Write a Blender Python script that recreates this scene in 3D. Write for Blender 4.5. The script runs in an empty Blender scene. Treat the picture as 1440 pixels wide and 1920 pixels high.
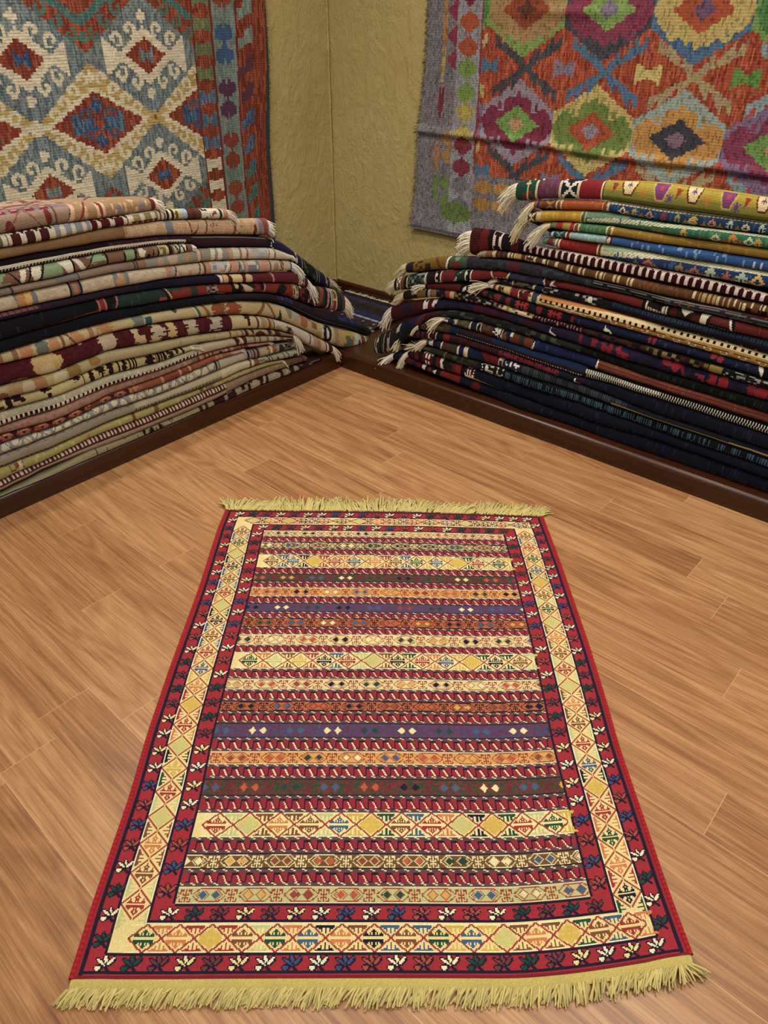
# A corner of a rug shop: two low wooden platforms stacked with folded rugs, two kilims on
# ochre plaster walls, a striped flat-woven rug on a wooden floor.
# Room axes: the wall corner is the z axis, the right wall is y = 0 (x runs along it),
# the left wall is x = 0 (it runs towards -y).  Metres.
import bpy, math, random
import numpy as np
from mathutils import Matrix, Vector
random.seed(7)
scene = bpy.context.scene
col = scene.collection

# ------------------------------------------------------------------ colour helpers
def s2l(h):
    c = [int(h[i:i+2], 16) / 255. for i in (0, 2, 4)]
    return np.array([x / 12.92 if x <= .04045 else ((x + .055) / 1.055) ** 2.4 for x in c])
def lin4(h): return (*s2l(h), 1.)

# ------------------------------------------------------------------ materials
def new_mat(name):
    m = bpy.data.materials.new(name); m.use_nodes = True
    nt = m.node_tree; b = nt.nodes['Principled BSDF']
    return m, nt, b
def node(nt, t, **kw):
    n = nt.nodes.new(t)
    for k, v in kw.items():
        if k.startswith('i_'): n.inputs[k[2:].replace('_', ' ')].default_value = v
        else: setattr(n, k, v)
    return n
def mathn(nt, op, a, b=None, c=None):
    n = nt.nodes.new('ShaderNodeMath'); n.operation = op
    for i, x in enumerate((a, b, c)):
        if x is None: continue
        if isinstance(x, (int, float)): n.inputs[i].default_value = x
        else: nt.links.new(x, n.inputs[i])
    return n.outputs[0]

def yarn_material(name, rib_v, rib_u, strength, dist, rough=.95, fuzz=.5, var=.22, row=.0):
    """dyed yarn: colour per knot from the 'dye' attribute, ribbed bump in the weave's own metres"""
    m, nt, b = new_mat(name); L = nt.links.new
    at = node(nt, 'ShaderNodeAttribute', attribute_name='dye')
    uv = node(nt, 'ShaderNodeUVMap', uv_map='weave')
    sep = node(nt, 'ShaderNodeSeparateXYZ'); L(uv.outputs[0], sep.inputs[0])
    n1 = node(nt, 'ShaderNodeTexNoise', i_Scale=420., i_Detail=2.); L(uv.outputs[0], n1.inputs['Vector'])
    n2 = node(nt, 'ShaderNodeTexNoise', i_Scale=9., i_Detail=3.); L(uv.outputs[0], n2.inputs['Vector'])
    wob = mathn(nt, 'MULTIPLY', n2.outputs['Fac'], .006)
    # ribs across v (rows of knots) and u (warps)
    v = mathn(nt, 'ADD', sep.outputs['Y'], wob)
    sv = mathn(nt, 'ABSOLUTE', mathn(nt, 'SINE', mathn(nt, 'MULTIPLY', v, math.pi / rib_v)))
    su = mathn(nt, 'ABSOLUTE', mathn(nt, 'SINE', mathn(nt, 'MULTIPLY', sep.outputs['X'], math.pi / rib_u)))
    h = mathn(nt, 'ADD', mathn(nt, 'MULTIPLY', mathn(nt, 'POWER', sv, .5), .65), mathn(nt, 'MULTIPLY', su, .35))
    h = mathn(nt, 'ADD', h, mathn(nt, 'MULTIPLY', n1.outputs['Fac'], fuzz))
    bump = node(nt, 'ShaderNodeBump', i_Strength=strength, i_Distance=dist); L(h, bump.inputs['Height'])
    L(bump.outputs[0], b.inputs['Normal'])
    k = mathn(nt, 'ADD', mathn(nt, 'MULTIPLY', n1.outputs['Fac'], var * 2), 1 - var)
    k = mathn(nt, 'MULTIPLY', k, mathn(nt, 'ADD', mathn(nt, 'MULTIPLY', mathn(nt, 'POWER', sv, .6), row), 1 - row * .62))  # darkens rib grooves in the colour: painted gap occlusion as well as dirt
    k = mathn(nt, 'MULTIPLY', k, mathn(nt, 'ADD', mathn(nt, 'MULTIPLY', n2.outputs['Fac'], .3), .85))
    mx = node(nt, 'ShaderNodeVectorMath', operation='SCALE'); L(at.outputs['Color'], mx.inputs[0]); L(k, mx.inputs['Scale'])
    L(mx.outputs[0], b.inputs['Base Color'])
    b.inputs['Roughness'].default_value = rough
    b.inputs['Specular IOR Level'].default_value = .12
    b.inputs['Sheen Weight'].default_value = .02
    return m
M_PILE = yarn_material('folded_pile', .0042, .0024, .9, .0024, row=.42)
M_FLAT = yarn_material('flat_weave', .0025, .0025, .5, .0009, fuzz=.4, var=.14)
M_KILIM = yarn_material('kilim_weave', .0095, .0050, .5, .0024, fuzz=.9, var=.25, row=.12)

def fringe_material():
    m, nt, b = new_mat('cotton_fringe'); L = nt.links.new
    at = node(nt, 'ShaderNodeAttribute', attribute_name='dye')
    L(at.outputs['Color'], b.inputs['Base Color']); b.inputs['Roughness'].default_value = .9
    b.inputs['Specular IOR Level'].default_value = .15
    return m
M_FRINGE = fringe_material()

def plaster_material(name, tint):
    m, nt, b = new_mat(name); L = nt.links.new
    tc = node(nt, 'ShaderNodeTexCoord')
    mp = node(nt, 'ShaderNodeMapping'); mp.inputs['Scale'].default_value = (1, 1, .62); L(tc.outputs['Object'], mp.inputs[0])
    a = node(nt, 'ShaderNodeTexNoise', i_Scale=2.2, i_Detail=6., i_Roughness=.6); L(mp.outputs[0], a.inputs['Vector'])
    d = node(nt, 'ShaderNodeTexNoise', i_Scale=16., i_Detail=5., i_Roughness=.62, i_Distortion=.7); L(mp.outputs[0], d.inputs['Vector'])
    f = node(nt, 'ShaderNodeTexNoise', i_Scale=70., i_Detail=4., i_Roughness=.7); L(mp.outputs[0], f.inputs['Vector'])
    vo = node(nt, 'ShaderNodeTexVoronoi', i_Scale=11., feature='DISTANCE_TO_EDGE'); 
    wv = node(nt, 'ShaderNodeVectorMath', operation='ADD'); L(mp.outputs[0], wv.inputs[0])
    ds = node(nt, 'ShaderNodeVectorMath', operation='SCALE', i_Scale=.35); L(d.outputs['Color'], ds.inputs[0]); L(ds.outputs[0], wv.inputs[1])
    L(wv.outputs[0], vo.inputs['Vector'])
    ramp = node(nt, 'ShaderNodeValToRGB'); L(d.outputs['Fac'], ramp.inputs[0])
    ramp.color_ramp.elements[0].position = .42; ramp.color_ramp.elements[1].position = .66
    ridge = mathn(nt, 'SUBTRACT', 1., mathn(nt, 'MINIMUM', mathn(nt, 'MULTIPLY', vo.outputs['Distance'], 9.), 1.))
    mask = node(nt, 'ShaderNodeMapRange'); L(a.outputs['Fac'], mask.inputs[0]); mask.inputs[1].default_value = .45; mask.inputs[2].default_value = .62
    h = mathn(nt, 'ADD', mathn(nt, 'MULTIPLY', ramp.outputs['Color'], .8), mathn(nt, 'MULTIPLY', f.outputs['Fac'], .35))
    h = mathn(nt, 'ADD', h, mathn(nt, 'MULTIPLY', mathn(nt, 'MULTIPLY', ridge, mask.outputs[0]), .7))
    bump = node(nt, 'ShaderNodeBump', i_Strength=.55, i_Distance=.007); L(h, bump.inputs['Height']); L(bump.outputs[0], b.inputs['Normal'])
    cr = node(nt, 'ShaderNodeValToRGB'); L(mathn(nt, 'ADD', mathn(nt, 'MULTIPLY', a.outputs['Fac'], .7), mathn(nt, 'MULTIPLY', f.outputs['Fac'], .3)), cr.inputs[0])
    cr.color_ramp.elements[0].position = .3; cr.color_ramp.elements[1].position = .7
    cr.color_ramp.elements[0].color = lin4(tint[0]); cr.color_ramp.elements[1].color = lin4(tint[1])
    L(cr.outputs[0], b.inputs['Base Color']); b.inputs['Roughness'].default_value = .75
    b.inputs['Specular IOR Level'].default_value = .25
    return m
M_WALL = plaster_material('ochre_plaster', ('a8945e', 'c0b07a'))

def plank_material():
    m, nt, b = new_mat('wood_planks'); L = nt.links.new
    uv = node(nt, 'ShaderNodeUVMap', uv_map='plank')
    at = node(nt, 'ShaderNodeAttribute', attribute_name='tone')
    def streak(sx, sy, scale, det, rough=.6, dist=0.):
        mp = node(nt, 'ShaderNodeMapping'); mp.inputs['Scale'].default_value = (sx, sy, 1); L(uv.outputs[0], mp.inputs[0])
        n = node(nt, 'ShaderNodeTexNoise', i_Scale=scale, i_Detail=det, i_Roughness=rough, i_Distortion=dist); L(mp.outputs[0], n.inputs['Vector'])
        return n.outputs['Fac']
    broad = streak(.55, 17., 2., 4., .6, .12); fine_ = streak(1.6, 95., 2., 4., .65); pore = streak(9., 330., 2., 3., .7)
    lo = streak(.75, 6.5, 1., 2., .5, .5)
    ring = mathn(nt, 'ABSOLUTE', mathn(nt, 'SUBTRACT', mathn(nt, 'FRACT', mathn(nt, 'MULTIPLY', lo, 13.)), .5))
    fac = mathn(nt, 'ADD', mathn(nt, 'MULTIPLY', broad, .40), mathn(nt, 'MULTIPLY', fine_, .52))
    fac = mathn(nt, 'ADD', fac, mathn(nt, 'MULTIPLY', mathn(nt, 'SUBTRACT', ring, .25), .20))
    fac = mathn(nt, 'ADD', fac, mathn(nt, 'MULTIPLY', mathn(nt, 'SUBTRACT', at.outputs['Fac'], .5), .10))
    cr = node(nt, 'ShaderNodeValToRGB'); L(fac, cr.inputs[0])
    e = cr.color_ramp.elements
    e[0].position = .25; e[0].color = lin4('744e35'); e[1].position = .70; e[1].color = lin4('c69b6c')
    x = e.new(.40); x.color = lin4('976843'); x = e.new(.52); x.color = lin4('ae8055')
    fine = mathn(nt, 'ADD', mathn(nt, 'MULTIPLY', pore, .9), .55); p = pore
    # pale strips between boards carry tone = 2: bevel glints painted as flat colour
    sc = node(nt, 'ShaderNodeVectorMath', operation='SCALE'); L(cr.outputs[0], sc.inputs[0]); L(fine, sc.inputs['Scale'])
    mix = node(nt, 'ShaderNodeMix', data_type='RGBA'); L(sc.outputs[0], mix.inputs['A'])
    mix.inputs['B'].default_value = lin4('c99d78')
    L(mathn(nt, 'GREATER_THAN', at.outputs['Fac'], 1.5), mix.inputs['Factor'])
    L(mix.outputs['Result'], b.inputs['Base Color'])
    bump = node(nt, 'ShaderNodeBump', i_Strength=.12, i_Distance=.001); L(p, bump.inputs['Height']); L(bump.outputs[0], b.inputs['Normal'])
    b.inputs['Roughness'].default_value = .35; b.inputs['Specular IOR Level'].default_value = .4
    return m
M_FLOOR = plank_material()

def dark_wood_material():
    m, nt, b = new_mat('dark_varnished_wood'); L = nt.links.new
    tc = node(nt, 'ShaderNodeUVMap', uv_map='grain')
    mp = node(nt, 'ShaderNodeMapping'); mp.inputs['Scale'].default_value = (1.5, 40., 1); L(tc.outputs[0], mp.inputs[0])
    n = node(nt, 'ShaderNodeTexNoise', i_Scale=2.5, i_Detail=5., i_Roughness=.6); L(mp.outputs[0], n.inputs['Vector'])
    cr = node(nt, 'ShaderNodeValToRGB'); L(n.outputs['Fac'], cr.inputs[0])
    cr.color_ramp.elements[0].position = .3; cr.color_ramp.elements[1].position = .75
    cr.color_ramp.elements[0].color = lin4('2a130a'); cr.color_ramp.elements[1].color = lin4('43210f')
    L(cr.outputs[0], b.inputs['Base Color'])
    b.inputs['Roughness'].default_value = .3; b.inputs['Specular IOR Level'].default_value = .45
    return m
M_DARK = dark_wood_material()

# ------------------------------------------------------------------ mesh helpers
def link(name, me, mat, parent=None):
    o = bpy.data.objects.new(name, me); col.objects.link(o)
    if mat: me.materials.append(mat)
    if parent: o.parent = parent
    return o
def thing(name, label, cat, loc=(0, 0, 0), group=None):
    o = bpy.data.objects.new(name, None); col.objects.link(o); o.location = loc
    o.empty_display_size = .1
    o['label'] = label; o['category'] = cat
    if group: o['group'] = group
    return o
def structure(o): o['kind'] = 'structure'; return o

def quad_mesh(name, V, Q, smooth=False, face_col=None, uv=None, uvname='weave'):
    me = bpy.data.meshes.new(name)
    V = np.asarray(V, np.float32).reshape(-1, 3); Q = np.asarray(Q, np.int32).reshape(-1, 4)
    me.vertices.add(len(V)); me.vertices.foreach_set('co', V.ravel())
    me.loops.add(Q.size); me.loops.foreach_set('vertex_index', Q.ravel())
    me.polygons.add(len(Q))
    me.polygons.foreach_set('loop_start', np.arange(0, Q.size, 4, dtype=np.int32))
    me.update(calc_edges=True)
    me.polygons.foreach_set('use_smooth', np.full(len(Q), smooth))
    if uv is not None:
        l = me.uv_layers.new(name=uvname); l.data.foreach_set('uv', np.asarray(uv, np.float32)[Q.ravel()].ravel())
    if face_col is not None:
        a = me.attributes.new('dye', 'FLOAT_COLOR', 'FACE')
        c = np.ones((len(Q), 4), np.float32); c[:, :3] = face_col
        a.data.foreach_set('color', c.ravel())
    me.validate(); me.update()
    return me

def grid_quads(nu, nv, off=0):
    """quads of a (nu+1) x (nv+1) vertex grid stored u-major"""
    i, j = np.meshgrid(np.arange(nu), np.arange(nv), indexing='ij')
    a = i * (nv + 1) + j + off
    return np.stack([a, a + nv + 1, a + nv + 2, a + 1], -1).reshape(-1, 4)

def strands(name, P0, D0, length, drop, radius, colour, parent, segs=7, wob=.25, floor_z=None, gather=0., seed=1, lay=False):
    """cotton threads: each a thin tapering tube that starts along D0 and falls"""
    rng = np.random.default_rng(seed); n = len(P0)
    P = np.array(P0, float); D = np.array(D0, float)
    D /= np.linalg.norm(D, axis=1)[:, None]
    ln = length * (1 + rng.uniform(-.22, .14, n))
    pts = [P.copy()]
    ctr = P.mean(0); kick = rng.normal(0, wob, (n, 3)) * (1, 1, .5 if lay else 1)
    kick2 = rng.normal(0, wob, (n, 3)) * (1, 1, .4 if lay else 1)
    for k in range(segs):
        t = (k + 1) / segs
        d = D + kick * t * .7 + kick2 * math.sin(t * 3.) * .4
        d[:, 2] -= drop * t * 1.5
        if gather: d += (ctr - pts[-1]) * (gather * 9 * (1 - t))
        d /= np.linalg.norm(d, axis=1)[:, None]
        q = pts[-1] + d * (ln / segs)[:, None]
        if floor_z is not None: q[:, 2] = np.maximum(q[:, 2], floor_z)
        pts.append(q)
    pts = np.array(pts)                                   # (segs+1, n, 3)
    T = np.gradient(pts, axis=0); T /= np.linalg.norm(T, axis=2)[..., None] + 1e-9
    ref = np.array([.31, .27, .91]); A = np.cross(T, ref); A /= np.linalg.norm(A, axis=2)[..., None] + 1e-9
    B = np.cross(T, A)
    K = 5; rad = radius * np.linspace(1.05, .75, segs + 1)[:, None]
    ring = [pts + (A * math.cos(2 * math.pi * q / K) + B * math.sin(2 * math.pi * q / K)) * rad[..., None] for q in range(K)]
    V = np.stack(ring, 2)                                 # (segs+1, n, K, 3)
    V = V.transpose(1, 0, 2, 3).reshape(-1, 3)
    per = (segs + 1) * K; Q = []
    i, j = np.meshgrid(np.arange(segs), np.arange(K), indexing='ij')
    base = np.stack([i * K + j, i * K + (j + 1) % K, (i + 1) * K + (j + 1) % K, (i + 1) * K + j], -1).reshape(-1, 4)
    Q = (base[None] + (np.arange(n) * per)[:, None, None]).reshape(-1, 4)
    c = np.repeat(s2l(colour)[None] * (1 + rng.uniform(-.22, .12, n))[:, None], len(base), 0)
    return link(name, quad_mesh(name, V, Q, True, c), M_FRINGE, parent)

# ------------------------------------------------------------------ woven motifs
GLYPH = {
 'cross': ["a.....a", "aa...aa", ".aa.aa.", "..aaa..", "...a...", "..aaa..", ".aa.aa.", "aa...aa", "a.....a"],
 'star': ["..a..", "a.a.a", ".aaa.", "aaaaa", ".aaa.", "a.a.a", "..a.."],
 'diam': ["...a...", "..aaa..", ".aa.aa.", "aa...aa", ".aa.aa.", "..aaa..", "...a..."],
 'tree': ["...a...", "..aaa..", ".aaaaa.", "..a.a..", ".aa.aa.", "..a.a..", "..a.a.."],
 'tri': ["....a....", "...aaa...", "..aaaaa..", ".aaaaaaa.", "aaaaaaaaa"],
 'hook': ["a...a", "a...a", ".aaa.", ".a.a."],
 'flower': ["..a.a.a..", ".aa.a.aa.", "aaa.a.aaa", ".aaaaaaa.", "aaa.a.aaa", ".aa.a.aa.", "aaa.a.aaa", "..a.a.a.."],
}
GA = {k: np.array([[ch == 'a' for ch in r] for r in v]) for k, v in GLYPH.items()}

def vnoise(x, y, seed):
    """cheap lattice value noise in 0..1"""
    def h(i, j):
        n = (i.astype(np.int64) * 374761393 + j.astype(np.int64) * 668265263 + seed * 974634777) & 0xffffffff
        n = ((n ^ (n >> 13)) * 1274126177) & 0xffffffff
        return ((n ^ (n >> 16)) & 0xffff) / 65535.
    xi, yi = np.floor(x), np.floor(y); fx, fy = x - xi, y - yi
    fx = fx * fx * (3 - 2 * fx); fy = fy * fy * (3 - 2 * fy)
    return (h(xi, yi) * (1 - fx) + h(xi + 1, yi) * fx) * (1 - fy) + (h(xi, yi + 1) * (1 - fx) + h(xi + 1, yi + 1) * fx) * fy

def paint_fold(ops, S, Rr, arc):
    """S: along the rug (m), Rr: 0 top crease .. 1 bottom crease, below 0 on the top face; arc: m per unit of Rr"""
    C = np.zeros(S.shape + (3,))
    for op in ops:
        k = op[0]
        if k == 'F': C[:] = s2l(op[1]); continue
        if k == 'M':
            g = GA[op[2]]; h = op[5] * arc; w = h * g.shape[1] / g.shape[0]
            for x in op[1]:
                u = (S - x) / w + .5; v = (Rr - op[4]) / op[5] + .5
                m = (u >= 0) & (u < 1) & (v >= 0) & (v < 1)
                iu = np.clip((u * g.shape[1]).astype(int), 0, g.shape[1] - 1); iv = np.clip((v * g.shape[0]).astype(int), 0, g.shape[0] - 1)
                C[m & g[iv, iu]] = s2l(op[3])
            continue
        if k == 'P':
            xs, rs = op[1], op[2]; inside = np.zeros(S.shape, bool); n = len(xs)
            for i in range(n):
                x1, y1, x2, y2 = xs[i], rs[i], xs[(i + 1) % n], rs[(i + 1) % n]
                if y1 == y2: continue
                cond = (Rr > min(y1, y2)) & (Rr <= max(y1, y2)) & (S < (x2 - x1) * (Rr - y1) / (y2 - y1) + x1)
                inside ^= cond
            C[inside] = s2l(op[3])
            if len(op) > 4: C[inside & (np.mod(S + Rr * arc * 1.2, op[4]) < op[4] * op[5])] = s2l(op[6])
            continue
        if k == 'L':
            x, w, c = op[1][0], op[2], op[3]; sl = op[4] if len(op) > 4 else 0
            C[(np.abs(S - x - sl * (Rr - .5)) < max(w, .005) / 2)] = s2l(c); continue
        a, b = op[1]; inr = (S >= a) & (S <= b)
        if k == 'B':
            r0, r1 = (op[3], op[4]) if len(op) > 4 else (-9, 2)
            C[inr & (Rr >= r0) & (Rr <= r1)] = s2l(op[2])
        elif k == 'J':
            r0, r1 = op[3], op[4]; q = .014
            e = (vnoise(np.floor(Rr * arc / .008), np.floor(S / q), op[5]) - .5)
            w = b - a; lo = a + w * .22 * (vnoise(np.floor(Rr * arc / .007), S * 0, op[5] + 1) * 1.4 - .2); hi = b - w * .22 * (vnoise(np.floor(Rr * arc / .007), S * 0, op[5] + 2) * 1.4 - .2)
            C[(S > lo) & (S < hi) & (Rr > r0 + e * .3 * (r1 - r0)) & (Rr < r1 + e * .3 * (r1 - r0))] = s2l(op[2])
        elif k == 'E':
            u = (S - (a + b) / 2) / ((b - a) / 2 + 1e-6); v = (Rr - op[3]) / op[4]
            n = vnoise(np.floor(S / .007) * .7, np.floor(Rr * arc / .006) * .7, op[5])
            C[(u * u + v * v) < .6 + n * .8] = s2l(op[2])
        elif k == 'D':
            r0, r1, c, per, duty, ph = op[2:8]
            C[inr & (Rr >= r0) & (Rr <= r1) & (np.mod(S - ph, per) < per * duty)] = s2l(c)
        elif k == 'T':
            r0, r1, c, per, up = op[2:7]
            t = np.abs(np.mod(S, per) / per - .5) * 2
            lim = r0 + (r1 - r0) * t if up else r1 - (r1 - r0) * t
            C[inr & ((Rr >= lim) & (Rr <= r1) if up else (Rr <= lim) & (Rr >= r0))] = s2l(c)
        elif k == 'Z':
            rc, ra, c, w, per = op[2:7]
            t = np.mod(S, per) / per; tri = np.clip((np.abs(t - .5) * 4 - 1) * 1.7, -1, 1)
            C[inr & (np.abs(Rr - rc - ra * tri) < w / arc)] = s2l(c)
        elif k == 'K':
            r0, r1, pal, cell, seed = op[2:7]
            m = inr & (Rr >= r0) & (Rr <= r1)
            n = vnoise(np.floor(S / cell) * 3.7, np.floor(Rr * arc / (cell * .8)) * 3.1, seed)
            n = np.mod(n * 7.3, 1.); P = np.array([s2l(c) for c in pal])
            C[m] = P[np.minimum((n[m] * len(pal)).astype(int), len(pal) - 1)]
        elif k == 'V':
            c, dens, r0, r1, seed = op[2:7]
            i = np.floor(S / .0052); n = vnoise(i * 5.3, np.floor(Rr * arc / .02) * 2.7, seed)
            C[inr & (Rr >= r0) & (Rr <= r1) & (np.mod(n * 9.1, 1.) < dens)] = s2l(c)
    return C

RUGS={}
RUGS['L1']=('tan and pink folded rug on top of the left stack,rosy end band',
 [(1.5625,0.8874,0.8514,0.0),(1.5886,0.8922,0.8517,0.0),(1.6146,0.8951,0.8524,0.0),(1.6402,0.8969,0.8534,0.0),(1.6655,0.8987,0.8544,0.0),(1.6905,0.9004,0.8554,0.0),(1.715,0.9021,0.8564,0.0),(1.7393,0.9038,0.8574,0.0),(1.7632,0.9053,0.8585,0.0),(1.7867,0.9068,0.8598,0.0),(1.81,0.9083,0.861,0.0),(1.8329,0.9098,0.8622,0.0),(1.8555,0.9112,0.8635,0.0),(1.8778,0.9127,0.8646,0.0),(1.8998,0.9141,0.8658,0.0),(1.9216,0.9153,0.8668,0.0),(1.9432,0.9162,0.8673,0.0),(1.9646,0.9168,0.8675,0.0),(1.9858,0.9174,0.8677,0.0),(2.0066,0.918,0.8679,0.0),(2.0272,0.9186,0.8681,0.0),(2.0476,0.9192,0.8683,0.0),(2.0677,0.9198,0.8685,0.0),(2.0875,0.9204,0.8687,0.0),(2.4475,0.9259,0.8707,0.0)],
 [('F','a88a70'),('B',[1.8752,2.4475],'a38e80',-3,0.22),('B',[1.8752,2.4475],'9f8670',0.22,1),('B',[1.8752,2.4475],'8d8086',-0.25,0.2),('D',[1.9271,2.4475],-0.12,0.14,'8a2f35',0.043,0.62,0.0),('D',[1.9271,2.4475],-0.06,0.08,'e0b7a0',0.043,0.4,0.005),('E',[2.0528,2.0812],'7c2b2a',0.72,0.3,3),('E',[1.9374,1.9577],'7c2b2a',0.45,0.3,4),('L',[1.9237],0.006,'7a4a3e',0.0),('L',[1.8787],0.006,'6d3b34',0.03),('L',[1.8717],0.012,'d9b193',0.03),('B',[1.8326,1.8752],'a4503f',-0.15,0.0),('B',[1.5852,1.8717],'ab8a62',-0.1,1),('L',[1.8699],0.012,'dfb79a',0.02),('E',[1.8181,1.8308],'d7b08c',0.4,0.5,5),('L',[1.7795],0.016,'ddc2a0',0.0),('L',[1.7702],0.012,'8d3a33',-0.01),('L',[1.7609],0.012,'dcbfa0',0.0),('V',[1.5955,1.7533],'d9b893',0.1,0,1,3),('E',[1.6958,1.7152],'8d8086',0.6,0.3,6),('E',[1.6099,1.6302],'8d8086',0.5,0.3,16),('B',[1.5707,1.5852],'7d2430',-2,1),('B',[1.5625,1.5707],'d6c3ac',-2,1),('K',[1.8362,2.4475],-3,-0.35,['b59a80','a98d78','b59a80','c3ab90','94484a'],0.02,5),('L',[2.056],0.006,'8a5348',0.08),('L',[1.9878],0.006,'8a5348',-0.06),('B',[1.9661,2.04],'c9b498',-1.2,-0.9),('Z',[1.8362,2.4475],-1.6,0.22,'c6ae94',0.005,0.17),('Z',[1.8362,2.4475],-0.8,0.2,'8d4b45',0.003,0.13),('E',[1.9065,1.9408],'8c2f33',-1.1,0.12,7),('E',[2.0432,2.0718],'8c2f33',-1.3,0.12,8),('B',[1.5811,1.854],'b3946f',-3,-0.1),('L',[1.8362],0.008,'8a3a36',0.04),('V',[1.5852,1.8362],'caa888',0.12,-3,-0.1,9)],
 (60,0.035,1,0.5,0.2,0,'ddd2c4',0.0016))
RUGS['L2']=('thin white folded rug with maroon teeth,second from top of left stack',
 [(1.2688,0.8098,0.7753,0.0),(1.2992,0.8145,0.78,0.0),(1.3291,0.8192,0.7846,0.0),(1.3585,0.8237,0.7892,0.0),(1.3874,0.8282,0.7937,0.0),(1.4158,0.8326,0.7981,0.0),(1.4439,0.8367,0.8023,0.0),(1.4716,0.8401,0.8059,0.0),(1.4989,0.8433,0.8093,0.0),(1.5258,0.8464,0.8127,0.0),(1.5523,0.8495,0.8157,0.0),(1.5786,0.8517,0.8177,0.0),(1.6047,0.8526,0.8194,0.0),(1.6305,0.8533,0.8211,0.0),(1.6559,0.854,0.8228,0.0),(1.6809,0.8547,0.8244,0.0),(1.7056,0.8554,0.826,0.0),(1.73,0.8561,0.8276,0.0),(1.7541,0.8569,0.8288,0.0),(1.7779,0.858,0.8288,0.0),(1.8014,0.8593,0.8285,0.0),(1.8247,0.8605,0.8282,0.0),(1.8476,0.8617,0.8279,0.0),(1.8703,0.8629,0.8276,0.0),(1.8926,0.8641,0.8273,0.0),(1.9147,0.8652,0.827,0.0),(1.9365,0.8662,0.827,0.0),(1.958,0.8666,0.8274,0.0),(1.9792,0.8668,0.8281,0.0),(2.0002,0.867,0.8287,0.0),(2.0209,0.8672,0.8293,0.0),(2.0414,0.8674,0.8299,0.0),(2.0616,0.8676,0.8306,0.0),(2.0815,0.8678,0.8312,0.0),(2.1013,0.868,0.8318,0.0),(2.4613,0.87,0.837,0.0)],
 [('F','d4ccb6'),('D',[2.0823,2.4613],0.15,0.9,'6b6e52',0.03,0.6,0),('D',[1.943,2.0727],0.25,0.95,'4d1d20',0.044,0.66,0.02),('T',[1.943,2.0727],0,0.35,'4d1d20',0.022,0),('D',[1.8174,1.936],0.2,0.75,'8f93a0',0.036,0.6,0.01),('T',[1.8174,1.936],0.0,0.3,'8f93a0',0.018,0),('D',[1.6828,1.8137],0.2,0.9,'5a1620',0.046,0.66,0.0),('T',[1.6828,1.8137],0,0.35,'5a1620',0.023,0),('D',[1.5656,1.6748],0.2,0.7,'938a4c',0.044,0.6,0.01),('T',[1.5656,1.6748],0.6,0.95,'6a2a22',0.022,0),('B',[1.5338,1.5593],'7d5338'),('L',[1.5466],0.008,'d4ccb6',0),('D',[1.4994,1.5317],0,1,'251c1a',0.02,0.55,0),('B',[1.4709,1.4994],'c9c08d'),('E',[1.4819,1.495],'6d5a30',0.5,0.3,3),('B',[1.4443,1.4687],'a9bcd0'),('L',[1.4431],0.006,'2b2220',0),('B',[1.3876,1.442],'5e4430'),('L',[1.4173],0.014,'6a2030',0),('K',[1.3598,1.3876],0,1,['2b2220','d9d2c0','d9d2c0'],0.008,4),('B',[1.3196,1.3598],'ddd2bf'),('K',[1.3244,1.3551],0.3,0.7,['8a5a48','ddd2bf'],0.008,5),('D',[1.2932,1.3196],0,1,'2b2220',0.02,0.4,0),('B',[1.2688,1.2932],'bd8f80')],
 (60,0.045,1,0.55,0.2,0,'d8cdb4',0.0016))
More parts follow.
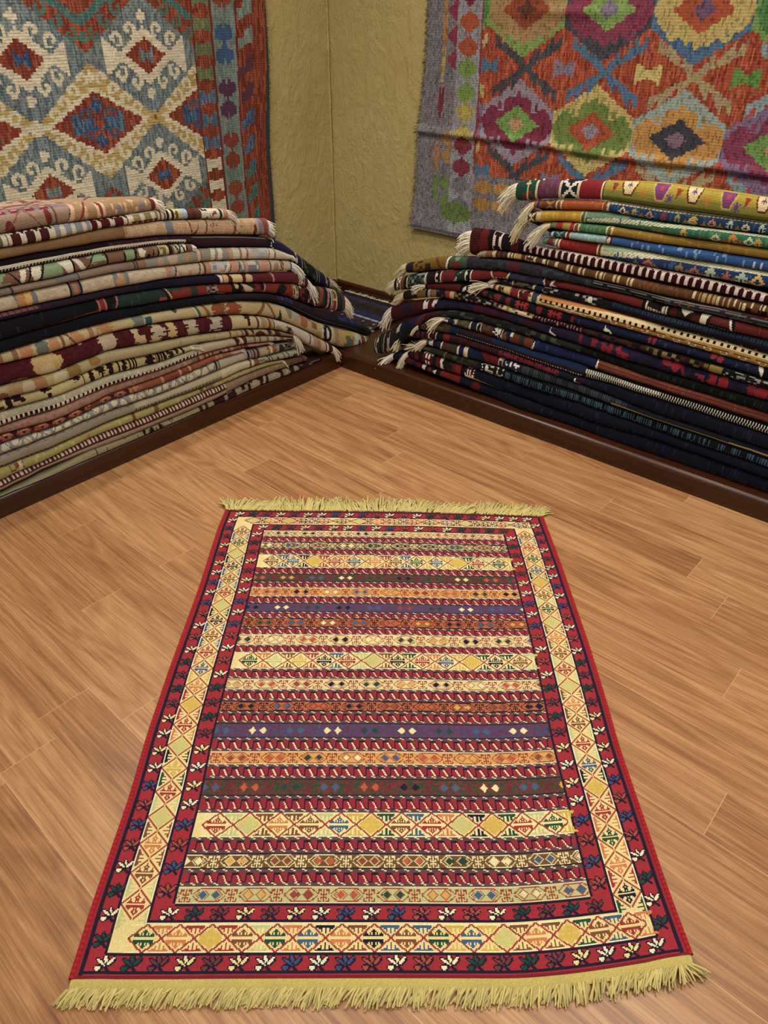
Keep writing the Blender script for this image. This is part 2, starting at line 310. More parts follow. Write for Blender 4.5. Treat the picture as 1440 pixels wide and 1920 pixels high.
RUGS['L3']=('tan brown folded rug with rust and blue end band,white knotted fringe,left stack',
 [(1.0723,0.7437,0.6809,0.0),(1.1066,0.7489,0.6871,0.0),(1.1403,0.7539,0.6932,0.0),(1.1733,0.7589,0.6992,0.0),(1.2058,0.7638,0.7052,0.0),(1.2378,0.7686,0.7112,0.0),(1.2692,0.7734,0.7171,0.0),(1.3001,0.7781,0.723,0.0),(1.3304,0.7828,0.7286,0.0),(1.3603,0.7874,0.734,0.0),(1.3897,0.7919,0.7391,0.0),(1.4186,0.7964,0.7441,0.0),(1.447,0.8007,0.749,0.0),(1.4751,0.8044,0.7537,0.0),(1.5027,0.8079,0.7583,0.0),(1.53,0.8114,0.7628,0.0),(1.5568,0.8145,0.7669,0.0),(1.5834,0.8166,0.77,0.0),(1.6098,0.8184,0.7726,0.0),(1.6357,0.8201,0.7752,0.0),(1.6613,0.8218,0.7777,0.0),(1.6866,0.8234,0.7802,0.0),(1.7114,0.8251,0.7827,0.0),(1.7359,0.8267,0.7851,0.0),(1.7602,0.8279,0.7872,0.0),(1.7843,0.8281,0.7884,0.0),(1.8083,0.8278,0.7891,0.0),(1.8319,0.8275,0.7899,0.0),(1.8552,0.8272,0.7906,0.0),(1.8782,0.8269,0.7913,0.0),(1.901,0.8266,0.792,0.0),(1.9234,0.8263,0.7927,0.0),(1.9455,0.8262,0.7935,0.0),(1.9673,0.8266,0.7943,0.0),(1.9887,0.8273,0.7952,0.0),(2.0099,0.8279,0.796,0.0),(2.0308,0.8286,0.7968,0.0),(2.0514,0.8292,0.7977,0.0),(2.0718,0.8298,0.7985,0.0),(2.0919,0.8304,0.7993,0.0),(2.1118,0.831,0.8001,0.0),(2.4718,0.8363,0.8073,0.0)],
 [('F','92704a'),('B',[1.7033,2.4718],'8c6b46'),('B',[1.0723,1.7033],'c2a07c'),('V',[1.1319,1.6834],'d3b391',0.2,0,1,3),('V',[1.643,2.4718],'8a6238',0.06,0,1,4),('D',[1.5594,1.7132],0,0.18,'c89f86',0.06,0.6,0),('E',[1.5121,1.5444],'7d8190',0.45,0.5,5),('P',[1.4524,1.4457,1.4321,1.4366],[0,0,1,1],'84402f'),('P',[1.4457,1.423,1.4,1.4138],[0.9,0.9,0.1,0.5],'84402f'),('L',[1.3744],0.007,'70504a',0.02),('K',[1.3246,1.358],0.2,0.9,['9a5a46','c2a07c','c2a07c'],0.007,7),('L',[1.2434],0.01,'7a4438',0.02),('K',[1.2053,1.2359],0,1,['8a5040','c9a883','c9a883'],0.008,8),('E',[1.1373,1.1532],'6d3a30',0.7,0.3,4),('B',[1.1078,1.1266],'8088a0'),('P',[1.1132,1.0969,1.0805,1.0942],[0,0,1,1],'9c4b30'),('B',[1.0832,1.0969],'9c4b30'),('B',[1.0723,1.0832],'7f90a8')],
 (70,0.035,1,0.6,0.2,0.1,'e0d8c8',0.0018))
RUGS['L4']=('long dark navy folded rug draping off the left stack towards the wall corner',
 [(0.433,0.3025,0.2572,0.288),(0.5178,0.3571,0.2907,0.249),(0.5999,0.4066,0.3301,0.211),(0.6793,0.4535,0.3789,0.173),(0.756,0.4992,0.4305,0.135),(0.8287,0.5426,0.4814,0.098),(0.8821,0.5769,0.5213,0.081),(0.9343,0.6092,0.5559,0.063),(0.9854,0.6363,0.5862,0.045),(1.0356,0.6567,0.613,0.027),(1.0851,0.6739,0.6339,0.01),(1.1271,0.6852,0.6451,0.0),(1.1604,0.6925,0.6516,0.0),(1.193,0.6996,0.6579,0.0),(1.2251,0.7063,0.6641,0.0),(1.2567,0.7124,0.67,0.0),(1.2878,0.7183,0.6758,0.0),(1.3184,0.724,0.6815,0.0),(1.3485,0.7295,0.6868,0.0),(1.3781,0.7347,0.6914,0.0),(1.4073,0.7397,0.6959,0.0),(1.4355,0.7447,0.7062,0.0),(1.4628,0.7495,0.721,0.0),(1.4904,0.7541,0.7277,0.0),(1.5178,0.7586,0.7318,0.0),(1.5447,0.7631,0.7358,0.0),(1.5714,0.7669,0.7392,0.0),(1.5978,0.7698,0.7415,0.0),(1.624,0.7724,0.7436,0.0),(1.6497,0.7749,0.7457,0.0),(1.6751,0.7774,0.7477,0.0),(1.7001,0.7799,0.7497,0.0),(1.7248,0.7823,0.7517,0.0),(1.7491,0.7847,0.7536,0.0),(1.7731,0.7867,0.7552,0.0),(1.7971,0.7877,0.7562,0.0),(1.8207,0.7884,0.757,0.0),(1.8441,0.7892,0.7577,0.0),(1.8672,0.7899,0.7584,0.0),(1.8899,0.7906,0.7592,0.0),(1.9124,0.7913,0.7599,0.0),(1.9345,0.792,0.7606,0.0),(1.9565,0.7928,0.7612,0.0),(1.9781,0.7936,0.7614,0.0),(1.9995,0.7945,0.7615,0.0),(2.0206,0.7953,0.7616,0.0),(2.0415,0.7961,0.7618,0.0),(2.0621,0.797,0.7619,0.0),(2.0825,0.7978,0.762,0.0),(2.1026,0.7986,0.7621,0.0),(2.1225,0.7994,0.7622,0.0),(2.4825,0.8065,0.7634,0.0)],
 [('F','14101a'),('B',[1.9199,2.4825],'151018'),('B',[1.0723,2.0242],'35182a',0.05,0.55),('V',[1.1081,2.0242],'54283a',0.1,0.1,0.5,3),('B',[1.7707,2.4825],'1a1014',0,0.5),('B',[1.469,2.4825],'d6cfb8',0.46,0.58),('B',[1.469,2.4825],'15120f',0.58,0.98),('D',[1.469,2.4825],0.58,0.8,'d6cfb8',0.0105,0.45,0),('B',[1.469,2.4825],'8d8672',0.8,0.84),('B',[1.0843,1.4359],'3a1b2a',0.3,0.75),('B',[1.0843,1.4359],'34332e',0,0.24),('D',[1.0843,1.4359],0.02,0.22,'15151a',0.013,0.5,0),('B',[1.0843,1.4359],'77786a',0.24,0.29),('B',[1.2433,1.4359],'26241f',0.8,1),('D',[1.2433,1.4359],0.82,0.98,'55544a',0.013,0.5,0),('B',[1.0524,1.0843],'1d1d26'),('K',[1.0284,1.0604],0,1,['d8d8d8','20202c','20202c'],0.008,5),('B',[0.8713,1.0284],'20204a'),('V',[0.8756,1.0244],'3a3068',0.06,0,1,6),('B',[0.8583,0.8713],'1a1a22'),('K',[0.8411,0.8583],0,1,['d8d8d8','70707a'],0.008,15),('B',[0.7988,0.8411],'24244c'),('L',[0.793],0.008,'b8b4a4',0),('B',[0.6265,0.7871],'1a1a1c'),('K',[0.6393,0.7754],0,1,['17171a','17171a','6e6a58','3a3a34'],0.014,8),('L',[0.6265],0.006,'b8b4a4',0),('L',[0.601],0.006,'a8a494',0),('B',[0.5216,0.5944],'1f1e44'),('K',[0.4876,0.5216],0,1,['d0ccc0','1d1d24','1d1d24'],0.01,9),('B',[0.474,0.4944],'15151a'),('B',[0.4398,0.474],'c9c3b0'),('B',[0.433,0.4398],'15151a')],
 (40,0.1,1,0.4,0.0,0.4,'d6cfb4',0.0017))
RUGS['L5']=('short brown folded rug with light green blocks and white leaf shapes,left stack',
 [(1.4466,0.7199,0.6919,0.0),(1.4759,0.7241,0.6942,0.0),(1.5047,0.7283,0.6965,0.0),(1.533,0.7325,0.6987,0.0),(1.561,0.7364,0.7008,0.0),(1.5886,0.7395,0.7028,0.0),(1.6159,0.7417,0.7046,0.0),(1.6428,0.7438,0.7063,0.0),(1.6693,0.7459,0.7081,0.0),(1.6954,0.7479,0.7098,0.0),(1.7212,0.75,0.7114,0.0),(1.7466,0.752,0.7131,0.0),(1.7717,0.7538,0.7146,0.0),(1.7966,0.7551,0.7152,0.0),(1.8212,0.7559,0.7151,0.0),(1.8456,0.7566,0.715,0.0),(1.8696,0.7574,0.7149,0.0),(1.8934,0.7582,0.7149,0.0),(1.9168,0.7589,0.7148,0.0),(1.9399,0.7597,0.7147,0.0),(1.9627,0.7603,0.7148,0.0),(1.9852,0.7606,0.7153,0.0),(2.0073,0.7607,0.7162,0.0),(2.0292,0.7609,0.717,0.0),(2.0509,0.761,0.7178,0.0),(2.0722,0.7611,0.7185,0.0),(2.0933,0.7612,0.7193,0.0),(2.1141,0.7614,0.7201,0.0),(2.1347,0.7615,0.7208,0.0),(2.4947,0.7627,0.7272,0.0)],
 [('F','86604e'),('J',[2.1055,2.2307],'8ea780',0.1,0.75,3),('D',[2.1185,2.2067],0.45,0.75,'86604e',0.05,0.3,0),('P',[2.0892,2.0693,2.0492,2.0759],[1,0.1,0.1,1],'e0dcc6'),('P',[2.0492,2.0082,2.0116,2.0322],[0.1,0.05,0.6,1],'e0dcc6'),('B',[1.9448,2.0082],'8ea780',0.02,1),('P',[1.9519,1.9103,1.9012,1.9122],[0.15,0.05,0.6,1],'e0dcc6'),('P',[1.9067,1.8882,1.847,1.8659],[0.05,0.05,1,1],'e0dcc6'),('J',[1.7834,1.8508],'93b08e',0.05,0.55,4),('D',[1.799,1.8375],0.55,0.8,'93b08e',0.08,0.45,0),('L',[2.0908],0.006,'1c1614',-0.05),('L',[2.0475],0.006,'1c1614',0.03),('L',[2.0099],0.007,'1c1614',0.04),('L',[1.903],0.007,'1c1614',0.0),('L',[1.8451],0.005,'1c1614',0.06),('L',[1.7834],0.005,'1c1614',0),('L',[1.7182],0.008,'1c1614',0.01),('B',[1.6796,1.7162],'8ea780'),('L',[1.6775],0.008,'1c1614',0.01),('E',[1.6402,1.6652],'dcd8c0',0.4,0.3,7),('E',[1.6233,1.638],'1c1614',0.7,0.2,8),('L',[1.6084],0.006,'1c1614',0.02),('B',[1.5891,1.6062],'8b6f60'),('L',[1.588],0.008,'1c1614',0.01),('B',[1.5478,1.587],'c9c08c'),('K',[1.55,1.5826],0.15,0.85,['c9c08c','c9c08c','7d7440'],0.012,9),('D',[1.528,1.5478],0,1,'2a2020',0.026,0.6,0),('B',[1.5013,1.528],'b9b690'),('P',[1.528,1.5213,1.5013,1.5058],[0,0,1,1],'2a2020'),('B',[1.4741,1.5013],'ddd9c6'),('P',[1.499,1.4922,1.4741,1.4809],[0,0,1,1],'2a2020'),('L',[1.5035],0.006,'2a2020',0.01),('L',[1.4741],0.006,'2a2020',0.01),('B',[1.4466,1.4718],'8a6050')],
 (36,0.02,1,0.3,0.2,0,'e0dcd0',0.0014))
RUGS['L6']=('thin taupe and grey folded rug with pastel striped end,upper left stack',
 [(0.9555,0.5781,0.561,0.0),(0.9918,0.5971,0.5692,0.0),(1.0273,0.6146,0.5772,0.0),(1.0624,0.6276,0.5851,0.0),(1.0971,0.6369,0.5925,0.0),(1.1313,0.6439,0.5991,0.0),(1.1649,0.6504,0.6056,0.0),(1.1979,0.6568,0.6119,0.0),(1.2304,0.6629,0.6179,0.0),(1.2623,0.6689,0.6236,0.0),(1.2937,0.6747,0.6291,0.0),(1.3246,0.6804,0.6346,0.0),(1.3551,0.6857,0.6395,0.0),(1.3851,0.6902,0.6435,0.0),(1.4147,0.6946,0.6473,0.0),(1.4439,0.6985,0.651,0.0),(1.4728,0.7002,0.6545,0.0),(1.5015,0.7004,0.6575,0.0),(1.5298,0.7006,0.6604,0.0),(1.5577,0.7008,0.6632,0.0),(1.5851,0.7015,0.666,0.0),(1.612,0.703,0.669,0.0),(1.6385,0.7047,0.672,0.0),(1.6646,0.7064,0.6749,0.0),(1.6903,0.7081,0.6778,0.0),(1.7157,0.7097,0.6806,0.0),(1.7407,0.7113,0.6834,0.0),(1.7653,0.7129,0.6862,0.0),(1.7898,0.7141,0.6884,0.0),(1.8141,0.7143,0.6895,0.0),(1.8382,0.7142,0.6902,0.0),(1.862,0.7142,0.6909,0.0),(1.8855,0.7141,0.6916,0.0),(1.9087,0.714,0.6922,0.0),(1.9316,0.714,0.6929,0.0),(1.9542,0.7139,0.6936,0.0),(1.9765,0.7141,0.6942,0.0),(1.9984,0.7147,0.6948,0.0),(2.0201,0.7155,0.6953,0.0),(2.0415,0.7163,0.6958,0.0),(2.0626,0.7171,0.6964,0.0),(2.0834,0.7178,0.6969,0.0),(2.104,0.7186,0.6974,0.0),(2.1244,0.7194,0.6979,0.0),(2.1445,0.7201,0.6984,0.0),(2.5045,0.7266,0.7029,0.0)],
 [('F','8f7a6a'),('B',[2.112,2.2885],'80766e'),('L',[2.112],0.006,'4a3c34',0),('L',[1.9719],0.006,'4a3c34',0),('B',[1.8989,1.9719],'7c7470'),('L',[1.897],0.006,'4a3c34',0),('L',[1.6875],0.005,'5a4a40',0),('L',[1.6771],0.005,'5a4a40',0),('B',[1.6416,1.6709],'9a7460'),('B',[0.9555,1.6416],'97968a'),('E',[1.5704,1.5967],'c09a86',0.6,0.4,4),('E',[1.5144,1.555],'c4aa96',0.4,0.4,5),('E',[1.4637,1.48],'bf9a60',0.4,0.4,6),('L',[1.4217],0.012,'cdb8a0',0),('L',[1.4122],0.006,'a86a50',0),('L',[1.357],0.02,'d8d4c4',0.01),('B',[1.3252,1.3497],'a58874',0.5,1),('L',[1.3252],0.02,'d8d4c4',0.01),('B',[1.2651,1.2854],'c69c82'),('B',[1.1979,1.2651],'d5cfc0'),('L',[1.2266],0.01,'b07a60',0.0),('L',[1.1952],0.008,'a85f4c',0.01),('B',[1.0978,1.1899],'b4bac0'),('K',[1.0978,1.1899],0,1,['b4bac0','c9c4b8','d6c3a0','aeb6c4'],0.03,8),('B',[1.0588,1.0951],'ddd8ca'),('L',[1.0867],0.008,'b98c70',0.01),('L',[1.056],0.008,'a56a58',0.01),('B',[0.9555,1.0503],'cfc4b4'),('K',[0.9613,1.039],0.2,1,['cfc4b4','cfc4b4','c09684'],0.02,9)],
 (36,0.02,1,0.5,0.2,0,'d8d4c8',0.0014))
RUGS['L7']=('cream folded rug with salmon and blue motifs,white tassels hanging at its end',
 [(0.9615,0.5595,0.5166,0.0),(0.9984,0.568,0.5229,0.0),(1.0347,0.5763,0.5291,0.0),(1.0704,0.5844,0.5352,0.0),(1.1054,0.5919,0.5414,0.0),(1.1398,0.5986,0.5479,0.0),(1.1736,0.605,0.5543,0.0),(1.2068,0.6113,0.5606,0.0),(1.2395,0.6173,0.5668,0.0),(1.2716,0.623,0.5729,0.0),(1.3032,0.6285,0.5789,0.0),(1.3342,0.6339,0.5848,0.0),(1.3648,0.6388,0.5903,0.0),(1.395,0.6428,0.5951,0.0),(1.4248,0.6466,0.5998,0.0),(1.4541,0.6503,0.6044,0.0),(1.4829,0.6538,0.6088,0.0),(1.5114,0.6568,0.6128,0.0),(1.5395,0.6597,0.6168,0.0),(1.5671,0.6626,0.6206,0.0),(1.5944,0.6654,0.6238,0.0),(1.6213,0.6684,0.6259,0.0),(1.6479,0.6714,0.6276,0.0),(1.6742,0.6743,0.6294,0.0),(1.7,0.6771,0.6311,0.0),(1.7255,0.6799,0.6327,0.0),(1.7506,0.6827,0.6344,0.0),(1.7754,0.6855,0.636,0.0),(1.7999,0.6876,0.6374,0.0),(1.8243,0.6887,0.6385,0.0),(1.8484,0.6894,0.6394,0.0),(1.8722,0.6901,0.6404,0.0),(1.8956,0.6908,0.6413,0.0),(1.9188,0.6914,0.6422,0.0),(1.9416,0.6921,0.6431,0.0),(1.9642,0.6928,0.644,0.0),(1.9865,0.6934,0.6449,0.0),(2.0085,0.694,0.6457,0.0),(2.0302,0.6945,0.6466,0.0),(2.0517,0.6951,0.6474,0.0),(2.0729,0.6956,0.6483,0.0),(2.0938,0.6961,0.6491,0.0),(2.1145,0.6966,0.6499,0.0),(2.135,0.6972,0.6507,0.0),(2.1551,0.6977,0.6515,0.0),(2.5151,0.7022,0.6586,0.0)],
 [('F','c6b79c'),('K',[1.5,2.5151],0,1,['c6b79c','cbbca2','bfae92'],0.012,3),('E',[2.0892,2.1126],'7d7f86',0.3,0.5,4),('E',[2.0518,2.1059],'c08a5c',0.55,0.45,5),('E',[2.0586,2.0807],'d4b56a',0.45,0.4,6),('E',[2.0414,2.0586],'7d7f86',0.6,0.5,7),('B',[1.8954,1.9344],'7a6a78',0.2,0.95),('B',[1.9066,1.9234],'b87b58',0,1),('L',[1.9326],0.005,'2c2024',0),('L',[1.8954],0.005,'2c2024',0),('B',[1.8973,1.9308],'2c2024',0.05,0.12),('E',[1.7573,1.7773],'81848c',0.4,0.55,8),('E',[1.7209,1.7693],'c2946a',0.6,0.4,9),('E',[1.7189,1.7372],'81848c',0.3,0.4,10),('B',[1.5409,1.5698],'c08a70',0.1,0.9),('E',[1.5319,1.5498],'9ea4a4',0.6,0.3,11),('L',[1.5319],0.006,'5a4038',0.02),('V',[1.4254,1.5273],'c98e72',0.25,0,1,12),('L',[1.4254],0.006,'6d4a40',0.02),('B',[1.3967,1.4063],'6d4a40',0,1),('B',[1.3723,1.3967],'c08c74'),('K',[1.2978,1.3723],0,1,['8490a4','b8bcc4','cfc6b8','c9a080'],0.018,13),('L',[1.2978],0.01,'ddd6c6',0.04),('L',[1.2826],0.006,'5a4038',0.03),('B',[1.2413,1.2775],'c99a82'),('L',[1.2413],0.006,'5a4038',0.02),('B',[1.1424,1.2387],'7f8998'),('K',[1.1478,1.2308],0.1,0.7,['7f8998','7f8998','d2c4a4'],0.02,14),('B',[1.1991,1.2151],'cf9f80'),('B',[1.0951,1.1397],'cd9a82'),('D',[1.0725,1.1064],0,1,'6a4a40',0.03,0.3,0),('B',[0.9794,1.0725],'c8b9a0'),('E',[1.0381,1.0668],'a88a78',0.6,0.3,15),('L',[1.0177],0.006,'6d4438',0.01),('L',[1.0265],0.006,'6d4438',0.01),('B',[0.9615,0.9764],'5a7a94')],
 (50,0.075,0.8,0.9,0.5,0.3,'d6d2c6',0.0018))
RUGS['L8']=('dark purple folded rug whose end turns burgundy with cream bands,left stack',
 [(0.881,0.4733,0.4259,0.0),(0.9191,0.4959,0.4464,0.0),(0.9569,0.5107,0.4624,0.0),(0.9943,0.5193,0.4737,0.0),(1.0312,0.5259,0.483,0.0),(1.0674,0.5324,0.4922,0.0),(1.1029,0.5389,0.5009,0.0),(1.1379,0.5455,0.5089,0.0),(1.1722,0.552,0.5165,0.0),(1.2059,0.5583,0.524,0.0),(1.239,0.5646,0.5313,0.0),(1.2716,0.5708,0.5381,0.0),(1.3036,0.5768,0.5447,0.0),(1.3351,0.5828,0.5512,0.0),(1.3661,0.5884,0.5572,0.0),(1.3967,0.5934,0.5624,0.0),(1.4268,0.5981,0.5671,0.0),(1.4565,0.6027,0.5718,0.0),(1.4857,0.6072,0.5764,0.0),(1.5145,0.6113,0.5807,0.0),(1.5428,0.6153,0.5849,0.0),(1.5707,0.6192,0.5891,0.0),(1.5982,0.6226,0.5929,0.0),(1.6256,0.6248,0.5961,0.0),(1.6526,0.6265,0.599,0.0),(1.6792,0.6283,0.6018,0.0),(1.7054,0.63,0.6046,0.0),(1.7312,0.6317,0.6073,0.0),(1.7567,0.6334,0.6101,0.0),(1.7818,0.635,0.6127,0.0),(1.8067,0.6365,0.615,0.0),(1.8313,0.6376,0.6164,0.0),(1.8557,0.6385,0.6176,0.0),(1.8797,0.6395,0.6186,0.0),(1.9034,0.6404,0.6197,0.0),(1.9268,0.6413,0.6208,0.0),(1.9499,0.6422,0.6218,0.0),(1.9727,0.6431,0.6229,0.0),(1.9953,0.644,0.6238,0.0),(2.0175,0.6449,0.6247,0.0),(2.0395,0.6458,0.6255,0.0),(2.0612,0.6466,0.6263,0.0),(2.0826,0.6475,0.627,0.0),(2.1037,0.6483,0.6278,0.0),(2.1246,0.6491,0.6286,0.0),(2.1453,0.6499,0.6293,0.0),(2.1657,0.6507,0.63,0.0),(2.5257,0.6578,0.6366,0.0)],
 [('F','2b1c30'),('B',[2.0479,2.5257],'7c4c48',0,0.4),('D',[2.0479,2.5257],0.0,0.4,'3c2428',0.021,0.14,0),('V',[1.5971,2.0479],'4a2430',0.05,0,0.5,3),('B',[1.342,1.6835],'1d1a34'),('L',[1.3358],0.016,'ddd6c8',-0.01),('B',[1.327,1.332],'4a1520'),('B',[1.3043,1.327],'cfae7c'),('B',[1.2889,1.3043],'5d1a26'),('P',[1.2915,1.2369,1.2343,1.2786],[0.05,0.0,0.8,0.8],'d6c08c'),('B',[1.2157,1.2343],'5d1a26'),('E',[1.1835,1.2184],'cfb58a',0.45,0.4,6),('B',[0.9358,1.1835],'64232e'),('L',[1.0748],0.01,'c48c84',-0.015),('B',[0.9146,0.9358],'cdb390'),('B',[0.9085,0.9146],'20161a'),('B',[0.9039,0.9085],'cdb390'),('B',[0.881,0.9039],'521c28')],
 (26,0.09,0.4,1.5,0.3,0.6,'d2cabc',0.0017))
RUGS['L9']=('black and rust red folded rug with green medallion end drooping over the corner',
 [(0.6499,0.346,0.2564,0.0),(0.6936,0.3697,0.2731,0.0),(0.7364,0.3882,0.2905,0.0),(0.7783,0.4044,0.3087,0.0),(0.8192,0.4187,0.3273,0.0),(0.8593,0.432,0.3463,0.0),(0.8985,0.4441,0.3658,0.0),(0.9368,0.4553,0.3864,0.0),(0.9743,0.4661,0.4067,0.0),(1.0112,0.476,0.4232,0.0),(1.0476,0.4851,0.4368,0.0),(1.0832,0.494,0.4498,0.0),(1.1183,0.5024,0.4609,0.0),(1.1529,0.5101,0.4695,0.0),(1.1869,0.5177,0.4777,0.0),(1.2203,0.5251,0.4858,0.0),(1.2532,0.5321,0.4931,0.0),(1.2856,0.5388,0.4995,0.0),(1.3174,0.5454,0.5057,0.0),(1.3487,0.5518,0.5118,0.0),(1.3796,0.5576,0.517,0.0),(1.4101,0.5625,0.5211,0.0),(1.4402,0.5672,0.525,0.0),(1.4698,0.5719,0.5288,0.0),(1.4989,0.5763,0.5325,0.0),(1.5276,0.5806,0.536,0.0),(1.5559,0.5848,0.5394,0.0),(1.5838,0.589,0.5428,0.0),(1.6113,0.5927,0.546,0.0),(1.6384,0.5957,0.5489,0.0),(1.6652,0.5985,0.5518,0.0),(1.6916,0.6014,0.5547,0.0),(1.7176,0.6041,0.5575,0.0),(1.7432,0.6069,0.5602,0.0),(1.7685,0.6096,0.563,0.0),(1.7934,0.6122,0.5656,0.0),(1.8181,0.6144,0.5677,0.0),(1.8427,0.6157,0.5687,0.0),(1.8671,0.6168,0.5694,0.0),(1.8911,0.6179,0.57,0.0),(1.9148,0.619,0.5707,0.0),(1.9381,0.62,0.5714,0.0),(1.9612,0.6211,0.572,0.0),(1.984,0.6221,0.5727,0.0),(2.0066,0.6231,0.573,0.0),(2.0289,0.6239,0.5729,0.0),(2.051,0.6247,0.5726,0.0),(2.0728,0.6255,0.5724,0.0),(2.0944,0.6263,0.5721,0.0),(2.1157,0.627,0.5718,0.0),(2.1367,0.6278,0.5715,0.0),(2.1575,0.6285,0.5713,0.0),(2.178,0.6293,0.571,0.0),(2.538,0.6358,0.5688,0.0)],
 [('F','15151f'),('V',[1.8442,2.538],'2c2c3c',0.03,0,1,3),('P',[2.538,2.418,2.0762,1.8462,1.8423,1.8423,2.0762,2.418],[0.92,0.92,0.82,0.62,0.5,0.75,0.92,1.0],'7a3b28'),('B',[1.8244,1.8462],'84382c',0.1,0.7),('L',[1.8462],0.006,'b86a68',0),('L',[1.8224],0.006,'b86a68',0),('B',[1.5784,1.8184],'273a38'),('V',[1.5829,1.8145],'38504a',0.06,0,1,4),('P',[1.8224,1.7865,1.7825,1.8025,1.8065,1.8184],[0.1,0.05,0.5,0.5,0.75,0.75],'171a1e'),('L',[1.7825],0.006,'b86a68',0.02),('B',[1.5784,1.6161],'a85a54',0.55,0.75),('L',[1.5807],0.014,'2a1618',-0.03),('L',[1.5694],0.008,'d0a08c',-0.03),('B',[0.965,1.5627],'85301f'),('B',[1.5146,1.5739],'3c4a3e',0,0.3),('J',[1.439,1.4842],'2e4438',0.2,0.75,5),('K',[1.3529,1.4099],0.1,0.8,['6a5a50','3a2a2c','85301f','a09080'],0.012,6),('B',[1.2342,1.2893],'15181c',0.0,0.9),('E',[1.2528,1.2737],'c9b48c',0.3,0.2,7),('B',[1.1721,1.2368],'23282a',0.0,0.5),('P',[1.2368,1.2262,1.1831,1.1886,1.2209],[0.15,0.15,0.5,0.75,0.75],'cdb894'),('B',[1.1222,1.1694],'7b2a20',0.1,0.6),('B',[1.1222,1.1445],'191c20',0.1,0.6),('L',[1.1222],0.006,'c09a8c',0.02),('P',[1.071,1.048,1.0128,1.0009,1.0245,1.0595],[0.9,0.3,0.15,0.4,0.75,0.95],'191c20'),('B',[0.9377,0.971],'b9a880'),('K',[0.9408,0.965],0.1,0.9,['b9a880','b9a880','4a3a2c'],0.01,8),('B',[0.869,0.9377],'1c1418'),('K',[0.8722,0.9316],0.2,1,['1c1418','6c2a1e','b9a48a','1c1418'],0.018,9),('B',[0.7811,0.869],'2c3c36'),('P',[0.8659,0.8272,0.8009,0.7811,0.8142,0.8401],[0.35,0.9,0.1,0.2,1,1],'8f4028'),('E',[0.824,0.8659],'a44c38',0.15,0.28,10),('E',[0.8304,0.8531],'e0cbb0',0.15,0.15,11),('B',[0.7372,0.7811],'16161c'),('L',[0.7609],0.012,'b08480',0.02),('L',[0.7406],0.006,'c9b9a0',0),('B',[0.7027,0.7355],'c8b48e'),('B',[0.7096,0.7303],'8c3a2a',0.5,0.9),('E',[0.7096,0.7303],'6c5a40',0.3,0.15,12),('B',[0.657,0.7027],'2a332e'),('L',[0.6676],0.008,'8c3040',0),('B',[0.6499,0.657],'161616')],
 (70,0.065,1,0.9,0.3,0,'d6cfb8',0.0018))
RUGS['L10']=('plain black navy folded rug sagging into the corner below the rust red one',
 [(0.3244,0.0698,0.0005,0.07),(0.3926,0.0985,0.0401,0.055),(0.4588,0.1291,0.0785,0.041),(0.5232,0.1642,0.1149,0.026),(0.5857,0.199,0.1468,0.011),(0.6427,0.2282,0.1742,0.0),(0.6867,0.2504,0.1949,0.0),(0.7297,0.2722,0.2144,0.0),(0.7716,0.2935,0.2331,0.0),(0.8126,0.3147,0.2538,0.0),(0.8525,0.3356,0.2775,0.0),(0.8914,0.3563,0.3017,0.0),(0.9292,0.377,0.3271,0.0),(0.9662,0.3976,0.3531,0.0),(1.0025,0.4155,0.3756,0.0),(1.0384,0.4299,0.3934,0.0),(1.0737,0.4433,0.4099,0.0),(1.1083,0.4555,0.4248,0.0),(1.1427,0.4649,0.4355,0.0),(1.1766,0.4731,0.4445,0.0),(1.2099,0.4811,0.4534,0.0),(1.2426,0.4888,0.4616,0.0),(1.275,0.4955,0.468,0.0),(1.3069,0.5016,0.4734,0.0),(1.3383,0.5077,0.4787,0.0),(1.3692,0.5134,0.4838,0.0),(1.3997,0.518,0.4884,0.0),(1.4299,0.5219,0.4925,0.0),(1.4595,0.5257,0.4965,0.0),(1.4888,0.5294,0.5005,0.0),(1.5176,0.533,0.5038,0.0),(1.5461,0.5364,0.5068,0.0),(1.5741,0.5397,0.5097,0.0),(1.6017,0.543,0.5125,0.0),(1.6289,0.5461,0.5152,0.0),(1.6558,0.549,0.5178,0.0),(1.6823,0.5518,0.5203,0.0),(1.7084,0.5546,0.5228,0.0),(1.7342,0.5574,0.5252,0.0),(1.7595,0.5601,0.5277,0.0),(1.7846,0.5628,0.53,0.0),(1.8093,0.5654,0.5323,0.0),(1.8338,0.5672,0.5337,0.0),(1.8583,0.568,0.534,0.0),(1.8825,0.5687,0.5342,0.0),(1.9064,0.5693,0.5344,0.0),(1.93,0.57,0.5345,0.0),(1.9533,0.5706,0.5347,0.0),(1.9763,0.5713,0.5348,0.0),(1.999,0.5719,0.535,0.0),(2.0215,0.5722,0.5352,0.0),(2.0437,0.5721,0.5354,0.0),(2.0657,0.5718,0.5356,0.0),(2.0875,0.5715,0.5359,0.0),(2.1089,0.5713,0.5361,0.0),(2.1302,0.571,0.5364,0.0),(2.1511,0.5707,0.5366,0.0),(2.1718,0.5705,0.5368,0.0),(2.1923,0.5702,0.537,0.0),(2.5523,0.5681,0.539,0.0)],
 [('F','11121e'),('V',[1.6132,2.5523],'24263a',0.02,0,1,3),('B',[0.424,1.3763],'261a22',0,0.55),('B',[0.979,1.0554],'252a58',0.0,0.5),('V',[0.979,1.0525],'3a4690',0.1,0,0.5,4),('B',[0.6678,0.9338],'2a1e2c',0.05,0.5),('B',[0.424,1.0525],'5a5450',0.62,0.68),('B',[0.5712,0.6964],'23357c',0.0,0.42),('B',[0.4988,0.5712],'1a2450',0.0,0.4),('B',[0.3244,0.4566],'26292a',0,1),('K',[0.3579,0.424],0,1,['26292a','26292a','a0a09a'],0.01,5)],
 None)
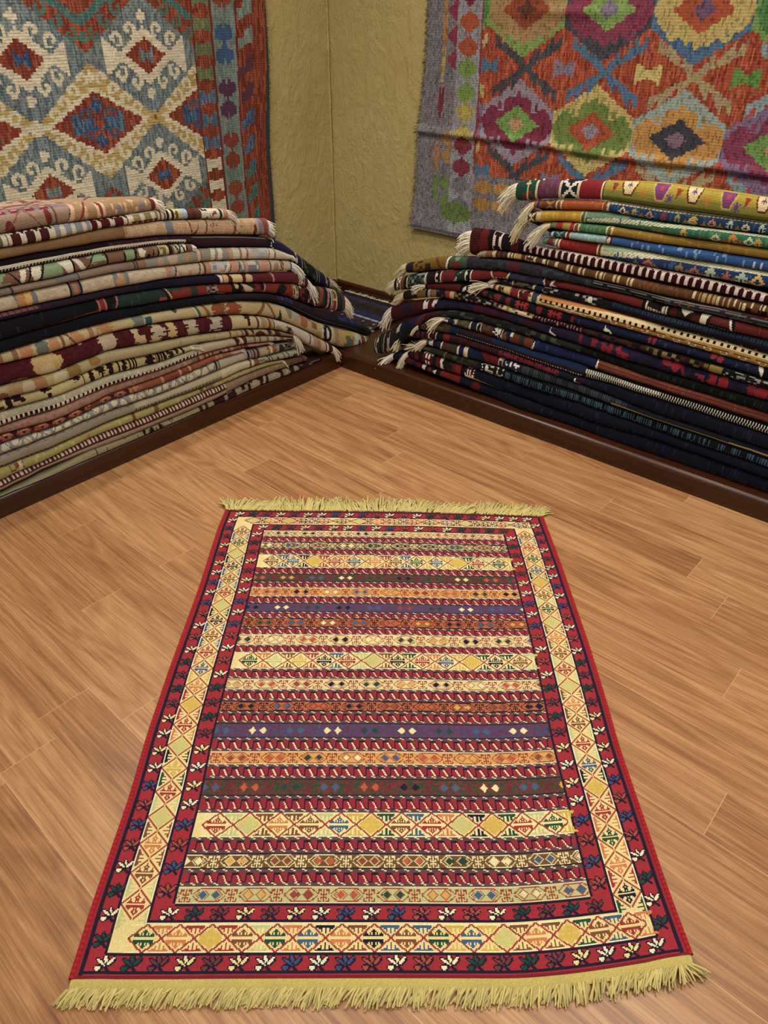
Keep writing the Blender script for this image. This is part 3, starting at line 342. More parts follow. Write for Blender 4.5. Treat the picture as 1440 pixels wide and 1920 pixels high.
RUGS['L11']=('pale yellow floral folded rug reaching furthest right over the left platform corner',
 [(0.5074,0.1029,0.0256,0.0),(0.556,0.129,0.0421,0.0),(0.6036,0.1521,0.0599,0.0),(0.6499,0.1737,0.0801,0.0),(0.6951,0.1947,0.1017,0.0),(0.7392,0.2149,0.1289,0.0),(0.782,0.2345,0.1594,0.0),(0.8237,0.2564,0.1887,0.0),(0.8643,0.2808,0.2167,0.0),(0.9039,0.3055,0.2435,0.0),(0.9424,0.3313,0.2683,0.0),(0.9801,0.3568,0.2916,0.0),(1.0172,0.3784,0.3124,0.0),(1.0536,0.3962,0.3306,0.0),(1.0894,0.4133,0.3482,0.0),(1.1246,0.4274,0.3636,0.0),(1.1595,0.4374,0.376,0.0),(1.1939,0.4465,0.3877,0.0),(1.2276,0.4555,0.3991,0.0),(1.2608,0.4632,0.4088,0.0),(1.2938,0.4691,0.4162,0.0),(1.3262,0.4746,0.4229,0.0),(1.3581,0.48,0.4296,0.0),(1.3895,0.4849,0.4357,0.0),(1.4206,0.4893,0.441,0.0),(1.4511,0.4935,0.4461,0.0),(1.4812,0.4976,0.4511,0.0),(1.5108,0.5013,0.456,0.0),(1.54,0.5045,0.4609,0.0),(1.5687,0.5074,0.4656,0.0),(1.5971,0.5104,0.4703,0.0),(1.625,0.5132,0.4744,0.0),(1.6527,0.5159,0.4773,0.0),(1.68,0.5184,0.48,0.0),(1.7069,0.521,0.4826,0.0),(1.7334,0.5235,0.4852,0.0),(1.7596,0.526,0.4877,0.0),(1.7853,0.5284,0.4902,0.0),(1.8107,0.5308,0.4927,0.0),(1.836,0.5326,0.4942,0.0),(1.8613,0.5331,0.4939,0.0),(1.8863,0.5333,0.493,0.0),(1.9111,0.5335,0.4921,0.0),(1.9355,0.5336,0.4913,0.0),(1.9596,0.5338,0.4904,0.0),(1.9834,0.5339,0.4896,0.0),(2.0069,0.5341,0.4887,0.0),(2.0301,0.5343,0.4885,0.0),(2.0528,0.5345,0.4895,0.0),(2.0751,0.5348,0.491,0.0),(2.0971,0.535,0.4925,0.0),(2.1189,0.5353,0.4939,0.0),(2.1404,0.5355,0.4953,0.0),(2.1616,0.5358,0.4967,0.0),(2.1826,0.536,0.4981,0.0),(2.2033,0.5362,0.4995,0.0),(2.5633,0.5383,0.5109,0.0)],
 [('F','c2b083'),('D',[2.1494,2.3473],0,1,'9c6a52',0.05,0.35,0),('E',[2.1008,2.146],'bd8a5c',0.5,0.6,3),('E',[2.0508,2.0937],'6d736c',0.5,0.45,4),('E',[2.0102,2.0508],'bd8a5c',0.55,0.5,5),('D',[1.9761,2.0065],0,1,'8a5a44',0.035,0.5,0),('E',[1.9296,1.9761],'bd8a5c',0.6,0.5,6),('L',[1.9684],0.006,'6a4a34',-0.04),('D',[1.8719,1.9079],0,1,'a87860',0.03,0.5,0),('J',[1.813,1.8739],'bd8a5c',0.0,0.9,7),('E',[1.6913,1.7384],'7d8076',0.45,0.6,8),('B',[1.6629,1.6869],'2f5a66',0.3,0.9),('E',[1.5476,1.5707],'4e4a40',0.15,0.2,9),('P',[1.4862,1.467,1.4377,1.4475],[0,0,1,1],'3d6470'),('L',[1.467],0.006,'d8cfb0',-0.03),('P',[1.4475,1.4328,1.403,1.413],[0,0.0,0.7,0.9],'9a6a40'),('J',[1.3216,1.398],'96502e',0.3,1,10),('J',[1.2556,1.3319],'96502e',0.15,1,11),('T',[1.2583,1.393],0.0,0.35,'96502e',0.07,1),('P',[1.199,1.1492,1.1267,1.1153,1.1379,1.1714],[0.95,0.4,0.05,0.05,0.5,1],'8c6238'),('P',[1.1323,1.1153,1.0639,1.0697],[0.05,0.05,0.85,0.95],'8c6238'),('P',[1.0639,1.0494,1.0318,1.0406],[0.95,0.3,0.95,1],'2c4040'),('E',[0.9813,1.0141],'8c7f74',0.3,0.3,12),('E',[0.9388,0.9843],'a4a296',0.35,0.3,13),('E',[0.895,0.9388],'a86a40',0.4,0.35,14),('K',[0.8105,0.8919],0,1,['c2b083','b39c68','b8a87c','96683e'],0.03,15),('B',[0.7904,0.8105],'cfc0a0'),('E',[0.7423,0.8004],'23202a',0.5,0.42,16),('E',[0.763,0.7802],'e0d6c4',0.5,0.2,17),('L',[0.7423],0.008,'ddd0b0',0.02),('B',[0.6927,0.7211],'a89060'),('E',[0.5774,0.6927],'c9a85e',0.4,0.5,18),('J',[0.5889,0.6563],'6b715e',0.4,0.9,19),('E',[0.5348,0.5889],'c6cac0',0.5,0.3,20),('E',[0.5505,0.5659],'40605a',0.5,0.12,21),('B',[0.5152,0.5427],'95512e'),('L',[0.5133],0.012,'e0dac8',0),('B',[0.5074,0.5074],'2a2a2e')],
 (50,0.05,0.8,0.9,0.1,0.2,'cfc4a0',0.0018))
RUGS['L12']=('thick burgundy folded rug with cream flower blobs and a burgundy fringed tip',
 [(0.7422,0.1262,0.0844,0.0),(0.7856,0.1567,0.1026,0.0),(0.8278,0.1862,0.1257,0.0),(0.8687,0.2147,0.1531,0.0),(0.9085,0.242,0.1821,0.0),(0.9472,0.2669,0.2156,0.0),(0.9851,0.2903,0.2454,0.0),(1.0225,0.3111,0.2671,0.0),(1.0594,0.3293,0.2852,0.0),(1.0956,0.347,0.3001,0.0),(1.1313,0.3624,0.3126,0.0),(1.1666,0.3748,0.3225,0.0),(1.2012,0.3865,0.3318,0.0),(1.2353,0.398,0.3409,0.0),(1.2689,0.4077,0.3488,0.0),(1.3021,0.4151,0.3551,0.0),(1.3349,0.4219,0.3608,0.0),(1.3671,0.4285,0.3665,0.0),(1.3988,0.4346,0.372,0.0),(1.4301,0.44,0.3773,0.0),(1.4608,0.4451,0.3825,0.0),(1.4911,0.4501,0.3875,0.0),(1.5209,0.455,0.3922,0.0),(1.5503,0.4599,0.3963,0.0),(1.5793,0.4646,0.4001,0.0),(1.6078,0.4693,0.4039,0.0),(1.6359,0.4734,0.4076,0.0),(1.6638,0.4764,0.4111,0.0),(1.6913,0.479,0.4145,0.0),(1.7183,0.4817,0.4179,0.0),(1.745,0.4842,0.4212,0.0),(1.7713,0.4868,0.4244,0.0),(1.7972,0.4893,0.4276,0.0),(1.8228,0.4918,0.4308,0.0),(1.8482,0.4933,0.4326,0.0),(1.8739,0.493,0.4318,0.0),(1.8994,0.4921,0.4302,0.0),(1.9246,0.4912,0.4286,0.0),(1.9495,0.4904,0.427,0.0),(1.974,0.4895,0.4255,0.0),(1.9983,0.4887,0.424,0.0),(2.0223,0.4879,0.4224,0.0),(2.0458,0.4876,0.4217,0.0),(2.0686,0.4887,0.4226,0.0),(2.091,0.4902,0.4241,0.0),(2.113,0.4916,0.4256,0.0),(2.1348,0.4931,0.4271,0.0),(2.1564,0.4945,0.4285,0.0),(2.1776,0.4959,0.4299,0.0),(2.1986,0.4973,0.4313,0.0),(2.2194,0.4987,0.4327,0.0),(2.5794,0.5101,0.4442,0.0)],
 [('F','551722'),('K',[1.3145,2.5794],0,1,['551722','4e141f','5c1a25'],0.012,2),('J',[2.1308,2.196],'a08070',0.75,1,3),('E',[2.0219,2.1167],'c4a66c',0.45,0.45,4),('E',[2.0446,2.099],'cdb68c',0.75,0.3,5),('E',[1.9315,1.9475],'c8b090',0.1,0.12,6),('J',[1.8086,1.8827],'b9a68c',0.1,0.9,7),('E',[1.8128,1.8745],'c2b092',0.4,0.5,8),('J',[1.7201,1.7501],'c9b486',0.15,0.7,9),('J',[1.694,1.733],'c9b486',0.4,0.9,10),('J',[1.6135,1.6785],'b8ac90',0.1,0.6,11),('J',[1.6316,1.6874],'c4b080',0.6,1,12),('J',[1.5674,1.6067],'c9b070',0.15,0.8,13),('J',[1.4672,1.5275],'b8ac94',0.02,0.9,14),('J',[1.3538,1.4175],'b0a894',0.0,0.7,15),('B',[0.7422,1.3092],'c6b486'),('J',[1.2066,1.2476],'451420',0.0,0.35,16),('J',[1.2176,1.234],'451420',0.3,0.65,17),('V',[1.1816,1.2066],'8a8290',0.2,0.2,1,18),('L',[1.1802],0.009,'5d4030',0),('E',[1.1307,1.162],'a8946a',0.4,0.4,19),('B',[1.1106,1.1249],'8f4a38'),('D',[1.0904,1.1077],0,1,'7d5a48',0.016,0.4,0),('B',[0.8283,1.0904],'c6bdac'),('K',[1.0046,1.0904],0.3,1,['c6bdac','c6bdac','a9987e'],0.012,20),('J',[0.9744,1.0227],'4c1a22',0.45,1,21),('E',[0.9865,1.0016],'9a7a78',0.7,0.15,22),('L',[0.8871],0.006,'6a5048',0.01),('B',[0.8481,0.8678],'a9998a'),('B',[0.8249,0.8481],'b07c66'),('B',[0.7944,0.8249],'c8b488'),('B',[0.7876,0.7944],'3c2020'),('B',[0.7737,0.7876],'d6c8b4'),('B',[0.7422,0.7737],'551722')],
 (56,0.065,0.7,1.1,0.2,0.1,'d2c8ae',0.0018))
RUGS['L13']=('plain straw coloured folded rug directly under the thick burgundy one',
 [(0.9798,0.2418,0.2323,0.0),(1.0182,0.2622,0.2463,0.0),(1.0558,0.2808,0.26,0.0),(1.0927,0.2963,0.2735,0.0),(1.1291,0.3094,0.2857,0.0),(1.1651,0.3197,0.2953,0.0),(1.2005,0.3291,0.3041,0.0),(1.2352,0.3383,0.3128,0.0),(1.2695,0.3466,0.3204,0.0),(1.3034,0.3531,0.3259,0.0),(1.3368,0.3589,0.3306,0.0),(1.3696,0.3646,0.3353,0.0),(1.4019,0.3702,0.34,0.0),(1.4337,0.3755,0.3448,0.0),(1.465,0.3807,0.3494,0.0),(1.4958,0.3858,0.3535,0.0),(1.5262,0.3906,0.3572,0.0),(1.5562,0.3948,0.3602,0.0),(1.5858,0.3987,0.3629,0.0),(1.615,0.4025,0.3656,0.0),(1.6437,0.4063,0.3684,0.0),(1.672,0.4098,0.3715,0.0),(1.6998,0.4132,0.3748,0.0),(1.7272,0.4166,0.378,0.0),(1.7542,0.4199,0.3812,0.0),(1.7809,0.4232,0.3843,0.0),(1.8071,0.4265,0.3874,0.0),(1.833,0.4297,0.3904,0.0),(1.8587,0.4317,0.3923,0.0),(1.8848,0.431,0.3914,0.0),(1.9108,0.4294,0.3896,0.0),(1.9365,0.4278,0.3877,0.0),(1.9618,0.4262,0.386,0.0),(1.9869,0.4247,0.3842,0.0),(2.0116,0.4231,0.3825,0.0),(2.036,0.4216,0.3807,0.0),(2.06,0.4208,0.3798,0.0),(2.0831,0.4217,0.3809,0.0),(2.1058,0.4232,0.3827,0.0),(2.1281,0.4247,0.3844,0.0),(2.1502,0.4262,0.3862,0.0),(2.172,0.4276,0.3879,0.0),(2.1935,0.4291,0.3896,0.0),(2.2148,0.4305,0.3913,0.0),(2.2357,0.4319,0.3929,0.0),(2.5957,0.4433,0.4064,0.0)],
 [('F','ab9a6c'),('B',[1.3213,2.0596],'ab9e74'),('V',[1.3213,2.0596],'9a8a5c',0.05,0,1,2),('E',[2.2088,2.2597],'7d4a34',0.8,0.35,3),('E',[2.15,2.2189],'a3875a',0.5,0.5,4),('E',[2.1288,2.1675],'b8a888',0.5,0.4,5),('E',[2.0892,2.1323],'a07448',0.45,0.5,6),('E',[2.0131,2.0671],'bcae8c',0.5,0.4,7),('E',[1.9613,2.0111],'8e6f3c',0.4,0.4,8),('E',[1.8893,1.9307],'94743c',0.3,0.3,9),('L',[1.3267],0.008,'6a4a34',0.01),('E',[1.289,1.3106],'a8905a',0.4,0.4,10),('D',[1.2562,1.2944],0,1,'8c6a48',0.03,0.4,0),('B',[1.2343,1.2535],'4d2420',0,1),('P',[1.2231,1.2009,1.212],[0,0,0.7],'4d2420'),('E',[1.1496,1.2009],'52281e',0.7,0.45,11),('E',[1.109,1.1352],'4d2420',0.2,0.5,12),('E',[1.0618,1.0915],'4d2a20',0.4,0.6,13),('B',[0.9798,1.0618],'8c7250')],
 (36,0.085,0.6,1.4,0.3,0.5,'cdc6b2',0.0017))
RUGS['L14']=('short pale rug with jagged black brown bands,just under the straw coloured one',
 [(1.5151,0.352,0.3367,0.0),(1.5466,0.3556,0.3348,0.0),(1.5777,0.359,0.3329,0.0),(1.6083,0.3624,0.3311,0.0),(1.6385,0.3658,0.3295,0.0),(1.6679,0.3691,0.3304,0.0),(1.6967,0.3725,0.3332,0.0),(1.7251,0.3758,0.3361,0.0),(1.753,0.379,0.3389,0.0),(1.7806,0.3822,0.3417,0.0),(1.8077,0.3854,0.3444,0.0),(1.8344,0.3885,0.3472,0.0),(1.8609,0.3911,0.3495,0.0),(1.8875,0.391,0.3497,0.0),(1.9142,0.3891,0.3486,0.0),(1.9406,0.3873,0.3474,0.0),(1.9666,0.3855,0.3463,0.0),(1.9923,0.3837,0.3452,0.0),(2.0177,0.3819,0.3441,0.0),(2.0427,0.3801,0.343,0.0),(2.0674,0.3789,0.3424,0.0),(2.0912,0.3798,0.3433,0.0),(2.1144,0.3816,0.3449,0.0),(2.1374,0.3834,0.3465,0.0),(2.16,0.3852,0.3481,0.0),(2.1824,0.387,0.3497,0.0),(2.2045,0.3887,0.3512,0.0),(2.2263,0.3904,0.3528,0.0),(2.2478,0.3921,0.3543,0.0),(2.6078,0.4052,0.3662,0.0)],
 [('F','b8ab76'),('K',[2.2241,2.6078],0,1,['b8ab76','c5b98c','3a2426'],0.02,2),('J',[2.2069,2.2343],'2c1418',0.0,0.9,3),('J',[2.1686,2.2172],'2c1418',-0.1,0.5,4),('J',[2.0781,2.115],'2c1418',0.0,0.4,5),('B',[2.0837,2.0967],'2c1418',0.45,0.75),('J',[1.9718,2.008],'2c1418',-0.1,0.35,6),('D',[1.9596,1.9799],0,1,'241014',0.03,0.45,0),('B',[1.9432,1.9514],'c8bb8c'),('J',[1.9225,1.9432],'2c1418',0.0,0.9,7),('J',[1.8765,1.9142],'2c1418',0.0,0.5,8),('B',[1.889,1.8974],'2c1418'),('J',[1.8431,1.8723],'2c1418',0.0,0.9,9),('D',[1.8221,1.8389],0,1,'241014',0.02,0.45,0),('J',[1.7925,1.8137],'2c1418',0.0,1,10),('D',[1.7449,1.7882],0,0.8,'2c1418',0.012,0.6,0),('E',[1.7623,1.7753],'2c1418',0.75,0.15,11),('J',[1.6734,1.7184],'2c1418',0.3,1,12),('J',[1.678,1.6961],'2c1418',0.0,0.5,13),('D',[1.6458,1.6712],0,0.8,'2c1418',0.012,0.6,0),('L',[1.6341],0.012,'1c1010',-0.01),('J',[1.5935,1.6222],'33201c',0.2,0.9,14),('J',[1.5742,1.5887],'33201c',0.0,0.6,15),('L',[1.5547],0.01,'1c1010',-0.01),('B',[1.5151,1.5498],'b6a878')],
 (28,0.05,1,0.25,0.2,0.2,'cfc8b4',0.0015))
RUGS['L15']=('pale folded rug with a black and white checked line along its edge,left stack',
 [(0.981,0.2311,0.2179,0.0),(1.0199,0.2451,0.2279,0.0),(1.0581,0.2589,0.2377,0.0),(1.0955,0.2723,0.2473,0.0),(1.1323,0.2845,0.2563,0.0),(1.1686,0.2942,0.2642,0.0),(1.2043,0.303,0.2716,0.0),(1.2393,0.3117,0.2789,0.0),(1.2739,0.3193,0.2854,0.0),(1.3081,0.3248,0.29,0.0),(1.3418,0.3295,0.294,0.0),(1.375,0.3342,0.2979,0.0),(1.4078,0.3384,0.301,0.0),(1.4402,0.3414,0.3022,0.0),(1.4725,0.3416,0.3029,0.0),(1.5046,0.3385,0.3035,0.0),(1.5363,0.3353,0.304,0.0),(1.5675,0.3331,0.3042,0.0),(1.5982,0.3312,0.3043,0.0),(1.6285,0.3293,0.3044,0.0),(1.6583,0.3286,0.3048,0.0),(1.6873,0.3305,0.3057,0.0),(1.7158,0.3334,0.3067,0.0),(1.7438,0.3362,0.3078,0.0),(1.7715,0.339,0.3088,0.0),(1.7988,0.3417,0.3099,0.0),(1.8257,0.3444,0.3109,0.0),(1.8522,0.3471,0.3119,0.0),(1.8786,0.3488,0.3122,0.0),(1.905,0.3484,0.3107,0.0),(1.9313,0.3473,0.3087,0.0),(1.9573,0.3462,0.3067,0.0),(1.983,0.3451,0.3047,0.0),(2.0083,0.3441,0.3027,0.0),(2.0334,0.343,0.3007,0.0),(2.0581,0.342,0.2988,0.0),(2.0823,0.3415,0.2976,0.0),(2.1058,0.3426,0.2984,0.0),(2.1288,0.3442,0.2999,0.0),(2.1515,0.3458,0.3013,0.0),(2.1739,0.3474,0.3028,0.0),(2.1961,0.3489,0.3042,0.0),(2.2179,0.3504,0.3056,0.0),(2.2395,0.352,0.3069,0.0),(2.2608,0.3534,0.3083,0.0),(2.6208,0.3655,0.319,0.0)],
 [('F','b0a68c'),('B',[1.4449,2.6208],'aaa58c',0,0.5),('B',[1.4785,2.6208],'1c1512',0.52,0.7),('D',[1.4785,2.6208],0.52,0.7,'ddd0c0',0.0168,0.5,0),('B',[1.4785,2.6208],'96765f',0.72,1),('V',[1.4785,2.6208],'c4b89c',0.08,0,0.5,3),('B',[1.3262,1.4785],'b3a48a'),('P',[1.3154,1.299,1.2826,1.2936],[0,0,1,1],'4a1c1c'),('P',[1.299,1.2826,1.299],[0,0.4,0.9],'4a1c1c'),('B',[1.2467,1.2771],'54241e'),('L',[1.2716],0.012,'c8b898',-0.02),('B',[1.2103,1.2439],'a09a80'),('D',[1.1529,1.2103],0,1,'8c6a48',0.03,0.35,0),('L',[1.1355],0.01,'8c5a3c',0.01),('D',[1.0399,1.106],0,1,'8c6a44',0.035,0.4,0),('B',[1.0399,1.0521],'8a5c34'),('K',[0.981,1.0276],0,1,['8a5030','b8a078','6a4028'],0.018,5)],
 None)
RUGS['L16']=('mauve pink folded rug with a rust patterned tip,lower left stack',
 [(1.126,0.2531,0.2439,0.0),(1.163,0.2609,0.2504,0.0),(1.1994,0.2686,0.2568,0.0),(1.235,0.2761,0.2631,0.0),(1.2702,0.283,0.2689,0.0),(1.3049,0.2881,0.2733,0.0),(1.3392,0.2921,0.2769,0.0),(1.3729,0.2961,0.2805,0.0),(1.4062,0.2995,0.2833,0.0),(1.4393,0.3011,0.2833,0.0),(1.4722,0.3017,0.282,0.0),(1.5046,0.3024,0.2807,0.0),(1.5365,0.3029,0.2795,0.0),(1.5679,0.3032,0.2786,0.0),(1.5989,0.3033,0.2778,0.0),(1.6295,0.3034,0.2771,0.0),(1.6596,0.3037,0.2766,0.0),(1.6892,0.3045,0.2768,0.0),(1.7182,0.3056,0.2773,0.0),(1.7469,0.3067,0.2779,0.0),(1.7752,0.3078,0.2784,0.0),(1.8031,0.3088,0.2789,0.0),(1.8306,0.3098,0.2794,0.0),(1.8577,0.3109,0.2799,0.0),(1.8846,0.3113,0.28,0.0),(1.9115,0.31,0.2785,0.0),(1.9383,0.3079,0.2764,0.0),(1.9647,0.3059,0.2743,0.0),(1.9908,0.3039,0.2722,0.0),(2.0166,0.3019,0.2702,0.0),(2.0421,0.2999,0.2682,0.0),(2.0673,0.298,0.2662,0.0),(2.0919,0.2967,0.2651,0.0),(2.1157,0.2975,0.2665,0.0),(2.1389,0.2989,0.2688,0.0),(2.1618,0.3004,0.2712,0.0),(2.1843,0.3018,0.2735,0.0),(2.2066,0.3033,0.2758,0.0),(2.2287,0.3047,0.278,0.0),(2.2504,0.3061,0.2802,0.0),(2.2719,0.3074,0.2824,0.0),(2.6319,0.3181,0.2998,0.0)],
 [('F','9c7466'),('K',[1.565,2.6319],0,1,['9c7466','a37b6c','946c5e'],0.01,2),('V',[1.4104,1.7092],'b09080',0.08,0,1,3),('B',[1.55,1.5575],'a89070'),('B',[1.4993,1.5222],'7c6a54'),('E',[1.4786,1.4993],'7a3a26',0.5,0.4,4),('D',[1.463,1.4838],0,1,'b08a70',0.025,0.4,0),('B',[1.4157,1.463],'7d3a2a'),('B',[1.4421,1.4526],'b08a7c',0.2,0.6),('B',[1.4263,1.4315],'b0907c'),('E',[1.3733,1.3892],'3c1a18',0.6,0.25,5),('J',[1.3302,1.3626],'8a4030',0.1,0.9,6),('B',[1.3464,1.3572],'c0a090',0.2,0.7),('B',[1.3192,1.3302],'a08c7c'),('B',[1.2835,1.3138],'8a4a34'),('B',[1.2696,1.2807],'4a1c1c'),('B',[1.2416,1.264],'7a2c24'),('B',[1.126,1.2388],'a87a68')],
 (18,0.03,1,0.4,0.1,0.3,'d0c0b0',0.0014))
RUGS['L17']=('reddish brown thin folded rug above the grey zigzag one,lower left stack',
 [(1.2748,0.2649,0.2538,0.0),(1.3097,0.2696,0.2561,0.0),(1.344,0.2741,0.2584,0.0),(1.3778,0.2787,0.2606,0.0),(1.4113,0.2821,0.262,0.0),(1.4446,0.2822,0.2609,0.0),(1.4778,0.2808,0.2587,0.0),(1.5104,0.2795,0.2564,0.0),(1.5426,0.2784,0.2544,0.0),(1.5743,0.2775,0.2526,0.0),(1.6055,0.2768,0.251,0.0),(1.6363,0.276,0.2494,0.0),(1.6666,0.2755,0.2485,0.0),(1.6963,0.2758,0.2495,0.0),(1.7253,0.2764,0.2512,0.0),(1.754,0.2769,0.2529,0.0),(1.7823,0.2774,0.2546,0.0),(1.8101,0.278,0.2563,0.0),(1.8376,0.2785,0.258,0.0),(1.8647,0.279,0.2596,0.0),(1.8916,0.279,0.2604,0.0),(1.9187,0.2775,0.2588,0.0),(1.9455,0.2754,0.2564,0.0),(1.9721,0.2733,0.2539,0.0),(1.9983,0.2712,0.2515,0.0),(2.0242,0.2692,0.2491,0.0),(2.0498,0.2672,0.2468,0.0),(2.0751,0.2652,0.2445,0.0),(2.0999,0.2641,0.2429,0.0),(2.1236,0.2656,0.2437,0.0),(2.1469,0.268,0.2453,0.0),(2.1698,0.2703,0.2469,0.0),(2.1924,0.2726,0.2485,0.0),(2.2148,0.2749,0.25,0.0),(2.2368,0.2771,0.2516,0.0),(2.2586,0.2794,0.2531,0.0),(2.2801,0.2815,0.2546,0.0),(2.6401,0.2989,0.2662,0.0)],
 [('F','985c44'),('D',[1.8057,2.6401],0.45,0.85,'6b2c24',0.06,0.45,0),('T',[1.8057,2.6401],0.1,0.6,'3c1a18',0.03,0),('D',[1.7609,2.6401],0.15,0.35,'b8765c',0.06,0.4,0.03),('J',[2.1453,2.1746],'a0402c',0.3,0.8,3),('J',[1.9142,1.9781],'6a3a24',0.1,0.7,4),('D',[1.779,1.8057],0,1,'b28258',0.024,0.4,0),('B',[1.6682,1.7564],'8c5034'),('L',[1.6658],0.01,'b8886a',0),('B',[1.5189,1.6586],'864230'),('L',[1.5824],0.012,'b88a74',0),('B',[1.5343,1.5446],'b88a74'),('B',[1.419,1.5189],'94523a'),('E',[1.3976,1.4136],'b8783c',0.5,0.3,6),('D',[1.3054,1.3976],0,1,'b07c64',0.06,0.2,0),('B',[1.2748,1.322],'b89080')],
 (14,0.03,1,0.4,0.1,0.3,'c8b4a4',0.0014))
RUGS['L18']=('grey folded rug with brown zigzag and cream spots,lower left stack',
 [(0.9771,0.2064,0.1846,0.0),(1.0171,0.2158,0.1871,0.0),(1.0564,0.2244,0.1896,0.0),(1.0951,0.2311,0.192,0.0),(1.1331,0.2369,0.1949,0.0),(1.1705,0.2423,0.1995,0.0),(1.2072,0.2464,0.2048,0.0),(1.2433,0.2499,0.21,0.0),(1.2789,0.2531,0.214,0.0),(1.3142,0.2555,0.2148,0.0),(1.3491,0.2576,0.2142,0.0),(1.3835,0.2597,0.2136,0.0),(1.4174,0.261,0.2131,0.0),(1.451,0.2598,0.2127,0.0),(1.4842,0.2576,0.2124,0.0),(1.517,0.2554,0.2121,0.0),(1.5492,0.2533,0.2118,0.0),(1.5811,0.2516,0.2111,0.0),(1.6125,0.25,0.2103,0.0),(1.6434,0.2484,0.2095,0.0),(1.6739,0.2475,0.2092,0.0),(1.7035,0.2485,0.2106,0.0),(1.7325,0.2502,0.2127,0.0),(1.7612,0.2519,0.2147,0.0),(1.7894,0.2536,0.2167,0.0),(1.8173,0.2553,0.2186,0.0),(1.8447,0.257,0.2205,0.0),(1.8718,0.2586,0.2224,0.0),(1.8986,0.2594,0.2237,0.0),(1.9256,0.2579,0.2233,0.0),(1.9525,0.2554,0.2223,0.0),(1.979,0.253,0.2212,0.0),(2.0052,0.2506,0.2202,0.0),(2.0311,0.2482,0.2192,0.0),(2.0566,0.2458,0.2182,0.0),(2.0819,0.2435,0.2172,0.0),(2.1067,0.242,0.2163,0.0),(2.1308,0.2428,0.2159,0.0),(2.1545,0.2444,0.2157,0.0),(2.1779,0.246,0.2154,0.0),(2.201,0.2476,0.2151,0.0),(2.2238,0.2491,0.2149,0.0),(2.2464,0.2507,0.2146,0.0),(2.2686,0.2522,0.2144,0.0),(2.2906,0.2537,0.2141,0.0),(2.6506,0.2651,0.2119,0.0)],
 [('F','8f918a'),('B',[1.4086,2.6506],'8d908c',0,0.8),('E',[2.2624,2.2889],'c4c2a4',0.4,0.22,3),('E',[2.2249,2.2518],'c6c4a6',0.36,0.22,0),('E',[2.1901,2.2176],'c6c4a6',0.5,0.22,1),('E',[2.1548,2.1827],'c6c4a6',0.36,0.22,2),('E',[2.1224,2.151],'c6c4a6',0.5,0.22,3),('E',[2.0813,2.1109],'c6c4a6',0.36,0.22,4),('E',[2.0448,2.0752],'c6c4a6',0.5,0.22,5),('E',[2.0037,2.0346],'c6c4a6',0.36,0.22,6),('E',[1.9743,1.9995],'c6c4a6',0.5,0.22,7),('E',[1.936,1.9616],'c6c4a6',0.36,0.22,8),('E',[1.9016,1.9274],'c6c4a6',0.5,0.22,9),('E',[1.8629,1.8887],'c6c4a6',0.36,0.22,10),('E',[1.8259,1.8521],'c6c4a6',0.5,0.22,11),('E',[1.7859,1.8127],'c6c4a6',0.36,0.22,12),('E',[1.7497,1.7769],'c6c4a6',0.5,0.22,13),('E',[1.7128,1.7406],'c6c4a6',0.36,0.22,14),('E',[1.6728,1.7012],'c6c4a6',0.5,0.22,15),('E',[1.6387,1.6679],'c6c4a6',0.36,0.22,16),('E',[1.6014,1.6312],'c6c4a6',0.5,0.22,17),('E',[1.5636,1.5939],'c6c4a6',0.36,0.22,18),('E',[1.5277,1.5585],'c6c4a6',0.5,0.22,19),('E',[1.4912,1.5225],'c6c4a6',0.36,0.22,20),('E',[1.4542,1.486],'c6c4a6',0.5,0.22,21),('E',[1.4194,1.4516],'c6c4a6',0.36,0.22,22),('Z',[1.414,2.6506],0.44,0.24,'7a4a40',0.0026,0.0625),('B',[1.4086,2.6506],'7c7a78',0.78,0.85),('B',[1.4086,2.6506],'1c1416',0.86,0.93),('D',[1.395,1.4167],0,1,'191416',0.016,0.5,0),('B',[1.2585,1.395],'b4ab9a'),('D',[1.2241,1.2585],0,1,'2a1c18',0.02,0.5,0),('B',[1.1804,1.2241],'98806a'),('D',[1.1804,1.2154],0,1,'3a2a24',0.022,0.4,0),('B',[1.1388,1.1804],'b3a27c'),('J',[1.081,1.1418],'8c5a30',0.1,0.9,9),('E',[1.1116,1.1268],'c8b894',0.4,0.3,10),('E',[1.0437,1.0779],'3c2a1c',0.6,0.4,11),('B',[0.9771,1.0406],'8a8478'),('K',[0.9803,1.0406],0,1,['8a8478','1e1a1c','5a4a44'],0.016,12)],
 None)
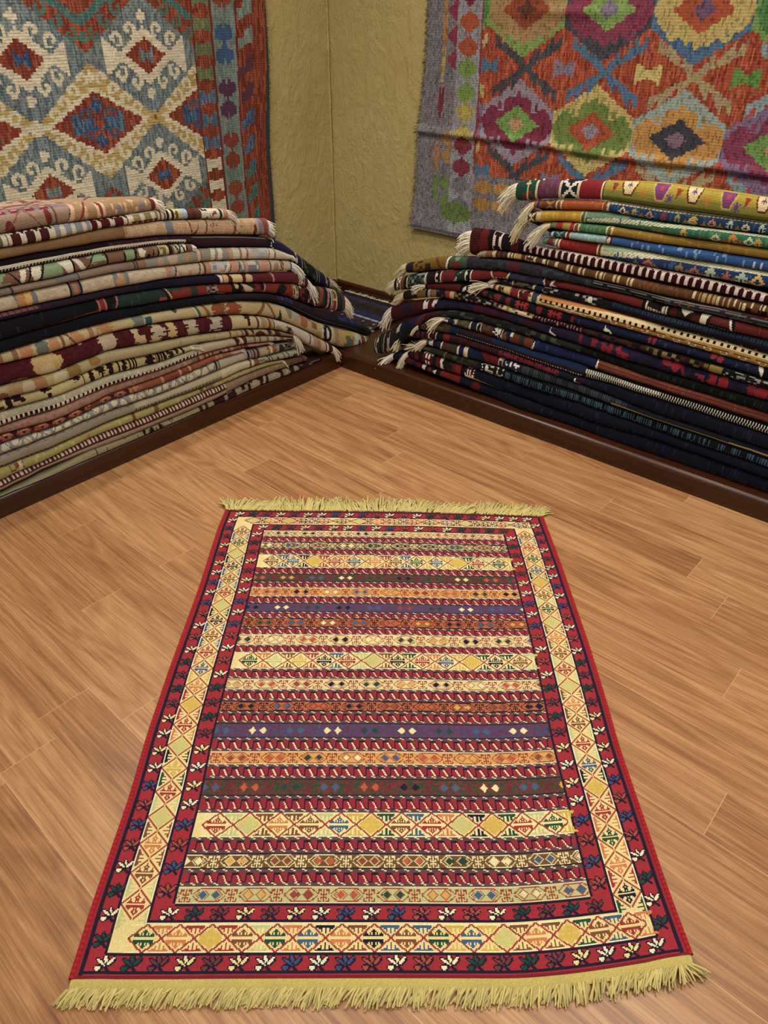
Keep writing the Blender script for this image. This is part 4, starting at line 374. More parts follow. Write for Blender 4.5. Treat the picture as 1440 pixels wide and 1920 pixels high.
RUGS['L19']=('taupe folded rug with one fine dotted line,beneath the grey zigzag rug',
 [(0.9417,0.1606,0.1334,0.0),(0.9822,0.175,0.1407,0.0),(1.0223,0.1815,0.1476,0.0),(1.0618,0.1855,0.1539,0.0),(1.1006,0.1894,0.1601,0.0),(1.1388,0.1936,0.1654,0.0),(1.1764,0.1985,0.1686,0.0),(1.2134,0.2038,0.171,0.0),(1.2498,0.209,0.1733,0.0),(1.2857,0.213,0.1748,0.0),(1.3215,0.2137,0.174,0.0),(1.3568,0.2131,0.1723,0.0),(1.3917,0.2125,0.1706,0.0),(1.426,0.212,0.1694,0.0),(1.4597,0.2116,0.1694,0.0),(1.4929,0.2113,0.17,0.0),(1.5256,0.2111,0.1706,0.0),(1.5578,0.2107,0.1712,0.0),(1.5895,0.21,0.1722,0.0),(1.6208,0.2092,0.1732,0.0),(1.6517,0.2084,0.1743,0.0),(1.6821,0.2082,0.1753,0.0),(1.7118,0.2097,0.1761,0.0),(1.7412,0.2117,0.1768,0.0),(1.7701,0.2137,0.1776,0.0),(1.7985,0.2157,0.1783,0.0),(1.8266,0.2177,0.179,0.0),(1.8543,0.2196,0.1797,0.0),(1.8817,0.2215,0.1804,0.0),(1.9087,0.2228,0.1807,0.0),(1.9358,0.2223,0.1796,0.0),(1.9627,0.2213,0.1781,0.0),(1.9892,0.2203,0.1766,0.0),(2.0154,0.2192,0.1751,0.0),(2.0413,0.2182,0.1736,0.0),(2.0669,0.2172,0.1722,0.0),(2.0921,0.2162,0.1708,0.0),(2.117,0.2154,0.1698,0.0),(2.1414,0.215,0.1698,0.0),(2.1653,0.2147,0.1703,0.0),(2.189,0.2145,0.1708,0.0),(2.2124,0.2142,0.1713,0.0),(2.2355,0.214,0.1717,0.0),(2.2583,0.2137,0.1722,0.0),(2.2809,0.2135,0.1726,0.0),(2.3031,0.2132,0.1731,0.0),(2.6631,0.2111,0.1763,0.0)],
 [('F','98907c'),('B',[1.799,2.6631],'958d7b'),('Z',[1.799,2.6631],0.14,0.14,'6a6258',0.0018,0.032),('D',[1.427,2.6631],0.62,0.78,'5c4a30',0.0085,0.5,0),('B',[1.427,2.6631],'9a9076',0.8,1),('B',[1.3941,1.799],'b0a688',0,0.6),('D',[1.3774,1.799],0.5,0.64,'574834',0.0085,0.5,0),('B',[1.2408,1.3941],'c0b494'),('L',[1.2379],0.012,'6a4a38',0.01),('L',[1.2263],0.016,'cdc0a4',0.01),('B',[1.191,1.2175],'8c5a40'),('B',[0.9417,1.188],'a9a48c'),('K',[1.1402,1.188],0.1,0.9,['a9a48c','7d7464','b5b098'],0.015,4),('L',[1.131],0.008,'544a3a',-0.02),('L',[1.1158],0.006,'544a3a',-0.02),('P',[1.0912,1.0757,1.085],[0.3,0.6,0.8],'3a3028'),('L',[1.0475],0.006,'54503c',-0.02),('L',[1.0222],0.006,'54503c',-0.02),('K',[0.9417,0.9998],0.1,0.8,['a9a48c','a9a48c','4a3c34'],0.014,5)],
 None)
RUGS['L20']=('yellow olive ribbed folded rug near the bottom of the left stack',
 [(1.0565,0.1488,0.1367,0.0),(1.0948,0.1561,0.1425,0.0),(1.1324,0.1627,0.1477,0.0),(1.1697,0.1668,0.1502,0.0),(1.2066,0.1692,0.151,0.0),(1.2429,0.1714,0.1517,0.0),(1.2787,0.1734,0.1524,0.0),(1.3141,0.1733,0.1524,0.0),(1.3492,0.1717,0.152,0.0),(1.3837,0.1701,0.1516,0.0),(1.4178,0.1686,0.1512,0.0),(1.4513,0.1682,0.1505,0.0),(1.4843,0.1687,0.1496,0.0),(1.5168,0.1692,0.1486,0.0),(1.5488,0.1698,0.1477,0.0),(1.5804,0.1706,0.1468,0.0),(1.6115,0.1716,0.146,0.0),(1.6422,0.1727,0.1451,0.0),(1.6724,0.1737,0.1443,0.0),(1.7022,0.1746,0.1443,0.0),(1.7315,0.1754,0.1451,0.0),(1.7603,0.1761,0.1461,0.0),(1.7888,0.1768,0.147,0.0),(1.8169,0.1775,0.1479,0.0),(1.8446,0.1783,0.1489,0.0),(1.8719,0.179,0.1498,0.0),(1.8989,0.1796,0.1506,0.0),(1.9257,0.1795,0.1506,0.0),(1.9525,0.1782,0.1492,0.0),(1.979,0.1767,0.1477,0.0),(2.0052,0.1753,0.1462,0.0),(2.0311,0.1738,0.1447,0.0),(2.0566,0.1724,0.1432,0.0),(2.0819,0.171,0.1417,0.0),(2.1068,0.1696,0.1402,0.0),(2.1314,0.1688,0.1389,0.0),(2.1555,0.169,0.1376,0.0),(2.1793,0.1694,0.1365,0.0),(2.2028,0.1699,0.1353,0.0),(2.226,0.1704,0.1341,0.0),(2.2489,0.1708,0.133,0.0),(2.2716,0.1713,0.1319,0.0),(2.294,0.1717,0.1308,0.0),(2.3161,0.1722,0.1297,0.0),(2.6761,0.1755,0.1207,0.0)],
 [('F','a39a5c'),('V',[1.0565,2.6761],'b5ac70',0.12,0,1,2),('K',[2.2355,2.2835],0.2,0.6,['a39a5c','8a4a30','8a4a30'],0.012,3),('L',[2.2505],0.012,'c4b89a',0.01),('E',[1.9873,2.0044],'a8785c',0.6,0.3,4),('P',[1.8159,1.8022,1.8068,1.8205],[0,0,1,1],'7a4a2c'),('L',[1.7134],0.02,'7d5030',0.01),('B',[1.4375,1.4753],'8c6a40',0.2,0.8),('E',[1.486,1.5072],'6a5a30',0.2,0.4,5),('B',[1.0565,1.399],'a39760'),('V',[1.0565,1.399],'8a7a44',0.1,0,1,6)],
 (18,0.045,0.8,0.9,0.2,0.4,'c8c0a8',0.0015))
RUGS['L21']=('brown folded rug with a row of pinkish squares,second from bottom of left stack',
 [(0.9075,0.1221,0.0993,0.0),(0.9493,0.1285,0.1014,0.0),(0.9905,0.1349,0.1034,0.0),(1.0309,0.141,0.1055,0.0),(1.0707,0.145,0.1075,0.0),(1.11,0.147,0.1096,0.0),(1.1487,0.1484,0.1112,0.0),(1.1868,0.1493,0.1119,0.0),(1.2244,0.1501,0.1124,0.0),(1.2614,0.1509,0.1129,0.0),(1.2979,0.1513,0.1122,0.0),(1.3341,0.1511,0.1089,0.0),(1.3699,0.1507,0.1047,0.0),(1.4052,0.1503,0.1007,0.0),(1.4399,0.1498,0.0976,0.0),(1.4739,0.1489,0.0969,0.0),(1.5074,0.148,0.0969,0.0),(1.5405,0.1471,0.0969,0.0),(1.573,0.1462,0.0969,0.0),(1.6051,0.1453,0.0969,0.0),(1.6368,0.1444,0.0969,0.0),(1.668,0.1435,0.0969,0.0),(1.6987,0.1431,0.0969,0.0),(1.7289,0.1437,0.0971,0.0),(1.7587,0.1447,0.0974,0.0),(1.788,0.1457,0.0976,0.0),(1.8169,0.1466,0.0979,0.0),(1.8454,0.1476,0.0981,0.0),(1.8735,0.1485,0.0984,0.0),(1.9013,0.1494,0.0986,0.0),(1.9287,0.1497,0.099,0.0),(1.9559,0.1486,0.0999,0.0),(1.9828,0.1471,0.1008,0.0),(2.0093,0.1455,0.1018,0.0),(2.0355,0.144,0.1027,0.0),(2.0613,0.1425,0.1037,0.0),(2.0869,0.141,0.1046,0.0),(2.1121,0.1395,0.1055,0.0),(2.1371,0.1381,0.106,0.0),(2.1619,0.1368,0.1051,0.0),(2.1864,0.1356,0.1039,0.0),(2.2107,0.1345,0.1027,0.0),(2.2347,0.1333,0.1014,0.0),(2.2584,0.1321,0.1002,0.0),(2.2818,0.131,0.0991,0.0),(2.305,0.1299,0.0979,0.0),(2.3279,0.1288,0.0967,0.0),(2.6879,0.12,0.088,0.0)],
 [('F','a0856f'),('B',[1.3819,2.6879],'4b2820',0.02,0.5),('D',[1.3819,2.6879],0.08,0.42,'c4a898',0.015,0.5,0.0),('B',[1.3819,2.6879],'a98f80',0.52,1),('B',[0.9075,1.3819],'8c7458'),('V',[0.9075,1.3819],'a08a6a',0.1,0,1,3),('B',[0.9075,1.0359],'6a4c38'),('D',[0.9075,0.9543],0,1,'4c3024',0.03,0.4,0)],
 None)
RUGS['L22']=('greenish beige bottom rug of the left stack,lying on the left platform',
 [(0.8129,0.0793,0.0532,0.0),(0.8561,0.0843,0.0546,0.0),(0.8986,0.0892,0.056,0.0),(0.9404,0.094,0.0573,0.0),(0.9815,0.0988,0.0587,0.0),(1.0219,0.103,0.0599,0.0),(1.0617,0.1056,0.0609,0.0),(1.1009,0.1076,0.0618,0.0),(1.1395,0.1095,0.0625,0.0),(1.1776,0.1105,0.0622,0.0),(1.2152,0.111,0.0613,0.0),(1.2522,0.1115,0.0604,0.0),(1.2887,0.1116,0.0596,0.0),(1.3248,0.1094,0.0594,0.0),(1.3605,0.1055,0.0596,0.0),(1.3956,0.1015,0.0599,0.0),(1.4303,0.0977,0.0602,0.0),(1.4643,0.0959,0.0604,0.0),(1.4977,0.0958,0.0607,0.0),(1.5306,0.0958,0.0609,0.0),(1.563,0.0958,0.0612,0.0),(1.595,0.0958,0.0617,0.0),(1.6264,0.0958,0.0625,0.0),(1.6575,0.0958,0.0632,0.0),(1.6881,0.0958,0.064,0.0),(1.7182,0.0961,0.0648,0.0),(1.7479,0.0967,0.0655,0.0),(1.7772,0.0973,0.0662,0.0),(1.8061,0.098,0.067,0.0),(1.8346,0.0986,0.0677,0.0),(1.8627,0.0992,0.0684,0.0),(1.8905,0.0998,0.0691,0.0),(1.9179,0.1004,0.0697,0.0),(1.9448,0.1019,0.07,0.0),(1.9714,0.1042,0.0698,0.0),(1.9979,0.104,0.0695,0.0),(2.0244,0.1018,0.0692,0.0),(2.0505,0.0995,0.0688,0.0),(2.0764,0.0973,0.0685,0.0),(2.1019,0.095,0.0682,0.0),(2.1271,0.0928,0.0679,0.0),(2.152,0.091,0.0676,0.0),(2.1764,0.0896,0.0674,0.0),(2.2006,0.0885,0.0672,0.0),(2.2245,0.0874,0.0671,0.0),(2.2481,0.0863,0.0669,0.0),(2.2714,0.0852,0.0667,0.0),(2.2945,0.0841,0.0665,0.0),(2.3172,0.083,0.0664,0.0),(2.3397,0.082,0.0662,0.0),(2.6997,0.0734,0.0649,0.0)],
 [('F','96906c'),('B',[1.9677,1.9914],'968f70'),('D',[1.9547,1.985],0,1,'241c16',0.045,0.4,0),('V',[1.6308,1.959],'5c5a40',0.07,0,1,3),('P',[1.7873,1.7731,1.7826],[0.2,0.2,0.9],'201814'),('E',[1.7396,1.7565],'201814',0.5,0.3,4),('E',[1.7007,1.7154],'201814',0.5,0.35,5),('P',[1.681,1.661,1.671],[1,0.1,0.6],'201814'),('B',[1.4783,1.5214],'3c2c22',0,1),('L',[1.5],0.012,'988c6c',0.01),('B',[0.8129,1.4453],'33191a'),('K',[1.2428,1.4453],0.1,0.9,['33191a','33191a','8c8468'],0.016,6),('E',[1.2963,1.3314],'968e72',0.5,0.45,7),('E',[1.1942,1.2428],'a09678',0.5,0.4,8),('L',[1.1696],0.014,'a89a7c',0.02),('E',[1.0818,1.151],'968e72',0.45,0.45,9),('E',[1.0237,1.0626],'8c8468',0.4,0.4,10),('L',[1.0432],0.01,'b0a284',0.02),('E',[0.971,0.9974],'8c8468',0.4,0.4,11),('K',[0.8129,0.9576],0.1,0.9,['33191a','33191a','6a5a48'],0.02,12)],
 None)
RUGS['R1']=('thick yellow green rolled rug with tulip shapes on top of the right stack',
 [(1.5161,0.9216,0.8594,0.0),(1.5427,0.9303,0.8597,0.0),(1.5689,0.9347,0.8644,0.0),(1.5947,0.9377,0.8713,0.0),(1.6203,0.9406,0.8769,0.0),(1.6457,0.9432,0.8807,0.0),(1.6709,0.9457,0.8843,0.0),(1.6957,0.9482,0.8878,0.0),(1.7202,0.9506,0.8908,0.0),(1.7445,0.9529,0.8932,0.0),(1.7686,0.9552,0.8957,0.0),(1.7923,0.9575,0.8981,0.0),(1.8158,0.9598,0.9004,0.0),(1.839,0.962,0.9027,0.0),(1.862,0.9638,0.9041,0.0),(1.885,0.9653,0.9043,0.0),(1.9077,0.9666,0.9044,0.0),(1.9302,0.968,0.9045,0.0),(1.9525,0.9693,0.9046,0.0),(1.9745,0.9706,0.9047,0.0),(1.9963,0.9719,0.9048,0.0),(2.0179,0.9732,0.9049,0.0),(2.0392,0.9742,0.9052,0.0),(2.0604,0.9745,0.9058,0.0),(2.0813,0.9746,0.9064,0.0),(2.1021,0.9747,0.9071,0.0),(2.1226,0.9749,0.9077,0.0),(2.143,0.975,0.9084,0.0),(2.1631,0.9751,0.909,0.0),(2.183,0.9752,0.9097,0.0),(2.2028,0.9753,0.9102,0.0),(2.2224,0.9753,0.9105,0.0),(2.2418,0.9752,0.9108,0.0),(2.2611,0.9751,0.911,0.0),(2.2801,0.9751,0.9113,0.0),(2.299,0.975,0.9115,0.0),(2.3177,0.975,0.9118,0.0),(2.3362,0.9749,0.912,0.0),(2.3545,0.9748,0.9122,0.0),(2.7145,0.9743,0.9147,0.0)],
 [('F','a3983a'),('B',[1.5161,1.5983],'2d5547'),('P',[1.546,1.5629,1.5797],[0.55,0.9,0.55],'8c3328'),('Z',[1.5418,1.5921],0.68,0.14,'8c3328',0.005,0.05),('L',[1.5672],0.008,'c9bf8c',0),('B',[1.5587,1.5776],'c9bf8c',0.22,0.32),('B',[1.5503,1.5859],'b0402f',0.05,0.14),('L',[1.6035],0.012,'dccfa8',0),('L',[1.6086],0.004,'241c24',0),('B',[1.6107,1.6898],'74425e'),('V',[1.6107,1.6898],'84526e',0.1,0,1,3),('L',[1.6928],0.01,'d8ccb0',0),('B',[1.6977,1.7565],'232b3c'),('M',[1.7273],'cross','e2ddd0',0.45,0.75),('L',[1.7585],0.01,'d8ccb0',0),('B',[1.7623,1.8362],'93242b'),('V',[1.7623,1.8362],'a33238',0.1,0,1,4),('L',[1.8409],0.008,'e0d4b0',0),('L',[1.8455],0.005,'241c14',0),('B',[1.8474,2.7145],'b5a13c',-9,0.45),('B',[1.8474,2.7145],'969440',0.45,1),('B',[1.8474,2.7145],'6e7a30',0.66,0.8),('B',[1.877,2.7145],'2a1a12',0.8,1),('D',[1.877,2.7145],0.83,0.92,'9c8a5c',0.007,0.5,0),('P',[1.9027,1.9586,1.9568,1.9461,1.9173,1.9046],[0.05,0.05,0.22,0.56,0.56,0.22],'7d2f26'),('P',[1.9064,1.955,1.9514,1.9425,1.9209,1.91],[0.06,0.06,0.22,0.5,0.5,0.22],'e3d2a0'),('M',[1.9317],'star','75508a',0.2,0.22),('P',[2.1128,2.1634,2.1618,2.1521,2.126,2.1145],[0.05,0.05,0.22,0.56,0.56,0.22],'7d2f26'),('P',[2.1161,2.1602,2.157,2.1489,2.1293,2.1194],[0.06,0.06,0.22,0.5,0.5,0.22],'e3d2a0'),('M',[2.1391],'star','75508a',0.2,0.22),('P',[2.3175,2.3689,2.3665,2.3531,2.3294,2.3189],[0.05,0.05,0.22,0.56,0.56,0.22],'7d2f26'),('P',[2.3204,2.3641,2.3593,2.3501,2.3324,2.3234],[0.06,0.06,0.22,0.5,0.5,0.22],'e3d2a0'),('M',[2.3413],'star','75508a',0.2,0.22),('P',[2.6281,2.7025,2.7001,2.6857,2.6473,2.6305],[0.05,0.05,0.22,0.56,0.56,0.22],'7d2f26'),('P',[2.6329,2.6977,2.6929,2.6809,2.6521,2.6377],[0.06,0.06,0.22,0.5,0.5,0.22],'e3d2a0'),('M',[2.6665],'star','75508a',0.2,0.22),('P',[2.0094,2.0626,2.0609,2.0507,2.0233,2.0112],[0.07,0.07,0.28,0.62,0.62,0.28],'c8b46c'),('P',[2.0129,2.0592,2.0558,2.0473,2.0267,2.0164],[0.09,0.09,0.28,0.56,0.56,0.28],'8a4a82'),('M',[2.037],'star','c64848',0.22,0.2),('P',[2.216,2.2643,2.2628,2.2535,2.2286,2.2176],[0.07,0.07,0.28,0.62,0.62,0.28],'c8b46c'),('P',[2.2192,2.2612,2.2581,2.2504,2.2317,2.2223],[0.09,0.09,0.28,0.56,0.56,0.28],'8a4a82'),('M',[2.2411],'star','c64848',0.22,0.2),('P',[2.4601,2.5345,2.5321,2.5177,2.4793,2.4625],[0.07,0.07,0.28,0.62,0.62,0.28],'c8b46c'),('P',[2.4649,2.5297,2.5249,2.5129,2.4841,2.4697],[0.09,0.09,0.28,0.56,0.56,0.28],'8a4a82'),('M',[2.4985],'star','c64848',0.22,0.2),('M',[2.0677,2.2704,2.5417],'star','6a5590',0.5,0.3),('M',[1.9798,2.1827,2.3929],'star','c88a34',0.4,0.3),('P',[1.8733,1.8954,1.8807],[0.15,0.2,0.5],'a34030'),('P',[2.0845,2.1045,2.0878],[0.15,0.2,0.5],'a34030'),('P',[2.2888,2.3069,2.2918],[0.15,0.2,0.5],'a34030')],
 (110,0.085,1,0.8,0.0,0,'dcd5c0',0.0019))
RUGS['R2']=('blue folded rug with orange end and white dashed line,second from top at right',
 [(1.5969,0.8695,0.8453,0.0),(1.623,0.8737,0.8479,0.0),(1.6489,0.8779,0.8504,0.0),(1.6744,0.8821,0.8529,0.0),(1.6996,0.8861,0.8554,0.0),(1.7245,0.8895,0.8579,0.0),(1.7492,0.892,0.8606,0.0),(1.7736,0.8944,0.8632,0.0),(1.7977,0.8968,0.8659,0.0),(1.8215,0.8992,0.8685,0.0),(1.845,0.9014,0.871,0.0),(1.8685,0.9026,0.8725,0.0),(1.892,0.9028,0.8724,0.0),(1.9153,0.9029,0.872,0.0),(1.9384,0.903,0.8716,0.0),(1.9612,0.9031,0.8712,0.0),(1.9838,0.9032,0.8708,0.0),(2.0061,0.9033,0.8704,0.0),(2.0282,0.9034,0.87,0.0),(2.0501,0.9036,0.8699,0.0),(2.0716,0.9042,0.8703,0.0),(2.0928,0.9049,0.871,0.0),(2.1139,0.9055,0.8716,0.0),(2.1347,0.9062,0.8723,0.0),(2.1553,0.9069,0.8729,0.0),(2.1757,0.9075,0.8736,0.0),(2.1959,0.9081,0.8742,0.0),(2.2158,0.9087,0.8749,0.0),(2.2356,0.909,0.8756,0.0),(2.2553,0.9093,0.8764,0.0),(2.2747,0.9096,0.8772,0.0),(2.2939,0.9098,0.878,0.0),(2.3129,0.9101,0.8788,0.0),(2.3318,0.9103,0.8795,0.0),(2.3505,0.9106,0.8803,0.0),(2.369,0.9108,0.8811,0.0),(2.729,0.9133,0.8883,0.0)],
 [('F','24456c'),('B',[1.5969,1.6095],'2a1c18'),('B',[1.599,1.6116],'a85c2c'),('B',[1.6199,1.6324],'94502c'),('B',[1.6324,1.6835],'744a2c'),('M',[1.6612],'cross','c08a50',0.5,0.7),('B',[1.6835,1.7077],'d0c096'),('E',[1.6896,1.7017],'8c5030',0.5,0.4,3),('B',[1.7077,1.851],'ad5a26'),('V',[1.7077,1.851],'bb6a34',0.1,0,1,4),('B',[1.851,1.8754],'cbb98a'),('E',[1.8547,1.8679],'8c5030',0.5,0.4,5),('B',[1.8754,2.729],'dcd2b0',0.02,0.26),('D',[1.8754,2.729],0.1,0.26,'8f8a5c',0.0125,0.4,0),('V',[1.8754,2.729],'3a5c84',0.15,0.28,1,6),('M',[1.924,2.1509,2.3091],'diam','d8c8a0',0.58,0.5),('M',[1.9643,2.1043],'tree','b0a060',0.55,0.5),('M',[2.0145,2.2109],'diam','c88a70',0.58,0.5),('M',[1.9424,1.9877,2.1311,2.1868,2.2347,2.2861],'tri','a08a4c',0.68,0.32),('M',[2.06],'tree','a03838',0.55,0.5),('M',[2.2629,2.3542],'tree','b6c8b0',0.55,0.55),('M',[2.1542],'tree','c8a850',0.55,0.6)],
 (90,0.085,0.75,1.3,0.15,0.12,'d2c8a8',0.0017))
RUGS['R3']=('green folded rug with bright yellow end band,third from top at right',
 [(1.5799,0.8298,0.791,0.0),(1.6059,0.8359,0.7996,0.0),(1.6317,0.8411,0.8059,0.0),(1.6575,0.8455,0.81,0.0),(1.6829,0.8497,0.8139,0.0),(1.7081,0.8539,0.8176,0.0),(1.7331,0.8572,0.8203,0.0),(1.7579,0.8598,0.8222,0.0),(1.7824,0.8623,0.8239,0.0),(1.8067,0.8648,0.8256,0.0),(1.8306,0.8673,0.8273,0.0),(1.8543,0.8697,0.829,0.0),(1.8779,0.8709,0.8306,0.0),(1.9014,0.8707,0.8314,0.0),(1.9247,0.8703,0.8318,0.0),(1.9478,0.8699,0.8321,0.0),(1.9707,0.8696,0.8324,0.0),(1.9933,0.8692,0.8328,0.0),(2.0157,0.8688,0.8331,0.0),(2.0379,0.8684,0.8334,0.0),(2.0597,0.8683,0.8338,0.0),(2.0813,0.8688,0.8344,0.0),(2.1026,0.8695,0.8351,0.0),(2.1237,0.8701,0.8358,0.0),(2.1446,0.8708,0.8364,0.0),(2.1653,0.8714,0.837,0.0),(2.1858,0.8721,0.8377,0.0),(2.206,0.8727,0.8383,0.0),(2.2261,0.8734,0.8389,0.0),(2.2459,0.8742,0.8395,0.0),(2.2655,0.875,0.8402,0.0),(2.285,0.8758,0.8408,0.0),(2.3042,0.8766,0.8414,0.0),(2.3233,0.8773,0.8419,0.0),(2.3422,0.8781,0.8425,0.0),(2.3608,0.8789,0.8431,0.0),(2.3794,0.8796,0.8437,0.0),(2.7394,0.8869,0.8493,0.0)],
 [('F','3d7a62'),('B',[1.5799,1.6174],'4c3c24'),('M',[1.5966],'cross','cbbd90',0.5,0.8),('B',[1.6174,1.634],'cdbd8c'),('B',[1.634,1.7813],'c19a2a'),('V',[1.634,1.7813],'ceab3c',0.1,0,1,3),('B',[1.7813,1.7989],'d6cca8'),('E',[1.7852,1.795],'5a6a4a',0.5,0.35,4),('B',[1.7989,1.9503],'7fa088',0,0.5),('P',[1.8047,1.8047,1.9868,2.2092,2.7394,2.7394,2.2092,1.9868],[0.75,0.55,0.3,0.08,0.02,0.2,0.28,0.52],'dfd8bc',0.0125,0.4,'8fa488'),('D',[1.8047,2.7394],0.0,0.8,'7d9a7c',0.026,0.0,0),('V',[1.8943,2.7394],'5c8c70',0.15,0.35,1,5),('M',[2.0371,2.0582],'tri','a08040',0.7,0.3),('M',[2.1351,2.357],'tree','c8a850',0.6,0.5),('M',[2.2333],'diam','cfd0a8',0.62,0.5),('M',[2.2603,2.3069],'tri','b46a34',0.72,0.36),('M',[2.2838],'tree','cf8a34',0.6,0.6),('M',[2.3314],'diam','c6d4b4',0.6,0.5),('M',[2.0893,2.193],'tri','6c7a4c',0.7,0.3)],
 (50,0.095,0.9,1.3,0.2,0.25,'d0c4a0',0.0017))
RUGS['R4']=('plain gold folded rug with green end band,upper right stack',
 [(1.6676,0.8091,0.7899,0.0),(1.6933,0.8133,0.7901,0.0),(1.7187,0.8172,0.7904,0.0),(1.7438,0.8198,0.7915,0.0),(1.7686,0.8214,0.7932,0.0),(1.7932,0.8231,0.7949,0.0),(1.8175,0.8246,0.7965,0.0),(1.8415,0.8262,0.7981,0.0),(1.8653,0.8278,0.7997,0.0),(1.8888,0.8291,0.8011,0.0),(1.9122,0.8298,0.8018,0.0),(1.9355,0.8302,0.8021,0.0),(1.9585,0.8305,0.8023,0.0),(1.9812,0.8309,0.8026,0.0),(2.0038,0.8312,0.8029,0.0),(2.026,0.8315,0.8032,0.0),(2.0481,0.8319,0.8034,0.0),(2.0699,0.8323,0.8039,0.0),(2.0914,0.8329,0.8046,0.0),(2.1127,0.8336,0.8055,0.0),(2.1338,0.8343,0.8063,0.0),(2.1546,0.8349,0.8071,0.0),(2.1753,0.8356,0.8078,0.0),(2.1957,0.8362,0.8086,0.0),(2.2159,0.8368,0.8094,0.0),(2.2359,0.8375,0.8101,0.0),(2.2558,0.8381,0.8107,0.0),(2.2754,0.8387,0.8113,0.0),(2.2949,0.8393,0.8118,0.0),(2.3142,0.8399,0.8124,0.0),(2.3333,0.8405,0.8129,0.0),(2.3522,0.8411,0.8135,0.0),(2.3709,0.8417,0.814,0.0),(2.3894,0.8422,0.8146,0.0),(2.7494,0.8479,0.8198,0.0)],
 [('F','96782a'),('B',[1.6676,1.6946],'7a8c60'),('B',[1.6946,1.7192],'a83a34'),('B',[1.7192,1.7476],'b09a50'),('B',[1.7476,1.7637],'a03230'),('B',[1.7637,1.7856],'cfc196'),('E',[1.7677,1.7797],'7d5030',0.5,0.4,3),('B',[1.7856,1.8807],'4f7d58'),('V',[1.7856,1.8807],'6a946c',0.15,0,1,4),('B',[1.8807,1.9054],'cdbf90'),('E',[1.8864,1.8978],'7d6a34',0.5,0.4,5),('V',[1.9054,2.7494],'a58634',0.1,0,1,6)],
 (100,0.1,0.9,1.0,0.35,0.18,'d4ccb0',0.0016))
RUGS['R5']=('bright blue folded rug with pale blue end band,upper right stack',
 [(1.6684,0.777,0.7594,0.0),(1.6941,0.7822,0.7614,0.0),(1.7196,0.7871,0.7634,0.0),(1.7449,0.7902,0.765,0.0),(1.7701,0.7919,0.7664,0.0),(1.795,0.7935,0.7677,0.0),(1.8197,0.795,0.769,0.0),(1.844,0.7965,0.7703,0.0),(1.8681,0.798,0.7716,0.0),(1.892,0.7994,0.7727,0.0),(1.9157,0.8001,0.7732,0.0),(1.9392,0.8004,0.7732,0.0),(1.9625,0.8007,0.7732,0.0),(1.9856,0.801,0.7732,0.0),(2.0084,0.8013,0.7732,0.0),(2.031,0.8015,0.7732,0.0),(2.0533,0.8018,0.7733,0.0),(2.0754,0.8023,0.7734,0.0),(2.0972,0.803,0.7739,0.0),(2.1188,0.8038,0.7745,0.0),(2.1401,0.8046,0.7751,0.0),(2.1612,0.8055,0.7757,0.0),(2.1821,0.8063,0.7762,0.0),(2.2027,0.807,0.7768,0.0),(2.2232,0.8078,0.7774,0.0),(2.2435,0.8086,0.7778,0.0),(2.2636,0.8092,0.7782,0.0),(2.2835,0.8098,0.7784,0.0),(2.3033,0.8103,0.7787,0.0),(2.3228,0.8109,0.7789,0.0),(2.3421,0.8115,0.7792,0.0),(2.3613,0.812,0.7794,0.0),(2.3803,0.8126,0.7797,0.0),(2.3991,0.8131,0.7799,0.0),(2.7591,0.8183,0.7823,0.0)],
 [('F','33609a'),('B',[1.6684,1.7342],'2f5566'),('M',[1.7097],'cross','8cb0a8',0.5,0.8),('B',[1.6767,1.685],'d8d0bc'),('B',[1.7342,1.7566],'d8cfbc'),('E',[1.7403,1.7525],'8c2c34',0.5,0.5,3),('B',[1.7566,1.8865],'8fb0b0'),('V',[1.7566,1.8865],'a8c4c0',0.1,0,1,4),('B',[1.8865,1.9076],'6a2430'),('E',[1.8904,1.9018],'cfc0a0',0.5,0.3,5),('V',[1.9076,2.7591],'7c9cc4',0.1,0,0.8,6),('V',[1.9076,2.7591],'c4d0dc',0.02,0,0.8,7),('B',[1.9642,2.7591],'a8924c',0.84,1),('D',[1.9642,2.7591],0.86,1,'4a4830',0.05,0.4,0)],
 None)
